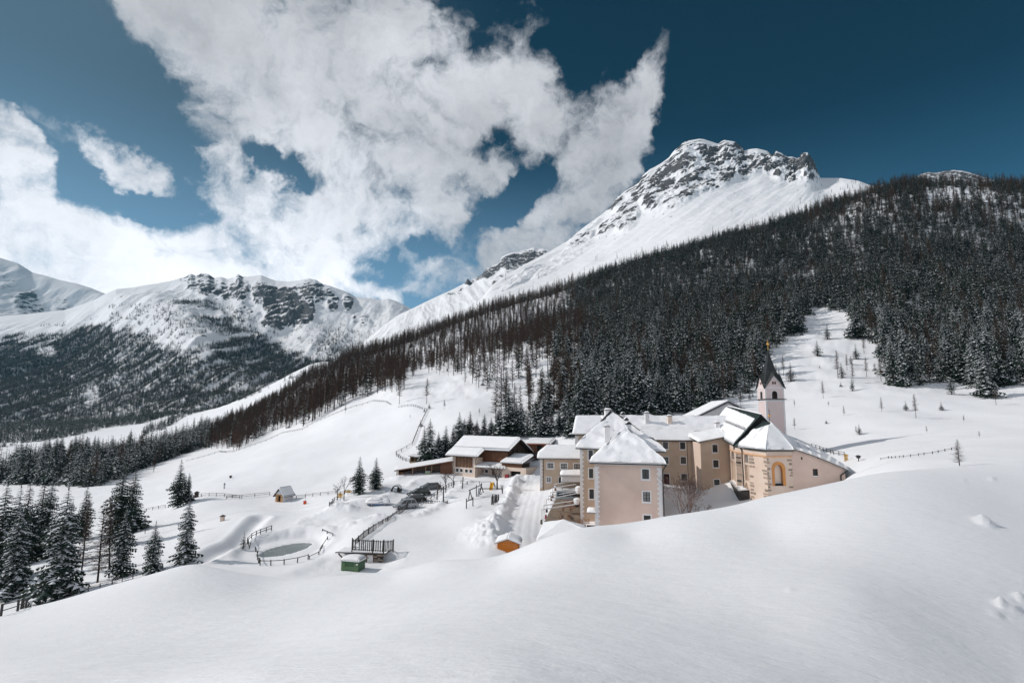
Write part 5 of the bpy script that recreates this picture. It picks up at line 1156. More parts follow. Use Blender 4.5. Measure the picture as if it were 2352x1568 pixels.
part('roof_rib', t, ['metal'], root, kind='stuff')
s = TB()
snowpatch(s, ee[1].lerp(ee[0], .3), ee[2], ee[2].lerp(T_, .80), ee[1].lerp(G_, .60), .62, (1, 0, 1, 1), seed=41, lump=.25); snowpatch(s, ee[2], ee[3], ee[3].lerp(T_, .88), ee[2].lerp(T_, .80), .58, (1, 0, 1, 0), seed=42, lump=.22)
snowpatch(s, ee[3], ee[4], ee[4].lerp(T_, .95), ee[3].lerp(T_, .88), .5, (1, 0, 1, 0), seed=43, lump=.2); snowpatch(s, ee[4], Er, T_, T_, .45, (1, 0, 0, 0), seed=44); part('roof_snow', s, ['rsnow'], root, smooth=True)
t = TB()
for a, b in zip(ee[:-1], ee[1:]): t.tube(a, b, .09, .09, 6)
t.tube(ee[0], Nf, .07, .07, 5); part('gutter', t, ['metal'], root); pipe(root, [ee[1], at(*c4(780, 470), 104.5), at(*c4(800, 800), 103.8), at(*c4(812, 1028), 103.5)], .10)
t = TB(); t.tube(T_, T_+Vector((0, 0, 2.6)), .05, .03, 6); t.tube(T_+Vector((-.22, 0, 2.2)), T_+Vector((.22, 0, 2.2)), .03, .03, 4); o = part('finial', t, ['metal'], root)
def ball(tb, c, r, n=8, m_=6, mi=0):
    for j in range(m_):
        for i in range(n):
            q = []
            for (a, b) in ((i, j), (i+1, j), (i+1, j+1), (i, j+1)):
                th, ph = 2*math.pi*a/n, math.pi*b/m_; q.append((c[0]+r*math.sin(ph)*math.cos(th), c[1]+r*math.sin(ph)*math.sin(th), c[2]+r*math.cos(ph)))
            tb.add(q, mi)
t = TB(); ball(t, T_+Vector((0, 0, 1.3)), .24); part('gold_ball', t, ['gold'], root, o, smooth=True)
# lean-to on the right of the choir
fT = Fr(PL[5], R_(-1)); uT = fT.hit(1941, 1085)[0]; zt0 = fT.hit(*c4(1425, 447))[1]; zt1 = fT.hit(*c4(2085, 702))[1]
zf = lambda u: zt0+(zt1-zt0)*(.35*(u/uT)+.65*(u/uT)**1.35) if u > 0 else zt0
wn = pxwin(fT, c4, 1678, 1738, 697, 788); s1 = pxwin(fT, c4, 1525, 1541, 548, 580); s2 = pxwin(fT, c4, 1731, 1746, 548, 563); s3 = pxwin(fT, c4, 1770, 1825, 905, 925)
t = TB(); brk = [uT*i/12 for i in range(1, 12)]
z1a = s1[1]
wall(t, fT, 0, uT, -15, zf, [wn], brk=brk, rec=.3); part('lean_to_wall', t, ['plaster'], root)
window(root, fT, *wn, nx=3, ny=4, trim=0, rec=.3, sill=True, label='small barred window in the lean-to wall')
for s_ in (s1, s2, s3): t = TB(); fbox(t, fT, s_[0]-s_[2]/2, s_[0]+s_[2]/2, .004, .03, s_[1], s_[1]+s_[3]); part('vent_slot', t, ['frame'], root)
t = TB(); fr_ = Fr(fT(uT, 0, 0), fT.a+R_(90)); wall(t, fr_, 0, 9, -15, zt1); part('lean_to_wall', t, ['cream'], root)
lo = [fT(0, .45, zt0+.05)]+[fT(uT*i/6, .45, zf(uT*i/6)+.05) for i in range(1, 7)]; lo.append(fT(uT+.5, .45, zf(uT)-.35))
bk_ = [at(1801, 999, 110), at(1826, 1009, 111), at(1853, 1019.5, 111), at(1880, 1034, 110), at(1908, 1050.5, 109), at(1925, 1061, 108), at(1940, 1071, 107), at(1949, 1078, 106)]
t = TB(); s = TB()
for i in range(7):
    slab(t, [lo[i], lo[i+1], bk_[i+1], bk_[i]], .12); snowpatch(s, lo[i], lo[i+1], bk_[i+1], bk_[i], .34, (1, 1 if i == 6 else 0, 0, 0), seed=51, res=.6)
part('roof', t, ['metal'], root); part('roof_snow', s, ['rsnow'], root, smooth=True)
pipe(root, [fT(uT+.35, .4, zt1-.1), fT(fT.hit(*c4(2022, 780))[0], .12, fT.hit(*c4(2022, 778))[1]), fT(fT.hit(*c4(2028, 860))[0], .12, -14)], .10)
# ------------------------------------------------------------------ bell tower
tf = Fr(at(1758.5, 917, 128), R_(-1.5)); TW = tf.hit(1801.5, 917)[0]; zc = tf.hit(1780, 917)[1]; zg = tf.hit(1780, 890)[1]; zga = tf.hit(1776, 862)[1]
root = empty('bell_tower', tf(TW/2, -TW/2, -9), 'slender pink bell tower with white edges, black pointed spire and gold ball', 'tower')
cen = tf(TW/2, -TW/2, 0)
sides = [tf, Fr(tf(TW, 0, 0), tf.a+R_(90)), Fr(tf(TW, -TW, 0), tf.a+R_(180)), Fr(tf(0, -TW, 0), tf.a-R_(90))]
bw = TW*.30; bh = (zg-zc)*.66
M['tpink'] = mat('tower_pink_plaster', (.69, .56, .54), .9, col2=(.65, .53, .51), scale=.5)
for i, f in enumerate(sides):
    t = TB(); op = (TW/2, zc+.18, bw, bh); wall(t, f, 0, TW, -12, zg, [op], rec=.3); archfill(t, f, *op)
    t.add([f(-.0, 0, zg), f(TW, 0, zg), f(TW/2, 0, zga)]); part('wall', t, ['tpink'], root)
    n_ = niche(root, f, op, 'frame', 'belfry_opening', .28)
    t = TB()
    for j in range(7): fbox(t, f, TW/2-bw/2+.02, TW/2+bw/2-.02, -.25, -.12, zc+.3+j*bh/8, zc+.36+j*bh/8)
    part('louvre', t, ['wooddk'], root, n_)
    t = TB(); e_ = .34
    for (a, b, c, d) in ((-.02, e_, -12, zc-.45), (TW-e_, TW+.02, -12, zc-.45), (-.02, TW+.02, zc-.45, zc-.04), (-.02, e_*.8, zc+.12, zg-.12), (TW-e_*.8, TW+.02, zc+.12, zg-.12), (-.05, TW+.05, zg-.12, zg+.14)): fbox(t, f, a, b, .003, .05, c, d)
    for k in range(14):
        a0, a1 = math.pi*k/14, math.pi*(k+1)/14; r0_, r1b = bw/2, bw/2+.17; hs = zc+.18+bh-bw/2; P4 = [(TW/2-r*math.cos(a), hs+r*math.sin(a)) for r, a in ((r0_, a0), (r0_, a1), (r1b, a1), (r1b, a0))]; t.add([f(x, .045, z) for x, z in P4])
    fbox(t, f, TW/2-bw/2-.17, TW/2-bw/2, .003, .045, zc+.18, zc+.18+bh-bw/2); fbox(t, f, TW/2+bw/2, TW/2+bw/2+.17, .003, .045, zc+.18, zc+.18+bh-bw/2)
    for s_ in (-1, 1):
        a, b = (-.1 if s_ < 0 else TW+.1), TW/2; t.add([f(a, .05, zg), f(a-s_*.0, .05, zg+.32), f(b, .05, zga+.0), f(b, .05, zga-.36)])
    part('trim', t, ['trim'], root)
    for s_ in (-1, 1):
        t = TB(); w3 = .17; uc = TW/2+s_*.26; z3 = zg+(zga-zg)*.28; fbox(t, f, uc-w3, uc+w3, .004, .02, z3, z3+.5); 
        for k in range(6): a0, a1 = math.pi*k/6, math.pi*(k+1)/6; t.add([f(uc, .02, z3+.5), f(uc-w3*math.cos(a0), .02, z3+.5+w3*math.sin(a0)), f(uc-w3*math.cos(a1), .02, z3+.5+w3*math.sin(a1))])
        part('twin_window', t, ['wine'], root)
t = TB(); fbox(t, tf, -.35, TW+.35, .35, -TW-.35, zc-.04, zc+.12); part('string_course', t, ['metal'], root)
# spire: pointed helm over four gables
zt_ = at(1763.8, 801, 128+TW/2).z; apex = Vector((cen.x, cen.y, zt_)); t = TB(); ov = .28
for i, f in enumerate(sides):
    c0, c1_ = f(-ov, ov, zg-.25), f(TW+ov, ov, zg-.25); gp_ = f(TW/2, ov, zga+.22)
    k1 = .30; 
    inner0 = Vector((*(cen.xy+(f(0, 0, 0).xy-cen.xy)*.52), zga+1.2)); inner1 = Vector((*(cen.xy+(f(TW, 0, 0).xy-cen.xy)*.52), zga+1.2)); gi = Vector((*(cen.xy+(f(TW/2, 0, 0).xy-cen.xy)*.55), zga+1.05))
    t.add([c0, gp_, gi]); t.add([c0, gi, inner0]); t.add([gp_, c1_, gi]); t.add([c1_, inner1, gi])
    m0 = Vector((*(cen.xy+(inner0.xy-cen.xy)*.40), zga+1.2+(zt_-zga-1.2)*.52)); m1 = Vector((*(cen.xy+(inner1.xy-cen.xy)*.40), m0.z)); mg = Vector((*(cen.xy+(gi.xy-cen.xy)*.42), m0.z))
    t.add([inner0, gi, mg, m0]); t.add([gi, inner1, m1, mg]); t.add([m0, mg, apex]); t.add([mg, m1, apex])
    for a, b in ((c0, gp_), (gp_, c1_)): t.tube(a, b, .10, .10, 5)
o = part('spire', t, ['metal'], root)
t = TB()
for i, f in enumerate(sides):
    for k in range(1, 9):
        s_ = k/9; a = f(-ov, ov, zg-.25).lerp(f(TW/2, ov, zga+.22), s_*2) if s_ < .5 else f(TW/2, ov, zga+.22).lerp(f(TW+ov, ov, zg-.25), s_*2-1)
        b = Vector((*(cen.xy+(f(TW*s_, 0, 0).xy-cen.xy)*.54), zga+1.12)); t.tube(a+Vector((0, 0, .02)), b+Vector((0, 0, .02)), .02, .02, 3)
part('seam', t, ['teal'], root, o, kind='stuff')
s = TB(); f = sides[1]; snowpatch(s, f(.3, ov-.1, zg+.3), f(1.6, ov-.1, zga-.9), f(1.7, -.4, zga-.2), f(.6, -.5, zga-.5), .12, res=.3); part('roof_snow', s, ['rsnow'], root, smooth=True)
t = TB(); t.tube(apex-Vector((0, 0, .3)), apex+Vector((0, 0, 1.9)), .09, .05, 6); o = part('finial', t, ['gold'], root); t = TB(); ball(t, apex+Vector((0, 0, 1.15)), .32); part('gold_ball', t, ['gold'], root, o, smooth=True)
t = TB(); t.tube(apex+Vector((0, 0, 1.5)), apex+Vector((0, 0, 2.15)), .035, .035, 4); t.tube(apex+Vector((-.2, 0, 1.9)), apex+Vector((.2, 0, 1.9)), .03, .035, 4); part('cross', t, ['gold'], root, o)
# ------------------------------------------------------------------ white gable behind the church
gf = Fr(at(1597, 975, 143), R_(0)); pts = [gf.hit(*p) for p in ((1597, 958), (1672, 923), (1722, 947), (1760, 966))]; root = empty('gabled_house', gf(8, -3, -6), 'white gabled house with dark roof edge standing behind the church roof', 'house')
t = TB(); t.add([gf(0, 0, -12), gf(pts[3][0], 0, -12), gf(pts[3][0], 0, pts[3][1]), gf(pts[1][0], 0, pts[1][1]), gf(0, 0, pts[0][1])]); part('gable_wall', t, ['trim'], root)
t = TB(); g0, g1, g2 = gf(-1.2, .5, pts[0][1]-.6), gf(pts[1][0], .5, pts[1][1]+.2), gf(pts[3][0]+.5, .5, pts[3][1]-.3); bkv = Vector((0, 12, 0)); slab(t, [g0, g1, g1+bkv, g0+bkv], .3); slab(t, [g1, g2, g2+bkv, g1+bkv], .3); part('roof', t, ['metal'], root)
s = TB(); snowpatch(s, g0+Vector((0, .5, 0)), g0+bkv, g1+bkv, g1+Vector((0, .5, 0)), .4, (1, 0, 0, 0), seed=61); snowpatch(s, g2+bkv, g2+Vector((0, .5, 0)), g1+Vector((0, .5, 0)), g1+bkv, .4, (1, 0, 0, 0), seed=62); part('roof_snow', s, ['rsnow'], root, smooth=True)
# ------------------------------------------------------------------ low two-storey house left of the convent
fV = Fr(at(1240, 1116, 118), R_(-3)); zV = fV.hit(1290, 1054)[1]; uV = 12.5; root = empty('low_house', fV(5, -4, -14), 'low two-storey tan house with white barred windows beside the snowy road', 'house')
wins = [(*pxwin(fV, c6, 233, 340, 158, 250), dict(nx=4, ny=2, trim=.2, frm='trim')), (*pxwin(fV, c6, 460, 567, 165, 258), dict(nx=4, ny=2, trim=.2, frm='trim')), (*pxwin(fV, c6, 682, 790, 170, 262), dict(nx=4, ny=2, trim=.2, frm='trim')), (*pxwin(fV, c6, 222, 296, 395, 482), dict(nx=2, ny=1, trim=.14, frm='trim', gl='curtain')), (*pxwin(fV, c6, 428, 462, 398, 500), dict(nx=1, ny=2, trim=.12))]
opwall(root, 'wall', fV, 0, uV, -16.5, zV, wins, m='plaster2'); quoins(root, fV, .02, 1, -14.6, zV-.1, .36, (.42, .60))
t = TB(); wall(t, Fr(fV(0, -9, 0), fV.a-R_(90)), 0, 9, -16.5, zV); part('side_wall', t, ['plaster2'], root)
t = TB(); fbox(t, fV, 0, uV, .004, .08, zV-.05, zV+.15); part('eave_band', t, ['trim'], root)
q0, q1 = fV(-.6, .7, zV+.15), fV(uV, .7, zV+.15); rv_ = fV.off(-5.0); zvr = rv_.hit(1290, 1026)[1]; q3 = rv_(rv_.hit(1256, 1026)[0], 0, zvr); q2 = rv_(uV, 0, zvr); bl = fV(-.6, -10.5, zV+.15)
t = TB(); slab(t, [q0, q1, q2, q3], .12); slab(t, [bl, q0, q3], .12); part('roof', t, ['metal'], root); s = TB(); snowpatch(s, q0, q1, q2, q3, .5, (1, 0, 0, 0), seed=71); snowpatch(s, bl, q0, q3, q3, .5, (1, 0, 0, 0), seed=72); snowpatch(s, fV(uV, -10.5, zV+.15), bl, q3, q2, .5, (1, 0, 0, 0), seed=73); part('roof_snow', s, ['rsnow'], root, smooth=True)
pipe(root, [fV(.75, .1, zV), fV(.75, .1, -15)], .05, 'wooddk')
# canopy over the entrance
cf = Fr(at(*c6(478, 450), 114), R_(-3)); cu = 6.5; zc0 = cf.hit(*c6(600, 378))[1]; root = empty('entrance_canopy', cf(3, 0, -14), 'white entrance canopy with a rounded cushion of snow above the parked van', 'canopy')
t = TB(); fbox(t, cf, 0, cu, 0, .08, zc0-1.15, zc0-.1); fbox(t, cf, 0, .08, 0, -3, zc0-1.15, zc0-.1); part('valance', t, ['trim'], root); t = TB(); slab(t, [cf(-.1, .1, zc0), cf(cu, .1, zc0), cf(cu, -3.2, zc0+.25), cf(-.1, -3.2, zc0+.25)], .1); part('roof', t, ['metal'], root)
s = TB(); snowpatch(s, cf(-.25, .2, zc0), cf(cu, .2, zc0), cf(cu, -3.2, zc0+.25), cf(-.25, -3.2, zc0+.25), .85, res=.35); part('snow_cover', s, ['rsnow'], root, smooth=True)
for u_ in (.15, 6.3): t = TB(); t.tube(cf(u_, 0, zc0), cf(u_, 0, -16), .07, .07, 5); part('post', t, ['galv'], root)
# ------------------------------------------------------------------ barn
AB = R_(-31); fb_ = Fr(at(1038.6, 1096, 148), AB); u1b = fb_.hit(1092.5, 1080)[0]; zbE = fb_.hit(1060, 1049)[1]
root = empty('barn', fb_(10, -5, -15), 'white and wood farm barn under a big smooth snowy gable roof', 'barn')
wn_ = [(*pxwin(fb_, c5, a, b, y0, y1), dict(nx=1, ny=1, trim=.12)) for a, b, y0, y1 in ((1018, 1058, 690, 738), (1080, 1119, 695, 742), (1152, 1195, 703, 750), (1217, 1258, 708, 754))]
pan = pxwin(fb_, c5, 1020, 1262, 508, 663)
opwall(root, 'wall', fb_, 0, u1b, -17, zbE, wn_+[], m='cream')
t = TB(); fbox(t, fb_, pan[0]-pan[2]/2, pan[0]+pan[2]/2, .01, .05, pan[1], pan[1]+pan[3]); o = part('board_panel', t, ['wood'], root)
pu0, pu1, pz0, pz1 = pan[0]-pan[2]/2, pan[0]+pan[2]/2, pan[1], pan[1]+pan[3]; n_ = 5
for i in range(n_+1): t = TB(); u_ = pu0+(pu1-pu0)*i/n_; fbox(t, fb_, u_-.07, u_+.07, .055, .16, pz0, pz1); part('beam', t, ['woodtan' if i % 5 else 'wood'], root, o)
for i in range(n_):
    ua, ub = pu0+(pu1-pu0)*i/n_, pu0+(pu1-pu0)*(i+1)/n_; t = TB(); zm = (pz0+pz1)/2
    for (a, b, c, d) in ((ua, pz0, ub, zm), (ub, pz0, ua, zm), (ua, pz1, (ua+ub)/2, zm), (ub, pz1, (ua+ub)/2, zm)): t.tube(fb_(a, .11, b), fb_(c, .11, d), .05, .05, 4)
    part('brace', t, ['woodtan'], root, o)
# recessed half with boarding
fB2 = fb_.off(-3.2); ub0 = fB2.hit(*c5(1340, 700))[0]; ub1 = fB2.hit(*c5(1770, 700))[0]; zb1 = fB2.hit(*c5(1500, 608))[1]; zbt = fB2.hit(*c5(1500, 465))[1]
wn_ = [(*pxwin(fB2, c5, a, b, y0, y1), dict(nx=1, ny=1, trim=.12)) for a, b, y0, y1 in ((1380, 1425, 705, 749), (1445, 1490, 709, 755))]
opwall(root, 'wall', fB2, ub0-1.5, ub1+.5, -17.5, zb1, wn_, m='cream')
t = TB(); wall(t, Fr(fb_(u1b, 0, 0), AB+R_(90)), 0, 3.2, -17, zbE); part('side_wall', t, ['cream'], root)
dd = pxwin(fB2, c5, 1552, 1580, 705, 835); t = TB(); fbox(t, fB2, dd[0]-dd[2]/2, dd[0]+dd[2]/2, .01, .06, dd[1], dd[1]+dd[3]); part('door', t, ['frame'], root)
def boards(root, fr, u0, u1, z0, z1, m, n, name='board_cladding', under=None, slope=None):
    t = TB(); q = random.Random(n)
    for i in range(n):
        a, b = u0+(u1-u0)*i/n, u0+(u1-u0)*(i+1)/n; zt1_ = z1 if slope is None else slope((a+b)/2)
        fbox(t, fr, a+.008, b-.008, .0, .03+q.uniform(0, .03), z0, zt1_)
    return part(name, t, [m], root, under, kind='stuff')
t = TB(); wall(t, fB2.off(-.05), ub0-1.5, ub1+.3, zb1-.1, zbt+.6); part('wall', t, ['wooddk'], root); boards(root, fB2, ub0-1.2, ub1+.2, zb1, zbt+.5, 'wood', 46)
# main roof
zEv = fb_.off(1.2).hit(*c5(1100, 508))[1]; eo = fb_.off(1.2); er = eo.hit(1097, 1050)[0]; el_ = eo.hit(1022.5, 1045)[0]; rp = fb_.off(-7.2); zR = rp.hit(1130, 1006)[1]; rl, rr = rp.hit(1063, 1003)[0], rp.hit(1196.7, 1009)[0]
slope_ = (zR-zEv)/8.4; eB = fb_.off(-1.9); zEB = zEv+slope_*3.1; erb = rr-.3; jx = er
Abk = fb_.off(-15.5)
P0 = [eo(el_, 0, zEv), eo(er, 0, zEv), eB(er+.1, 0, zEB), eB(el_+.0, 0, zEB)]; P1 = [eB(el_, 0, zEB), eB(erb, 0, zEB), rp(rr, 0, zR), rp(rl, 0, zR)]; P2 = [Abk(rr, 0, zEv), Abk(el_, 0, zEv), rp(rl, 0, zR), rp(rr, 0, zR)]
t = TB(); [slab(t, q, .22) for q in (P0, P1, P2)]; part('roof', t, ['wooddk'], root)
s = TB(); snowpatch(s, *P0, .60, (1, 1, 0, 1), lump=.05, seed=81); snowpatch(s, *P1, .60, (0, 1, 0, 1), lump=.05, seed=82); snowpatch(s, *P2, .60, (1, 1, 0, 1), lump=.05, seed=83); part('roof_snow', s, ['rsnow'], root, smooth=True)
fg = Fr(fB2(ub1+.3, 0, 0), AB+R_(90)); gy_ = 12.0; t = TB(); zgm = zR-.5
t.add([fg(0, 0, -17), fg(gy_, 0, -17), fg(gy_, 0, zEv+.3), fg(4.0, 0, zgm), fg(0, 0, zEB-.3)]); part('gable_wall', t, ['wooddk'], root)
t = TB()
for i in range(6): t.tube(fg(i*2.2, .25, -9.6), fg(i*2.2, .25, zgm-1.2-abs(i*2.2-4)*.35), .09, .09, 4)
fbox(t, fg, 0, gy_, .1, .3, -9.9, -9.6); part('gallery_frame', t, ['wooddk'], root)
pipe(root, [eo(er-.5, -.4, zEv-.1), fb_(u1b+.05, .12, zEv-.9), fb_(u1b+.05, .12, -17)], .06, 'wine')
# porch roof
pr_ = fB2.off(3.6); zp0 = pr_.hit(*c5(1400, 676))[1]; pu0_, pu1_ = pr_.hit(*c5(1298, 676))[0], pr_.hit(*c5(1738, 700))[0]; q = [pr_(pu0_, 0, zp0), pr_(pu1_, 0, zp0), fB2(ub1, .1, zb1+.05), fB2(ub0-.3, .1, zb1+.05)]
t = TB(); slab(t, q, .12); o = part('porch_roof', t, ['wooddk'], root); s = TB(); snowpatch(s, *q, .30, (1, 1, 0, 1), res=.4); part('snow_cover', s, ['rsnow'], root, o, smooth=True)
# boxed-out corner with garage
fC = Fr(fB2(ub1-.2, 2.2, 0), AB); zc1 = fC.hit(*c5(1850, 672))[1]; zc2 = fC.hit(*c5(1850, 628))[1]; uc1 = fC.hit(*c5(1985, 650))[0]; gop2 = pxwin(fC, c5, 1812, 1968, 735, 838)
t = TB(); wall(t, fC, 0, uc1+1.2, -18, zc1, [gop2], rec=.6); wall(t, Fr(fC(uc1+1.2, 0, 0), AB+R_(90)), 0, 6, -18, zc1); part('wall', t, ['cream'], root); niche(root, fC, gop2, 'black', 'garage_opening', .6)
boards(root, fC, 0, uc1, zc1, zc2+.3, 'wood', 22); boards(root, Fr(fC(uc1, 0, 0), AB+R_(90)), 0, 4, zc1, zc2+.3, 'wooddk', 14)
q = [fC(-.3, .5, zc2+.3), fC(uc1+.5, .5, zc2+.3), fC(uc1+.5, -5.2, zc2+1.9), fC(-.3, -5.2, zc2+1.9)]; t = TB(); slab(t, q, .15); o = part('corner_roof', t, ['wooddk'], root); s = TB(); snowpatch(s, *q, .5, (1, 1, 0, 1)); part('snow_cover', s, ['rsnow'], root, o, smooth=True)
t = TB(); bx = fC.off(1.0); u_, z_ = bx.hit(*c5(1757, 805)); fbox(t, bx, u_-.45, u_+.45, 0, -.6, z_-1.2, z_+.45)
part('red_box', t, [mat('red_plastic', (.22, .03, .03), .5)], root)
# ------------------------------------------------------------------ open cart shed left of the barn
fh = Fr(at(*c5(160, 835), 146), R_(6)); uh = fh.hit(*c5(962, 700))[0]; zh0 = fh.hit(*c5(140, 718))[1]; zh1 = fh.hit(*c5(960, 575))[1]; root = empty('open_shed', fh(7, -3, -16), 'long open wooden cart shed with a slanting snowy roof left of the barn', 'shed')
q = [fh(-.9, .5, zh0), fh(uh+.3, .5, zh1), fh(uh+.3, -6.5, zh1+.4), fh(-.9, -6.5, zh0+.4)]; t = TB(); slab(t, q, .22); part('roof', t, ['wood'], root); s = TB(); snowpatch(s, *[p+Vector((0, .05, 0)) for p in q], .34, (1, 0, 1, 1), lump=.08); part('roof_snow', s, ['rsnow'], root, smooth=True)
zhf = lambda u: zh0+(zh1-zh0)*(u+.9)/(uh+1.2)-.2
t = TB(); wall(t, fh.off(-6.3), -.2, uh, -18, lambda u: zhf(u)+.3); wall(t, Fr(fh(-.2, -6.3, 0), fh.a-R_(90)), 0, 3.0, -18, zh0-.2); part('back_wall', t, ['wooddk'], root)
uA_, zA_ = fh.hit(*c5(362, 700)); uM = fh.hit(*c5(650, 700))[0]; zlow = fh.hit(*c5(500, 735))[1]
boards(root, fh, fh.hit(*c5(790, 700))[0], uh, -17.5, 0, 'wood', 20, slope=lambda u: zhf(u)); boards(root, fh.off(-.1), uA_, fh.hit(*c5(790, 700))[0], zlow+.2, 0, 'wooddk', 34, slope=lambda u: zhf(u))
for x in (152, 382, 572, 660): t = TB(); u_ = fh.hit(*c5(x, 760))[0]; fbox(t, fh, u_-.12, u_+.12, .02, -.2, -18, zhf(u_)); part('post', t, ['woodtan'], root)
for j in range(9): t = TB(); u_ = fh.hit(*c5(172, 780))[0]; u2_ = fh.hit(*c5(242, 780))[0]; z_ = fh.hit(*c5(200, 745+j*8.5))[1]; fbox(t, fh, u_, u2_, .03, .07, z_-.05, z_+.05); part('slat', t, ['wood'], root)
t = TB(); u_, z_ = fh.hit(*c5(602, 845)); u2_, z2_ = fh.hit(*c5(568, 725)); fbox(t, fh.off(.6), u2_, 2*u_-u2_, 0, -.08, z_-.5, z2_); root2 = empty('info_board', fh(u_, .6, -16.5), 'upright information board with a green picture and red stripe in front of the open shed', 'sign'); part('panel', t, [mat('board_grey', (.40, .41, .40), .6)], root2)
t = TB(); u3 = 2*u_-u2_; fbox(t, fh.off(.6), u2_+.03, u3-.03, .004, .02, z2_-(z2_-z_)*.62, z2_-.1); part('picture', t, [mat('board_green', (.16, .22, .12), .6, col2=(.30, .34, .26), scale=5)], root2); t = TB(); fbox(t, fh.off(.6), u2_, u3, .005, .03, z2_-(z2_-z_)*.78, z2_-(z2_-z_)*.64); part('stripe', t, [mat('board_red', (.45, .03, .05), .6)], root2)
# ------------------------------------------------------------------ wooden store behind the low house
fk = Fr(at(1211, 1030, 152), R_(-14)); zk = fk.hit(*c1(300, 1512))[1]; uk = fk.hit(*c1(425, 1540))[0]; root = empty('wooden_store', fk(4, -3, -9), 'flat-roofed brown wooden store with a red eave behind the barn gable', 'shed')
t = TB(); wall(t, fk, 0, uk, -15, zk); wall(t, Fr(fk(uk, 0, 0), fk.a+R_(90)), 0, 7, -15, zk); part('wall', t, ['wooddk'], root); boards(root, fk.off(.02), 0, uk, -15, zk, 'wood', 34)
boards(root, Fr(fk(uk+.02, 0, 0), fk.a+R_(90)), 0, 7, -15, zk, 'wood', 26)
u_, z_ = fk.hit(*c5(2245, 385)); t = TB(); fbox(t, fk, u_-.6, u_+.6, .06, .1, z_-.8, z_+.8); part('hatch', t, ['black'], root)
t = TB(); fbox(t, fk, -.5, uk+.5, .55, .4, zk-.05, zk+.16); part('fascia', t, [mat('red_fascia', (.35, .10, .05), .7)], root)
q = [fk(-.6, .5, zk+.1), fk(uk+.6, .5, zk+.1), fk(uk+.6, -8, zk+1.0), fk(-.6, -8, zk+1.0)]; t = TB(); slab(t, q, .12); part('roof', t, ['wooddk'], root); s = TB(); snowpatch(s, *q, .6, (1, 1, 1, 1), lump=.06); part('roof_snow', s, ['rsnow'], root, smooth=True)
# ------------------------------------------------------------------ orange hut
fo = Fr(at(*c7(1956, 655), 75.5), R_(-6)); uo = fo.hit(*c7(2184, 600))[0]; zo = fo.hit(*c7(2060, 540))[1]; zoa = fo.hit(*c7(2062, 506))[1]; root = empty('garden_hut', fo(uo/2, -1, -18), 'small bright orange wooden hut half sunk in snow by the road bend', 'hut')
nb = 9; zb0 = fo.hit(*c7(1956, 665))[1]-.3
for (f, L) in ((fo, uo), (Fr(fo(uo, 0, 0), fo.a+R_(90)), 2.4), (Fr(fo(0, -2.4, 0), fo.a-R_(90)), 2.4)):
    for j in range(nb): t = TB(); za, zb_ = zb0+(zo-zb0)*j/nb, zb0+(zo-zb0)*(j+1)/nb; fbox(t, f, 0, L, 0, -.04, za+.008, zb_-.008); part('plank', t, ['hutwood'], root)
for j in range(3): t = TB(); k0, k1 = j/3, (j+1)/3; h_ = zoa-zo; t.add([fo(uo/2*k0, 0, zo+h_*k0), fo(uo-uo/2*k0, 0, zo+h_*k0), fo(uo-uo/2*k1, 0, zo+h_*k1-.01), fo(uo/2*k1, 0, zo+h_*k1-.01)]) if j < 2 else t.add([fo(uo/2*k0, 0, zo+h_*k0), fo(uo-uo/2*k0, 0, zo+h_*k0), fo(uo/2, 0, zoa)]); part('plank', t, ['hutwood'], root)
for u_ in (.04, uo-.04): t = TB(); fbox(t, fo, u_-.05, u_+.05, .003, .04, zb0, zo); part('corner_post', t, ['hutwood'], root)
la, lb, lc = fo(-.35, .25, zo-.12), fo(uo+.35, .25, zo-.12), fo(uo/2, .25, zoa+.08); bv = -fo.n*-1*-1*2.9; bv = fo.n*-2.9
t = TB(); slab(t, [la, lc, lc+bv, la+bv], .07); slab(t, [lc, lb, lb+bv, lc+bv], .07); part('roof', t, ['woodtan'], root); s = TB(); snowpatch(s, la+bv, la, lc, lc+bv, .42, (1, 1, 0, 1), res=.25, lump=.05); snowpatch(s, lb, lb+bv, lc+bv, lc, .42, (1, 1, 0, 1), res=.25, lump=.05); part('roof_snow', s, ['rsnow'], root, smooth=True)
# ------------------------------------------------------------------ snowed-in roof in front of the terrace
tp = [at(*c6(38, 1490), 73), at(*c6(890, 1345), 75), at(*c6(885, 1262), 83), at(*c6(160, 1205), 84)]; tr1, tr2 = at(*c6(420, 1165), 80), at(*c6(592, 1150), 80.5)
root = empty('low_pavilion', (tp[0]+tp[2])/2-Vector((0, 0, 3)), 'low hipped pavilion roof buried in snow at the end of the terrace', 'pavilion')
ptop = (tr1+tr2)/2; t = TB(); [slab(t, [a, b, ptop], .12) for a, b in zip(tp, tp[1:]+tp[:1])]; part('roof', t, ['metal'], root)
t = TB(); s = TB(); [snowpatch(s, a, b, ptop, ptop, .45, (1, 0, 0, 0), seed=90) for a, b in zip(tp, tp[1:]+tp[:1])]; part('roof_snow', s, ['rsnow'], root, smooth=True)
for i, p in enumerate(tp):
    q = p.lerp(tp[(i+1) % 4], .0)+(ptop-p)*.12; t.tube(q-Vector((0, 0, 3.2)), q-Vector((0, 0, .2)), .09, .09, 5)
for a, b in zip(tp, tp[1:]+tp[:1]): a2, b2 = a.lerp(ptop, .1), b.lerp(ptop, .1); t.add([a2-Vector((0, 0, .4)), b2-Vector((0, 0, .4)), b2-Vector((0, 0, 3.4)), a2-Vector((0, 0, 3.4))])
part('wall', t, ['woodtan'], root)
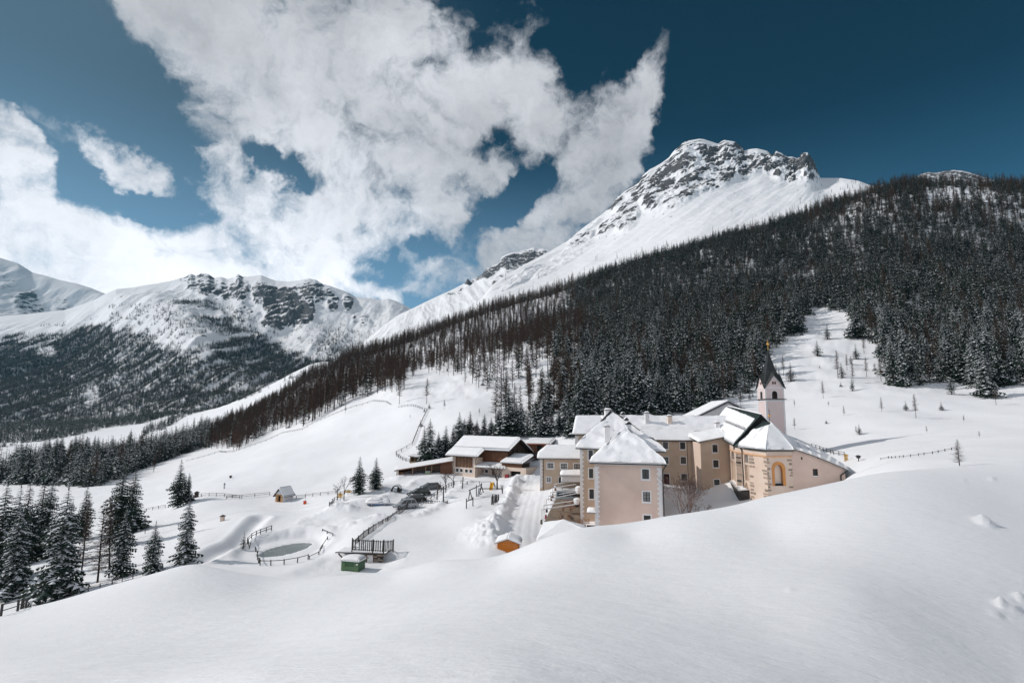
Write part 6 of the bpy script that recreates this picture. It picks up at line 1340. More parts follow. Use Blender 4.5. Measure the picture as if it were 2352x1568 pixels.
# ------------------------------------------------------------------ bunker with terrace, container, chapel
fk2 = Fr(at(*c7(330, 775), 76), R_(-4)); ub = fk2.hit(*c7(700, 700))[0]; zk2 = fk2.hit(*c7(500, 655))[1]; zkb = fk2.hit(*c7(400, 778))[1]
root = empty('garage_bunker', fk2(4, -3, zkb), 'concrete bunker garage with white door under the fenced terrace', 'garage')
dr = pxwin(fk2, c7, 519, 588, 678, 790); t = TB(); wall(t, fk2, 0, ub, zkb-1, zk2); wall(t, Fr(fk2(0, -6, 0), fk2.a-R_(90)), 0, 6, zkb-1.5, zk2); part('wall', t, ['concrete'], root)
t = TB(); fbox(t, fk2, dr[0]-dr[2]/2, dr[0]+dr[2]/2, .01, .07, dr[1], dr[1]+dr[3]); o = part('door', t, ['trim'], root); t = TB(); fbox(t, fk2, dr[0]-dr[2]/2+.08, dr[0]-dr[2]/2+.16, .07, .12, dr[1]+.9, dr[1]+1.05); part('handle', t, ['frame'], root, o)
t = TB(); [fbox(t, fk2, dr[0]+s_*(dr[2]/2+.05)-.04, dr[0]+s_*(dr[2]/2+.05)+.04, .01, .09, dr[1], dr[1]+dr[3]+.1) for s_ in (-1, 1)]; fbox(t, fk2, dr[0]-dr[2]/2-.1, dr[0]+dr[2]/2+.1, .01, .09, dr[1]+dr[3]+.1, dr[1]+dr[3]+.2); part('door_frame', t, ['wood'], root)
us_, ue_ = dr[0]+dr[2]/2+.15, ub; q = random.Random(5); z = zkb
while z < zk2-.25:
    h_ = q.uniform(.16, .28); u_ = us_
    while u_ < ue_: w_ = q.uniform(.22, .5); t = TB(); fbox(t, fk2, u_, min(u_+w_-.03, ue_), .003, q.uniform(.04, .12), z, z+h_-.03); part('stone', t, [q.choice(('stone', 'dkstone', 'stonelt'))], root); u_ += w_
    z += h_
t = TB(); fbox(t, fk2, -1.9, ub+.4, .45, -5, zk2+.02, zk2+.14); o = part('terrace_slab', t, ['woodgrey'], root); s = TB(); snowpatch(s, fk2(-1.9, .45, zk2+.14), fk2(ub+.4, .45, zk2+.14), fk2(ub+.4, -5, zk2+.16), fk2(-1.9, -5, zk2+.16), .14, res=.5); part('snow_cover', s, ['rsnow'], root, o, smooth=True)
t = TB(); t.tube(fk2(-1.4, .6, zk2), fk2(-.1, .2, zk2-1.4), .10, .10, 5); part('brace', t, ['woodgrey'], root)
fc = Fr(at(*c7(233, 838), 71.5), R_(-13)); uc = fc.hit(*c7(425, 800))[0]; zc_t = fc.hit(*c7(320, 752))[1]; zc_b = fc.hit(*c7(233, 838))[1]; root = empty('container', fc(uc/2, -.8, zc_b), 'green metal container with snow on its lid beside the bunker', 'container')
t = TB(); fbox(t, fc, 0, uc, 0, -1.7, zc_b-.1, zc_t); part('body', t, ['green'], root)
for a, b in ((0, .5), (uc-.62, uc-.02)): t = TB(); fbox(t, fc, a+.01, b, .003, .05, zc_b-.1, zc_t-.08); part('panel', t, ['greenlt'], root)
t = TB(); fbox(t, fc, .5, uc-.62, .003, .045, zc_b+.05, zc_b+.45); part('panel', t, ['greenlt'], root); t = TB(); fbox(t, fc, uc-.32, uc-.08, .052, .065, zc_t-.3, zc_t-.14); part('sticker', t, ['trim'], root)
t = TB(); fbox(t, fc, -.04, uc+.04, .06, -1.74, zc_t, zc_t+.06); o = part('lid', t, ['greenlt'], root); s = TB(); snowpatch(s, fc(-.1, .1, zc_t+.06), fc(uc+.08, .1, zc_t+.06), fc(uc+.08, -1.75, zc_t+.06), fc(-.1, -1.75, zc_t+.06), .55, res=.2, lump=.15); part('snow_cover', s, ['rsnow'], root, o, smooth=True)
fp = Fr(at(*c8(519, 655), 138), R_(-20)); p0 = gp(645, 1152, 60); fp = Fr((at(*c8(519, 655), p0.y)), R_(-20)); up_ = fp.hit(*c8(597, 655))[0]; zp = fp.hit(*c8(560, 578))[1]; zpa = fp.hit(*c8(548, 530))[1]; zpb = fp.hit(*c8(560, 655))[1]
root = empty('wayside_chapel', fp(up_/2, -1.5, zpb), 'tiny wayside chapel with painted front and steep snowy roof in the field', 'chapel')
dop = (up_/2, zpb, up_*.40, (zp-zpb)*.85); t = TB(); wall(t, fp, 0, up_, zpb-1, zp, [dop], rec=.5); archfill(t, fp, *dop); part('front_wall', t, [mat('painted_front', (.46, .33, .17), .9, col2=(.40, .17, .08), scale=2.5)], root)
t = TB(); t.add([fp(0, 0, zp), fp(up_, 0, zp), fp(up_/2, 0, zpa)]); wall(t, Fr(fp(up_, 0, 0), fp.a+R_(90)), 0, 3.6, zpb-1, zp); wall(t, Fr(fp(0, -3.6, 0), fp.a-R_(90)), 0, 3.6, zpb-1, zp); part('wall', t, ['trim'], root); niche(root, fp, dop, 'black', 'doorway', .5)
ga, gb_, gc_ = fp(-.5, .4, zp-.55), fp(up_+.5, .4, zp-.55), fp(up_/2, .4, zpa+.35); bv = fp.n*-4.3; t = TB(); slab(t, [ga, gc_, gc_+bv, ga+bv], .1); slab(t, [gc_, gb_, gb_+bv, gc_+bv], .1); part('roof', t, ['woodgrey'], root); s = TB(); snowpatch(s, ga+bv, ga, gc_, gc_+bv, .35, (1, 1, 0, 1), res=.35); snowpatch(s, gb_, gb_+bv, gc_+bv, gc_, .35, (1, 1, 0, 1), res=.35, lump=.04); part('roof_snow', s, ['rsnow'], root, smooth=True)
# ------------------------------------------------------------------ pond
def ell(cx, cy, a, b, rot, n, j, seed):
    return [(cx+math.cos(rot)*a*k*math.cos(t)-math.sin(rot)*b*k*math.sin(t), cy+math.sin(rot)*a*k*math.cos(t)+math.cos(rot)*b*k*math.sin(t)) for i in range(n) for t in (2*math.pi*i/n,) for k in (1+j*math.sin(3*t+seed)+j*.5*math.sin(7*t),)]
t = TB(); w_ = ell(POND[0], POND[1]+.5, 6.2, 7.8, .1, 40, .02, 1); t.add([(x, y, PZ-.09) for x, y in w_])
mw = mat('pond_ice', (.085, .11, .105), .25, col2=(.14, .17, .16), scale=.5, spec=.5); me = t.mesh('pond', [mw]); link('pond', me, kind='structure')
# ------------------------------------------------------------------ fences
def box_mesh(name, sx, sy, sz, m):
    t = TB(); fbox(t, L0, -sx/2, sx/2, -sy/2, sy/2, 0, sz); return t.mesh(name, [M[m]])
def resample(pts, sp):
    P = [Vector(p) for p in pts]; out = [P[0]]; 
    for a, b in zip(P[:-1], P[1:]):
        n = max(1, round((b-a).length/sp)); out += [a.lerp(b, (i+1)/n) for i in range(n)]
    return out
def stick(name, me, parent, a, b, base):
    d = b-a; o = link(name, me, parent, a-base); o.rotation_mode = 'QUATERNION'; o.rotation_quaternion = d.to_track_quat('X', 'Z'); o.scale = (d.length, 1, 1); return o
def unit_rail(m, r): t = TB(); t.tube((0, 0, 0), (1, 0, 0), r, r, 4); return t.mesh('rail', [M[m]])
def fence(pts, sp, h, rails, label, group=None, m='woodgrey', y0=55, pw=.11, rr=.05, jit=.06):
    P = [gp(*p, y0) for p in pts]; P = [p for p in P if p is not None]; P = resample(P, sp)
    for p in P: p.z = gz(p.x, p.y)
    base = P[0].copy(); root = empty('fence', base, label, 'fence', group); q = random.Random(len(P))
    pm = box_mesh('post', pw, pw, h+.5, m); rm = unit_rail(m, rr)
    for p in P: o = link('post', pm, root, p-base-Vector((0, 0, .5))); o.rotation_euler = (q.gauss(0, jit), q.gauss(0, jit), q.uniform(0, 1))
    for a, b in zip(P[:-1], P[1:]):
        for z in rails: stick('rail', rm, root, a+Vector((0, 0, z*h+q.uniform(-.04, .04))), b+Vector((0, 0, z*h+q.uniform(-.04, .04))), base)
    return root
c5b = lambda x, y: (428.7+x*.2604, 765.6+y*.2604); k2 = lambda x, y: (x/2.56, 826.8+y/2.56)
GM = 'rail fences around the snowy meadows'
fence([k2(*p) for p in [(2,1505),(105,1475),(250,1430),(325,1410),(450,1378),(520,1358),(590,1338),(660,1320),(718,1302),(780,1285),(840,1265)]], 2.6, .55, [.9, .5], 'thin fence half buried in snow along the edge of the lower left wood', y0=25, rr=.025, pw=.08)
fence([c5b(*p) for p in [(0,1128),(150,1090),(290,1045),(350,1050),(420,1045),(560,1000),(700,950),(850,880),(1020,850),(1150,780),(1290,720),(1450,660),(1645,600),(1760,608),(1800,632)]], 3.4, .9, [.55, .95], 'long rail fence between the larch wood and the big snowy meadow', rr=.055)
fence([c5b(*p) for p in [(1870,655),(1980,640),(2120,680),(2085,760),(2040,850),(1990,985),(1845,1065),(1850,1085),(1900,1118),(2000,1145)]], 2.6, 1.0, [.5, .95], 'winding double rail fence climbing the meadow left of the barn spruces')
fence([(445,1144),(551,1145)]+[c8(0,628),c8(160,622),c8(300,606),c8(460,590)], 3.0, .9, [.5, .95], 'rail fence running left from the wayside chapel')
fence([c8(665,630),c8(740,622),c8(840,610),c8(1000,590),c8(1170,575),c8(1310,565)], 3.0, .75, [.55, .95], 'rail fence between the wayside chapel and the yellow sign')
fence([(300,1184),(336,1174),(379,1166)], 3.0, .8, [.5, .95], 'short rail fence left of the dark spruce in the field')
fence([c8(1095,705),c8(1150,662),c8(1215,622)], 2.4, 1.0, [.45, .9], 'short double rail barrier below the two leafless trees')
fence([c8(235,1160),c8(220,1100),c8(265,1055),c8(310,1028),c8(360,1005),c8(475,965)], 1.7, .85, [.45, .9], 'rail fence on the upper left bank of the pond')
fence([c8(310,1190),c8(330,1280),c8(358,1338),c8(475,1338),c8(615,1328),c8(755,1306),c8(870,1276)], 2.2, .7, [.85], 'single rail fence along the near edge of the pond')
fence([c8(890,1270),c8(985,1222),c8(1030,1140),c8(1080,1062)], 2.2, .45, [.85], 'snow-covered rail fence on the right bank of the pond')
fence([c8(1020,972),c8(1075,998),c8(1135,1022)], 1.8, .4, [.85], 'nearly buried rail fence above the right side of the pond')
fence([c5(588,1180),c5(700,1112),c5(800,1040),c5(880,992),c5(985,938)], 1.8, 1.0, [.4, .9], 'double rail fence sloping beside the parked cars')
fence([c5(1000,930),c5(1180,930),c5(1370,932),c5(1530,935)], 2.4, .85, [.9], 'level rail fence at the back of the playground')
fence([c9(*p) for p in [(930,590),(1010,577),(1080,573),(1160,568),(1230,561),(1310,551),(1360,543),(1440,533),(1500,521),(1570,507),(1640,494),(1680,489)]], 2.6, .42, [.6], 'low rail fence in the meadow right of the church', pw=.08, rr=.035)
fence([c9(250,470),c9(330,492),c9(400,515),c9(470,538),c9(570,556)], 2.6, .9, [.45, .95], 'double rail fence coming down to the yellow hiking signs', y0=108)
# slatted fences
def slatfence(pts, h, label, sp=.24, Yd=None):
    P = [at(*p[:2], p[2]) for p in pts]; base = P[0].copy(); root = empty('slat_fence', base, label, 'fence'); q = random.Random(3)
    sm_ = box_mesh('slat', .13, .03, h-.12, 'woodgrey'); pm = box_mesh('post', .11, .11, h+.35, 'woodgrey'); rm = unit_rail('woodgrey', .045)
    for a, b in zip(P[:-1], P[1:]):
        L = (b-a).length; n = max(1, round(L/sp)); an = math.atan2(b.y-a.y, b.x-a.x); npst = max(1, round(L/2.6))
        for i in range(npst+1): o = link('post', pm, root, a.lerp(b, i/npst)-base-Vector((0, 0, .3))); o.rotation_euler[2] = an
        for z in (.18, h-.22): stick('rail', rm, root, a+Vector((0, 0, z)), b+Vector((0, 0, z)), base)
        for i in range(n):
            if q.random() < .03: continue
            o = link('slat', sm_, root, a.lerp(b, (i+.5)/n)-base+Vector((0, -.05, .06+q.uniform(-.02, .02)))); o.rotation_euler = (0, q.gauss(0, .015), an)
    return root
slatfence([(*c7(356,622),76.3),(*c7(480,500),82.5),(*c7(585,425),88),(*c7(690,362),93.5),(*c7(800,292),99.5),(*c7(905,212),106),(*c7(1055,108),115)], 1.15, 'long weathered slat fence climbing from the bunker to the parked cars', sp=.36)
slatfence([(*c7(1060,108),115.2),(*c7(1230,112),114.5),(*c7(1405,122),113)], .75, 'level slat fence at the lower edge of the playground', sp=.5)
slatfence([(*c7(352,626),75.6),(*c7(580,640),75.2),(*c7(700,646),75.2),(*c7(806,640),77)], 1.55, 'weathered slat railing on top of the concrete bunker', sp=.30)
# ------------------------------------------------------------------ vehicles
M['tyre'] = mat('tyre', (.015, .015, .015), .8); M['rim'] = mat('rim', (.25, .25, .26), .35, metal=.8); M['cglass'] = mat('car_glass', (.012, .015, .018), .08, spec=.7)
M['head'] = mat('headlight', (.55, .55, .55), .2); M['tail'] = mat('taillight', (.25, .01, .01), .3); M['plate'] = mat('dark_plastic', (.02, .02, .02), .7)
def loft(tb, secs, mi=0, cap=True):
    """secs: rings of equal length"""
    n = len(secs[0])
    for a, b in zip(secs[:-1], secs[1:]):
        for i in range(n): j = (i+1) % n; tb.add([a[i], a[j], b[j], b[i]], mi)
    if cap: tb.add(secs[0], mi); tb.add(secs[-1][::-1], mi)
def vehicle(name, p, rz, label, cat, paint, L=4.6, W=1.85, H=1.68, van=False, snow=0, pm=(.3, .2)):
    pmx = mat(name+'_paint', paint, pm[0], metal=pm[1], spec=.5); root = empty(name, p, label, cat, rz=rz); h = W/2
    if van or snow > .5: root.location.z -= .45*(snow > .5)
    def ring(x, wb, wt, z0, zm, z1): return [Vector(q) for q in ((x, -wb, z0), (x, -wb*1.02, zm), (x, -wt, z1), (x, wt, z1), (x, wb*1.02, zm), (x, wb, z0))]
    t = TB(); bt = .95 if not van else 1.05
    loft(t, [ring(-L/2, h*.80, h*.76, .42, .62, bt-.15), ring(-L/2+.12, h*.94, h*.9, .30, .6, bt-.02), ring(-L*.30, h, h*.93, .26, .6, bt), ring(L*.20, h, h*.93, .26, .6, bt-.0), ring(L*.33, h*.98, h*.88, .26, .6, bt-.07 if not van else bt), ring(L/2-.14, h*.92, h*.82, .30, .55, bt-.22), ring(L/2, h*.78, h*.7, .42, .55, bt-.35)])
    body = part_l('body', t, [pmx], root)
    # cabin: pillars and roof in paint, glass set just outside between them
    t = TB(); xr, xf = (-L/2+.25, L*.30) if not van else (-L/2+.06, L*.36); rr, rf = (-L/2+.75, L*.08) if not van else (-L/2+.16, L*.20)
    A = ring(xr, h*.86, h*.80, bt-.05, bt, bt); cab = [[Vector((x, s*w_, z)) for (s, w_, z, x) in q] for q in (
        [(-1, h*.92, bt-.04, xr), (1, h*.92, bt-.04, xr), (1, h*.92, bt-.04, xf), (-1, h*.92, bt-.04, xf)], [(-1, h*.76, H-.05, rr), (1, h*.76, H-.05, rr), (1, h*.76, H-.05, rf), (-1, h*.76, H-.05, rf)], [(-1, h*.66, H, rr+.15), (1, h*.66, H, rr+.15), (1, h*.66, H, rf-.15), (-1, h*.66, H, rf-.15)])]
    loft(t, cab); part_l('cabin', t, [pmx], root)
    b0, t0 = cab[0], cab[1]
    def pane(i, j, a, b, z0=.12, z1=.88, nm='window'):
        lo0, lo1, hi0, hi1 = b0[i], b0[j], t0[i], t0[j]; f = lambda u, v: lo0.lerp(lo1, u).lerp(hi0.lerp(hi1, u), v); n_ = (lo1-lo0).cross(hi0-lo0).normalized(); c = (lo0+lo1)/2
        if n_.dot(c-Vector((0, 0, c.z))) < 0: n_ = -n_
        t = TB(); t.add([f(a, z0)+n_*.012, f(b, z0)+n_*.012, f(b, z1)+n_*.012, f(a, z1)+n_*.012]); part_l(nm, t, [M['cglass']], root)
    pane(2, 3, .06, .94, nm='windscreen'); pane(1, 0, .08, .92, .2, .85, 'rear_window')
    for (i, j) in ((1, 2), (0, 3)):
        for a, b in ((.05, .34), (.37, .66), (.69, .96)): pane(i, j, a, b)
    for x in (-L*.30, L*.31):
        for s in (-1, 1):
            t = TB(); t.tube((0, s*(h-.20), 0), (0, s*(h+.01), 0), .34, .34, 18); t.add([(0+.34*math.cos(a), s*(h+.01), .34*math.sin(a)) for a in [2*math.pi*i/18 for i in range(18)]]); wh = part_l('wheel', t, [M['tyre']], root); wh.location = (x, 0, .34)
            t = TB(); t.add([(.20*math.cos(a), s*(h+.018), .20*math.sin(a)) for a in [2*math.pi*i/12 for i in range(12)]]); part_l('rim', t, [M['rim']], wh)
    for s in (-1, 1):
        t = TB(); fbox(t, L0, L/2-.16, L/2-.01, s*h*.72-.16, s*h*.72+.16, bt-.42, bt-.27); part_l('headlight', t, [M['head']], root); t = TB(); fbox(t, L0, -L/2-.01, -L/2+.08, s*h*.74-.14, s*h*.74+.14, bt-.42, bt-.12); part_l('taillight', t, [M['tail']], root)
        t = TB(); fbox(t, L0, L*.17, L*.17+.12, s*(h+.06)-.07, s*(h+.06)+.07, bt, bt+.13); part_l('mirror', t, [M['plate']], root)
    for x, nm in ((L/2-.02, 'front_bumper'), (-L/2-.04, 'rear_bumper')): t = TB(); fbox(t, L0, x, x+.07, -h*.8, h*.8, .30, .48); part_l(nm, t, [M['plate']], root)
    if snow:
        t = TB(); z = H
        snowpatch(t, (rr-.1, -h*.80, H-.06), (rf+.1, -h*.80, H-.06), (rf+.1, h*.8, H-.06), (rr-.1, h*.8, H-.06), snow, res=.22)
        if snow > .3: t = TB(); snowpatch(t, (-L/2-.35, -h-.2, .62), (L/2+.3, -h-.2, .50), (L/2+.3, h+.2, .50), (-L/2-.35, h+.2, .62), .78, res=.2, lump=.12); snowpatch(t, (rr-.5, -h*.85, H-.15), (rf+.3, -h*.85, H-.15), (rf+.3, h*.85, H-.15), (rr-.5, h*.85, H-.15), .55, res=.2)
        part_l('snow_cover', t, [M['rsnow']], root, smooth=True)
    return root
def part_l(name, t, mats, root, smooth=False):
    return link(name, t.mesh(name, mats, smooth), root)
def vz(px, py, Y): p = at(px, py, Y); p.z = gz(p.x, p.y); return p
vehicle('parked_car', vz(*c7(945,146), 110.5), R_(205), 'silver grey off-road car at the front of the parked row by the slat fence', 'car', (.30, .31, .33), L=4.7, H=1.8)
vehicle('parked_car', vz(*c7(1030,110), 116.5), R_(208), 'black estate car second in the parked row', 'car', (.012, .014, .015), L=4.9, H=1.6, snow=.05)
vehicle('parked_car', vz(*c7(1085,85), 122), R_(208), 'dark green-black car third in the parked row beside the leafless tree', 'car', (.012, .020, .018), L=4.9, H=1.6)
vehicle('parked_car', vz(*c5(640,1060), 128), R_(210), 'grey car with snowy bonnet at the far end of the parked row', 'car', (.10, .11, .12), L=4.6, H=1.55, snow=.12)
vehicle('parked_car', vz(*c7(640,112), 114), R_(12), 'blue car almost completely buried under a cushion of snow', 'car', (.03, .10, .22), L=4.1, H=1.35, snow=.95)
vehicle('parked_van', vz(*c6(600,628), 110), R_(-4), 'silver van parked under the snowy entrance canopy', 'van', (.33, .36, .37), L=5.2, W=1.95, H=2.0, van=True)
vehicle('parked_car', vz(*c5(2215,560), 150), R_(60), 'dark car in the shade between the barn and the low house', 'car', (.03, .03, .035), L=4.4, H=1.5)
# ------------------------------------------------------------------ playground
def poles(name, label, cat, segs, m='woodgrey', base=None, names=None, r=.09):
    P = [(a, b) for a, b in segs]; base = base or P[0][0]; root = empty(name, base, label, cat)
    for i, (a, b) in enumerate(P):
        t = TB(); t.tube(a, b, r, r*.9, 6); t.add([b+Vector((r*math.cos(x), r*math.sin(x), 0)) for x in (0, 1.05, 2.1, 3.14, 4.2, 5.2)]); part(names[i] if names else 'post', t, [m], root)
    return root
def q5(x, y, Y): return at(*c5(x, y), Y)
def stand(x, y): p = gp(*c5(x, y), 60); return p
a = stand(1200,1145); Yp = a.y; b1 = stand(1420,1045); Yb = b1.y-1
poles('swing_frame', 'log swing frame with slanting crossbeam in the snowy playground', 'swing', [(a-Vector((0,0,.3)), q5(1228,998,Yp+.5)), (q5(1258,1145,Yp-1), q5(1222,1010,Yp+.5)), (q5(1210,1012,Yp+.5), q5(1392,930,Yb)), (q5(1372,1032,Yb+1.5), q5(1398,905,Yb)), (q5(1422,1042,Yb-1), q5(1385,915,Yb))], names=['leg', 'leg', 'crossbeam', 'leg', 'leg'], r=.10)
Yc = stand(1325,1100).y
rt = poles('climbing_frame', 'log climbing frame with a grey climbing board and long beam', 'climbing frame', [(q5(1320,1105,Yc), q5(1318,925,Yc)), (q5(1355,985,Yc), q5(1692,985,Yc+1)), (q5(1705,1058,Yc+1), q5(1680,930,Yc+1)), (q5(1700,1060,Yc+2), q5(1710,935,Yc+2)), (q5(1368,1060,Yc), q5(1385,980,Yc))], names=['post', 'beam', 'post', 'post', 'post'], r=.10)
t = TB(); slab(t, [q5(1333,1095,Yc-.5), q5(1362,1092,Yc-.5), q5(1366,990,Yc), q5(1345,985,Yc)], .08); part('climbing_board', t, ['galv'], rt)
t = TB(); slab(t, [q5(1365,1075,Yc-.5), q5(1405,1055,Yc-.5), q5(1405,1048,Yc+.3), q5(1365,1066,Yc+.3)], .08); part('platform', t, ['woodgrey'], rt)
Ys = stand(1512,1002).y+.5; root = empty('slide', q5(1535,1000,Ys), 'yellow playground slide with a dark ladder', 'slide'); t = TB(); A, B = q5(1512,1000,Ys-1), q5(1530,895,Ys+.6); w_ = Vector((.62, 0, 0)); slab(t, [A, A+w_, B+w_*1.0+Vector((.1, 0, 0)), B], .10)
for o_ in (0, 1): t.tube(A+w_*o_+Vector((0, 0, .08)), B+w_*o_+Vector((0, 0, .08)), .09, .09, 5)
part('chute', t, ['yellow'], root)
for k in (0, .7): t = TB(); t.tube(q5(1590+k*20,968,Ys+1.4), q5(1568+k*14,895,Ys+.8), .06, .06, 5); part('ladder_rail', t, ['frame'], root)
for k in range(4): t = TB(); t.tube(q5(1571+k*5,910+k*15,Ys+1), q5(1583+k*6,910+k*15,Ys+1), .04, .04, 4); part('rung', t, ['frame'], root)
Yg = stand(1173,1280).y; poles('goal_frame', 'two wooden posts joined by a bar at the lower edge of the playground', 'goal', [(q5(1173,1285,Yg), q5(1173,1130,Yg)), (q5(1268,1255,Yg+2), q5(1268,1105,Yg+2)), (q5(1175,1168,Yg), q5(1268,1138,Yg+2))], names=['post', 'post', 'crossbar'], r=.10)
Yq = stand(1122,985).y; poles('tall_pole', 'tall wooden pole in front of the barn corner', 'pole', [(q5(1112,985,Yq), q5(1124,812,Yq))], r=.13); Yq = stand(835,1180).y; poles('tall_pole', 'tall wooden pole at the left end of the playground near the cars', 'pole', [(q5(834,1182,Yq), q5(836,950,Yq))], r=.15)
Yq = stand(1600,1225).y; root = empty('log_palisade', q5(1600,1225,Yq), 'cluster of upright logs standing in the trampled snow', 'palisade')
for i, (x, y0_, y1_) in enumerate([(1543,1225,1095),(1556,1215,1065),(1572,1222,1085),(1585,1195,1085),(1597,1205,1070),(1608,1185,1075),(1622,1200,1072),(1636,1180,1078),(1648,1155,1065)]): t = TB(); t.tube(q5(x, y0_, Yq+i*.12), q5(x+random.uniform(-6, 4), y1_, Yq+i*.12), .09, .08, 6); part('log', t, ['woodgrey'], root)
# arched snow shelter by the snow piles
Yq = stand(130,1040).y; C0 = q5(130, 1035, Yq); root = empty('arched_tunnel', C0, 'arched grey playground tunnel capped with snow beside the ploughed heap', 'tunnel'); t = TB(); s = TB(); n_ = 12; ra = (q5(205,1030,Yq)-q5(55,1030,Yq)).length/2; hh_ = q5(130,940,Yq).z-C0.z
def arcp(k, r, dy): x = math.pi*k/n_; return C0+Vector((-math.cos(x)*ra*r, dy, math.sin(x)*hh_*r))
for k in range(n_): t.add([arcp(k, 1, 0), arcp(k+1, 1, 0), arcp(k+1, 1, 1.6), arcp(k, 1, 1.6)]); t.add([arcp(k, .86, 0), arcp(k+1, .86, 0), arcp(k+1, .86, 1.6), arcp(k, .86, 1.6)]); t.add([arcp(k, .86, 0), arcp(k+1, .86, 0), arcp(k+1, 1, 0), arcp(k, 1, 0)])
part('arch', t, ['woodgrey'], root)
for k in range(2, n_-2): s.add([arcp(k, 1.02, 0), arcp(k+1, 1.02, 0), arcp(k+1, 1.16, .1), arcp(k, 1.16, .1)]); s.add([arcp(k, 1.16, .1), arcp(k+1, 1.16, .1), arcp(k+1, 1.16, 1.6), arcp(k, 1.16, 1.6)])
part('snow_cap', s, ['rsnow'], root)
t = TB(); f = Fr(C0.xy, 0); fbox(t, f, ra*.2, ra*.75, -.6, -1.5, C0.z-.3, C0.z+hh_*.62); part('crate', t, ['frame'], root)
# ------------------------------------------------------------------ signs, shrines, markers
def signpost(p, h, panels, label, fr_a=0.0):
    root = empty('hiking_sign', p, label, 'sign'); t = TB(); t.tube(p-Vector((0, 0, .4)), p+Vector((0, 0, h)), .06, .06, 6); part('post', t, ['galv'], root); f = Fr(p.xy, fr_a)
    for i in range(panels[0]):
        w_ = panels[1]; z = p.z+h-.22-i*panels[2]; t = TB(); d = .07; P4 = [f(-w_/2, d, z-.12), f(w_/2-.15, d, z-.12), f(w_/2, d, z), f(w_/2-.15, d, z+.12), f(-w_/2, d, z+.12)]; t.add(P4); t.add([q-f.n*.03 for q in P4][::-1])
        for a, b in zip(P4, P4[1:]+P4[:1]): t.add([a, b, b-f.n*.03, a-f.n*.03])
        pn = part('sign_panel', t, ['yellow'], root); t = TB(); [fbox(t, f, -w_/2+.1, w_/2-.3-.2*k, d+.002, d+.008, z+.01-.075*k, z+.045-.075*k) for k in range(2)]; part('lettering', t, ['frame'], root, pn)
p = gp(*c9(590, 600), 60); signpost(p, at(*c9(590, 530), p.y).z-p.z, (5, .95, .30), 'post with five yellow hiking signs beside the meadow path right of the church', R_(8))
p = gp(*c8(1213, 660), 60); signpost(p, 1.9, (3, 1.1, .3), 'post with yellow hiking signs left of the leafless trees', R_(25)); p = gp(*c8(1296, 585), 60); signpost(p, 1.2, (2, 1.6, .3), 'low yellow sign behind the leafless trees at the end of the fence')
p = gp(*c9(714, 605), 60); h_ = at(*c9(712, 545), p.y).z-p.z; root = empty('wayside_shrine', p, 'small roofed wooden shrine box on a post by the meadow path', 'shrine'); f = Fr(p.xy, .1); t = TB(); fbox(t, f, -.06, .06, -.06, .06, p.z-.4, p.z+h_*.55); part('post', t, ['woodgrey'], root); t = TB(); fbox(t, f, -.28, .28, -.2, .2, p.z+h_*.5, p.z+h_*.85); part('box', t, ['woodgrey'], root)
t = TB(); slab(t, [f(-.45, .3, p.z+h_*.83), f(0, .3, p.z+h_*1.02), f(0, -.3, p.z+h_*1.02), f(-.45, -.3, p.z+h_*.83)], .05); slab(t, [f(.45, .3, p.z+h_*.83), f(0, .3, p.z+h_*1.02), f(0, -.3, p.z+h_*1.02), f(.45, -.3, p.z+h_*.83)], .05); part('roof', t, ['frame'], root)
def pillar(px, base, top, label, m='cream', wdt=.6, roof=True):
    p = gp(px, base, 60); h_ = max(.5, at(px, top, p.y).z-p.z); root = empty('wayside_pillar', p, label, 'pillar'); f = Fr(p.xy, .15); t = TB(); fbox(t, f, -wdt/2, wdt/2, wdt/2, -wdt/2, p.z-.4, p.z+h_*.75); part('shaft', t, [m], root)
    t = TB(); c = f(0, 0, p.z+h_); e = [f(a*wdt*.8, b*wdt*.8, p.z+h_*.74) for a, b in ((-1, 1), (1, 1), (1, -1), (-1, -1))]; [t.add([e[i], e[(i+1) % 4], c]) for i in range(4)]; t.add(e); part('roof', t, ['frame'], root)
pillar(510.5, 1196, 1181, 'small cream wayside pillar with a roof beside the field path'); pillar(451, 1142, 1127, 'dark wooden figure-like stump at the left end of the field fence', 'wooddk', .8); pillar(529.5, 1097, 1091, 'tiny dark marker stone on the upper left meadow', 'wooddk', .6); pillar(515, 1122, 1108, 'slim pale marker pillar beside the trampled track on the left', 'galv', .3)
p = gp(333, 1225, 60); poles('marker_post', 'thin dark marker post left of the short frosted spruce', 'post', [(p, p+Vector((0, 0, 2.1)))], r=.06, m='frame')
p = gp(*c8(836, 682), 60); root = empty('track_marker', p, 'curved pole with an orange-red sack at its foot near the field path', 'marker'); t = TB(); t.tube(p, p+Vector((.1, 0, 2.6)), .05, .04, 5); t.tube(p+Vector((.1, 0, 2.6)), p+Vector((.35, 0, 2.85)), .04, .03, 5); part('pole', t, ['galv'], root); t = TB(); fbox(t, Fr(p.xy, .2), -.32, .32, .25, -.25, p.z, p.z+.75); part('sack', t, [mat('red_orange', (.62, .09, .03), .7)], root)
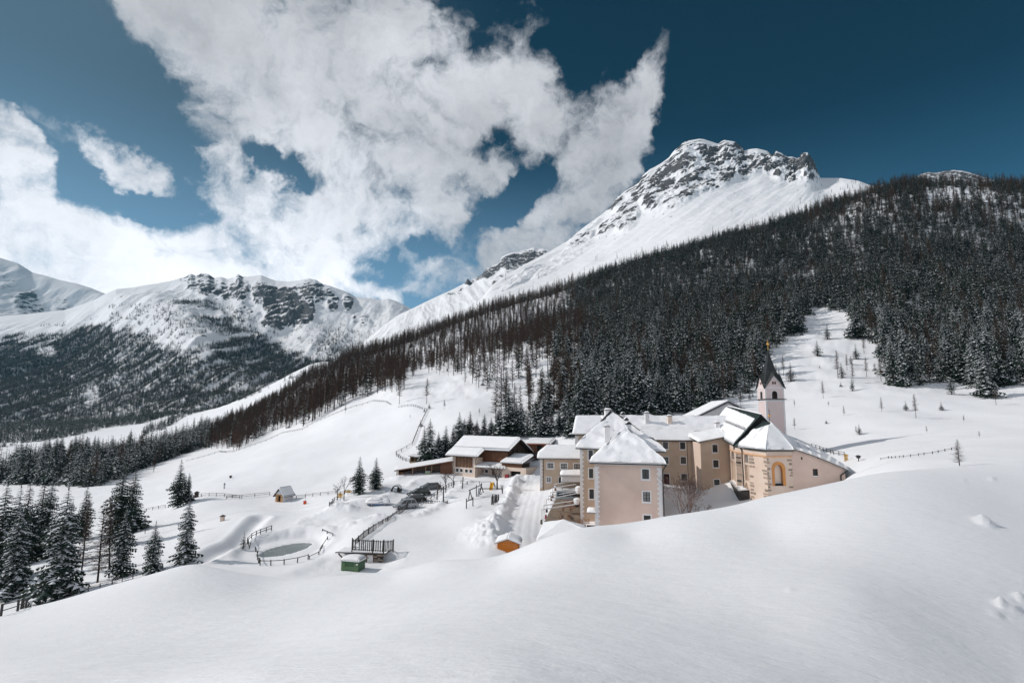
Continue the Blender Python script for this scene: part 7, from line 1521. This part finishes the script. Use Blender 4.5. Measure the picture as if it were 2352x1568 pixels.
# small open hut on the meadow edge
p = q5(410, 575, 158); f = Fr(p.xy, R_(-20)); root = empty('feeding_hut', p, 'little open wooden feeding hut left of the barn spruces', 'hut'); z0_ = gz(p.x, p.y)-.3; zt2 = q5(410, 505, 158).z; t = TB(); fbox(t, f, -1.5, 1.5, 0, -.1, z0_, z0_+1.2); fbox(t, f, -1.5, -1.35, 0, -1.8, z0_, zt2); fbox(t, f, 1.35, 1.5, 0, -1.8, z0_, zt2-.4); fbox(t, f, -.05, .05, 0, -.1, z0_+1.2, zt2-.2); fbox(t, f, -1.4, 1.4, -1.7, -1.8, z0_, zt2-.4); part('frame', t, ['woodtan'], root)
t = TB(); s = TB(); q = [f(-1.8, .4, zt2), f(1.8, .4, zt2-.4), f(1.8, -2.2, zt2-.2), f(-1.8, -2.2, zt2+.2)]; slab(t, q, .08); part('roof', t, ['woodgrey'], root); snowpatch(s, *q, .35, res=.3); part('roof_snow', s, ['rsnow'], root, smooth=True)
# ------------------------------------------------------------------ terrace of the inn
M['deck'] = mat('terrace_boards', (.27, .21, .16), .85, col2=(.20, .155, .12), scale=.7)
corner = [c6(480, 660), c6(770, 640), c6(785, 1190), c6(180, 1190), c6(300, 900), c6(400, 740)]
TP = [gp(*p, 60) for p in corner]; zt_ter = min(p.z for p in TP)
NB = 40; A0_, A1_, B0_, B1_ = TP[5], TP[1], TP[3], TP[2]; base = (A0_+B1_)/2; root = empty('terrace_floor', base); root['kind'] = 'structure'
for i in range(NB):
    k0, k1 = i/NB, (i+1)/NB-.002; t = TB(); a, b, c, d = A0_.lerp(B0_, k0), A1_.lerp(B1_, k0), A1_.lerp(B1_, k1), A0_.lerp(B0_, k1); up = Vector((0, 0, .32)); slab(t, [a+up, b+up, c+up, d+up], .5)
    part('board', t, ['deck'], root)
M['palesteel'] = mat('pale_painted_steel', (.55, .55, .56), .6)
def q6(x, y, Y): return at(*c6(x, y), Y)
for i, (lx, ly, rx, ry, dr_) in enumerate([(140, 940, 700, 852, 170), (175, 870, 700, 790, 150), (222, 770, 740, 665, 130), (256, 712, 730, 635, 110), (283, 655, 750, 575, 90), (318, 580, 720, 515, 80), (350, 515, 750, 450, 75)]):
    Yl = gp(*c6(lx+4, ly+dr_), 60).y; root = empty('awning_beam', q6(lx, ly+dr_, Yl), 'white steel awning beam on a thin post over the terrace, number %s counted from the front' % ('one', 'two', 'three', 'four', 'five', 'six', 'seven')[i], 'beam', 'steel beams over the inn terrace'); root['label'] = ['nearest', 'second nearest', 'third nearest', 'middle', 'third farthest', 'second farthest', 'farthest'][i]+' of the seven pale steel beams spanning the inn terrace' if i != 3 else 'middle one of the seven pale steel beams spanning the inn terrace'
    t = TB(); t.tube(q6(lx, ly, Yl), q6(rx, ry, Yl-1.0), .11, .11, 5); part('beam', t, ['palesteel'], root); t = TB(); t.tube(q6(lx+6, ly+dr_, Yl), q6(lx, ly, Yl), .06, .06, 5); part('post', t, ['palesteel'], root)
def chair(p, rz, label, m='wood'):
    root = empty('folding_chair', p, label, 'chair', 'wooden chairs on the inn terrace', rz)
    t = TB(); fbox(t, L0, -.22, .22, -.2, .22, .43, .47); part_l('seat', t, [M[m]], root); t = TB(); [fbox(t, L0, -.22, .22, .22+k*.03, .25+k*.03, .55+k*.14, .64+k*.14) for k in range(3)]; part_l('backrest', t, [M[m]], root)
    for sx in (-.2, .2):
        for (a, b) in (((sx, -.22, 0), (sx, .30, 1.0)), ((sx, .28, 0), (sx, -.2, .45))): t = TB(); t.tube(a, b, .025, .025, 4); part_l('leg', t, [M[m]], root)
def table(p, rz, label, m='woodtan', L=1.6):
    root = empty('terrace_table', p, label, 'table', None, rz); 
    for k in range(5): t = TB(); fbox(t, L0, -L/2, L/2, -.40+k*.16, -.40+k*.16+.145, .70, .74); part_l('plank', t, [M[m]], root)
    for sx in (-L/2+.15, L/2-.15):
        for sy in (-1, 1): t = TB(); t.tube((sx, -.35*sy, 0), (sx, .35*sy, .70), .035, .035, 4); part_l('leg', t, [M[m]], root)
def on_deck(x, y):
    d = ray(*map(np.float64, c6(x, y))); n_ = (A1_-A0_).cross(B0_-A0_); D = Vector(d); t_ = (A0_+Vector((0, 0, .33))).dot(n_)/D.dot(n_); return D*t_
M['redwood'] = mat('reddish_garden_wood', (.20, .075, .04), .7)
for i, (x, y, lb, m_) in enumerate([(560, 960, 'reddish slatted table with crossed legs in the middle of the terrace', 'redwood'), (545, 1085, 'pale wooden table near the front of the terrace', 'woodtan'), (610, 850, 'slatted table behind the middle terrace table', 'redwood'), (600, 735, 'small dark table at the rear of the terrace', 'frame'), (735, 930, 'reddish table standing beside the snow-capped parasol', 'redwood')]): table(on_deck(x, y), R_(10+i*7), lb, m_)
for (x, y, a, lb) in [(455, 1140, 70, 'chair with red seat at the front left of the terrace'), (485, 1100, 80, 'dark chair left of the pale table on the terrace'), (640, 1120, -70, 'dark chair right of the pale table on the terrace'), (670, 1135, -100, 'outermost dark chair on the front right of the terrace'), (500, 975, 80, 'curved chair left of the middle terrace table'), (640, 975, -80, 'reddish chair right of the middle terrace table'), (530, 870, 85, 'chair left of the rear slatted table'), (590, 760, 90, 'lone chair in the rear part of the terrace'), (650, 880, -85, 'chair between the rear table and the parasol'), (600, 1120, 190, 'chair in front of the pale terrace table')]: chair(on_deck(x, y), R_(a), lb, 'frame' if 'dark' in lb else 'redwood')
for (x, yb_, yt_, lb) in [(735, 960, 745, 'folded parasol with a thick snow cap on the terrace'), (762, 800, 545, 'rear folded parasol under snow next to the convent wall')]:
    p = on_deck(x, yb_); tp_ = at(*c6(x, yt_), p.y).z-p.z; root = empty('parasol', p, lb, 'parasol'); t = TB(); t.tube((0, 0, 0), (0, 0, tp_), .05, .05, 6); part_l('pole', t, [M['galv']], root)
    t = TB(); n_ = 10; rg = [(1.0, .30), (.93, .62), (.70, .60), (.45, .42)]; s0 = [[(r*math.cos(2*math.pi*i/n_), r*math.sin(2*math.pi*i/n_), tp_*z) for i in range(n_)] for z, r in rg]; loft(t, s0); part_l('snow_cap', t, [M['rsnow']], root, True); t = TB(); loft(t, [[(x_*.8, y_*.8, tp_*z) for x_, y_, _ in s0[2]] for z in (.5, .42)]+[[(x_*.3, y_*.3, tp_*.3) for x_, y_, _ in s0[2]]]); part_l('canopy', t, [M['frame']], root)
# row of stakes, crates at the house corner
root = empty('picket_row', on_deck(800, 1180), 'row of short orange-brown stakes at the foot of the convent house', 'fence')
for i in range(18): p = at(*c6(735+i*12, 1188-i*.6), 88); t = TB(); t.tube(p, p+Vector((random.uniform(-.05, .05), 0, .75)), .045, .03, 4); part('stake', t, [('woodtan', 'wood', 'hutwood')[i % 3]], root)
t = TB(); f = Fr(at(*c6(745, 1200), 88).xy, R_(-6)); p = at(*c6(745, 1215), 88); root = empty('planter_box', p, 'dark planter boxes behind the stakes at the house corner', 'planter')
for k in range(2): t = TB(); fbox(t, f, k*1.4, k*1.4+1.25, .1, -.5, p.z-.6, p.z+.1); part('box', t, ['frame'], root)
root = empty('wooden_steps', at(*c6(960, 1290), 88), 'wooden steps beside the corner of the pink convent house', 'steps')
for k in range(5): t = TB(); p = at(*c6(885, 1245+k*18), 88-k*.5); f = Fr(p.xy, A10); fbox(t, f, 0, 2.6, 0, -.45, p.z-.3, p.z); part('step', t, ['woodtan'], root)
# lanterns and flower tubs on the terrace edge
for (x, y, col, lb) in [(210, 1100, (.30, .05, .08), 'tub with crimson wrapped plant at the front end of the terrace edge'), (225, 985, (.05, .04, .04), 'dark lantern on the snowy terrace edge'), (300, 790, (.20, .12, .08), 'brown lantern further back on the terrace edge'), (325, 740, (.22, .10, .05), 'reddish tub on the terrace edge'), (370, 620, (.20, .09, .05), 'small brown lantern at the rear end of the terrace edge'), (135, 1185, (.12, .10, .08), 'wooden bollard with snow at the front corner of the terrace')]:
    p = gp(*c6(x, y), 60); h_ = .95; root = empty('lantern', p, lb, 'lantern'); t = TB(); n_ = 8
    sec = lambda z, r: [(r*math.cos(2*math.pi*i/n_), r*math.sin(2*math.pi*i/n_), z) for i in range(n_)]
    loft(t, [sec(0, .16), sec(.1, .20), sec(.6, .17), sec(.8, .12)]); part_l('body', t, [mat('tub', col, .7, var=.3)], root); t = TB(); loft(t, [sec(.8, .2), sec(.88, .17), sec(h_, .05)]); part_l('top', t, [M['rsnow']], root)

# ------------------------------------------------------------------ haze of the mountain air
me = bpy.data.meshes.new('haze'); t = TB(); fbox(t, Fr((0, 0), 0), -6500, 4200, 400, -6800, -150, 1900); me = t.mesh('haze', []); hm = bpy.data.materials.new('haze'); hm.use_nodes = True; hn = hm.node_tree; hn.nodes.clear()
ho = hn.nodes.new('ShaderNodeOutputMaterial'); hv = hn.nodes.new('ShaderNodeVolumePrincipled'); hv.inputs['Color'].default_value = (.22, .60, .84, 1); hv.inputs['Density'].default_value = 0.00003; hv.inputs['Anisotropy'].default_value = .1
hn.links.new(hv.outputs[0], ho.inputs['Volume']); me.materials.append(hm); link('haze', me, kind='stuff', label='thin bluish air between the camera and the far mountains')
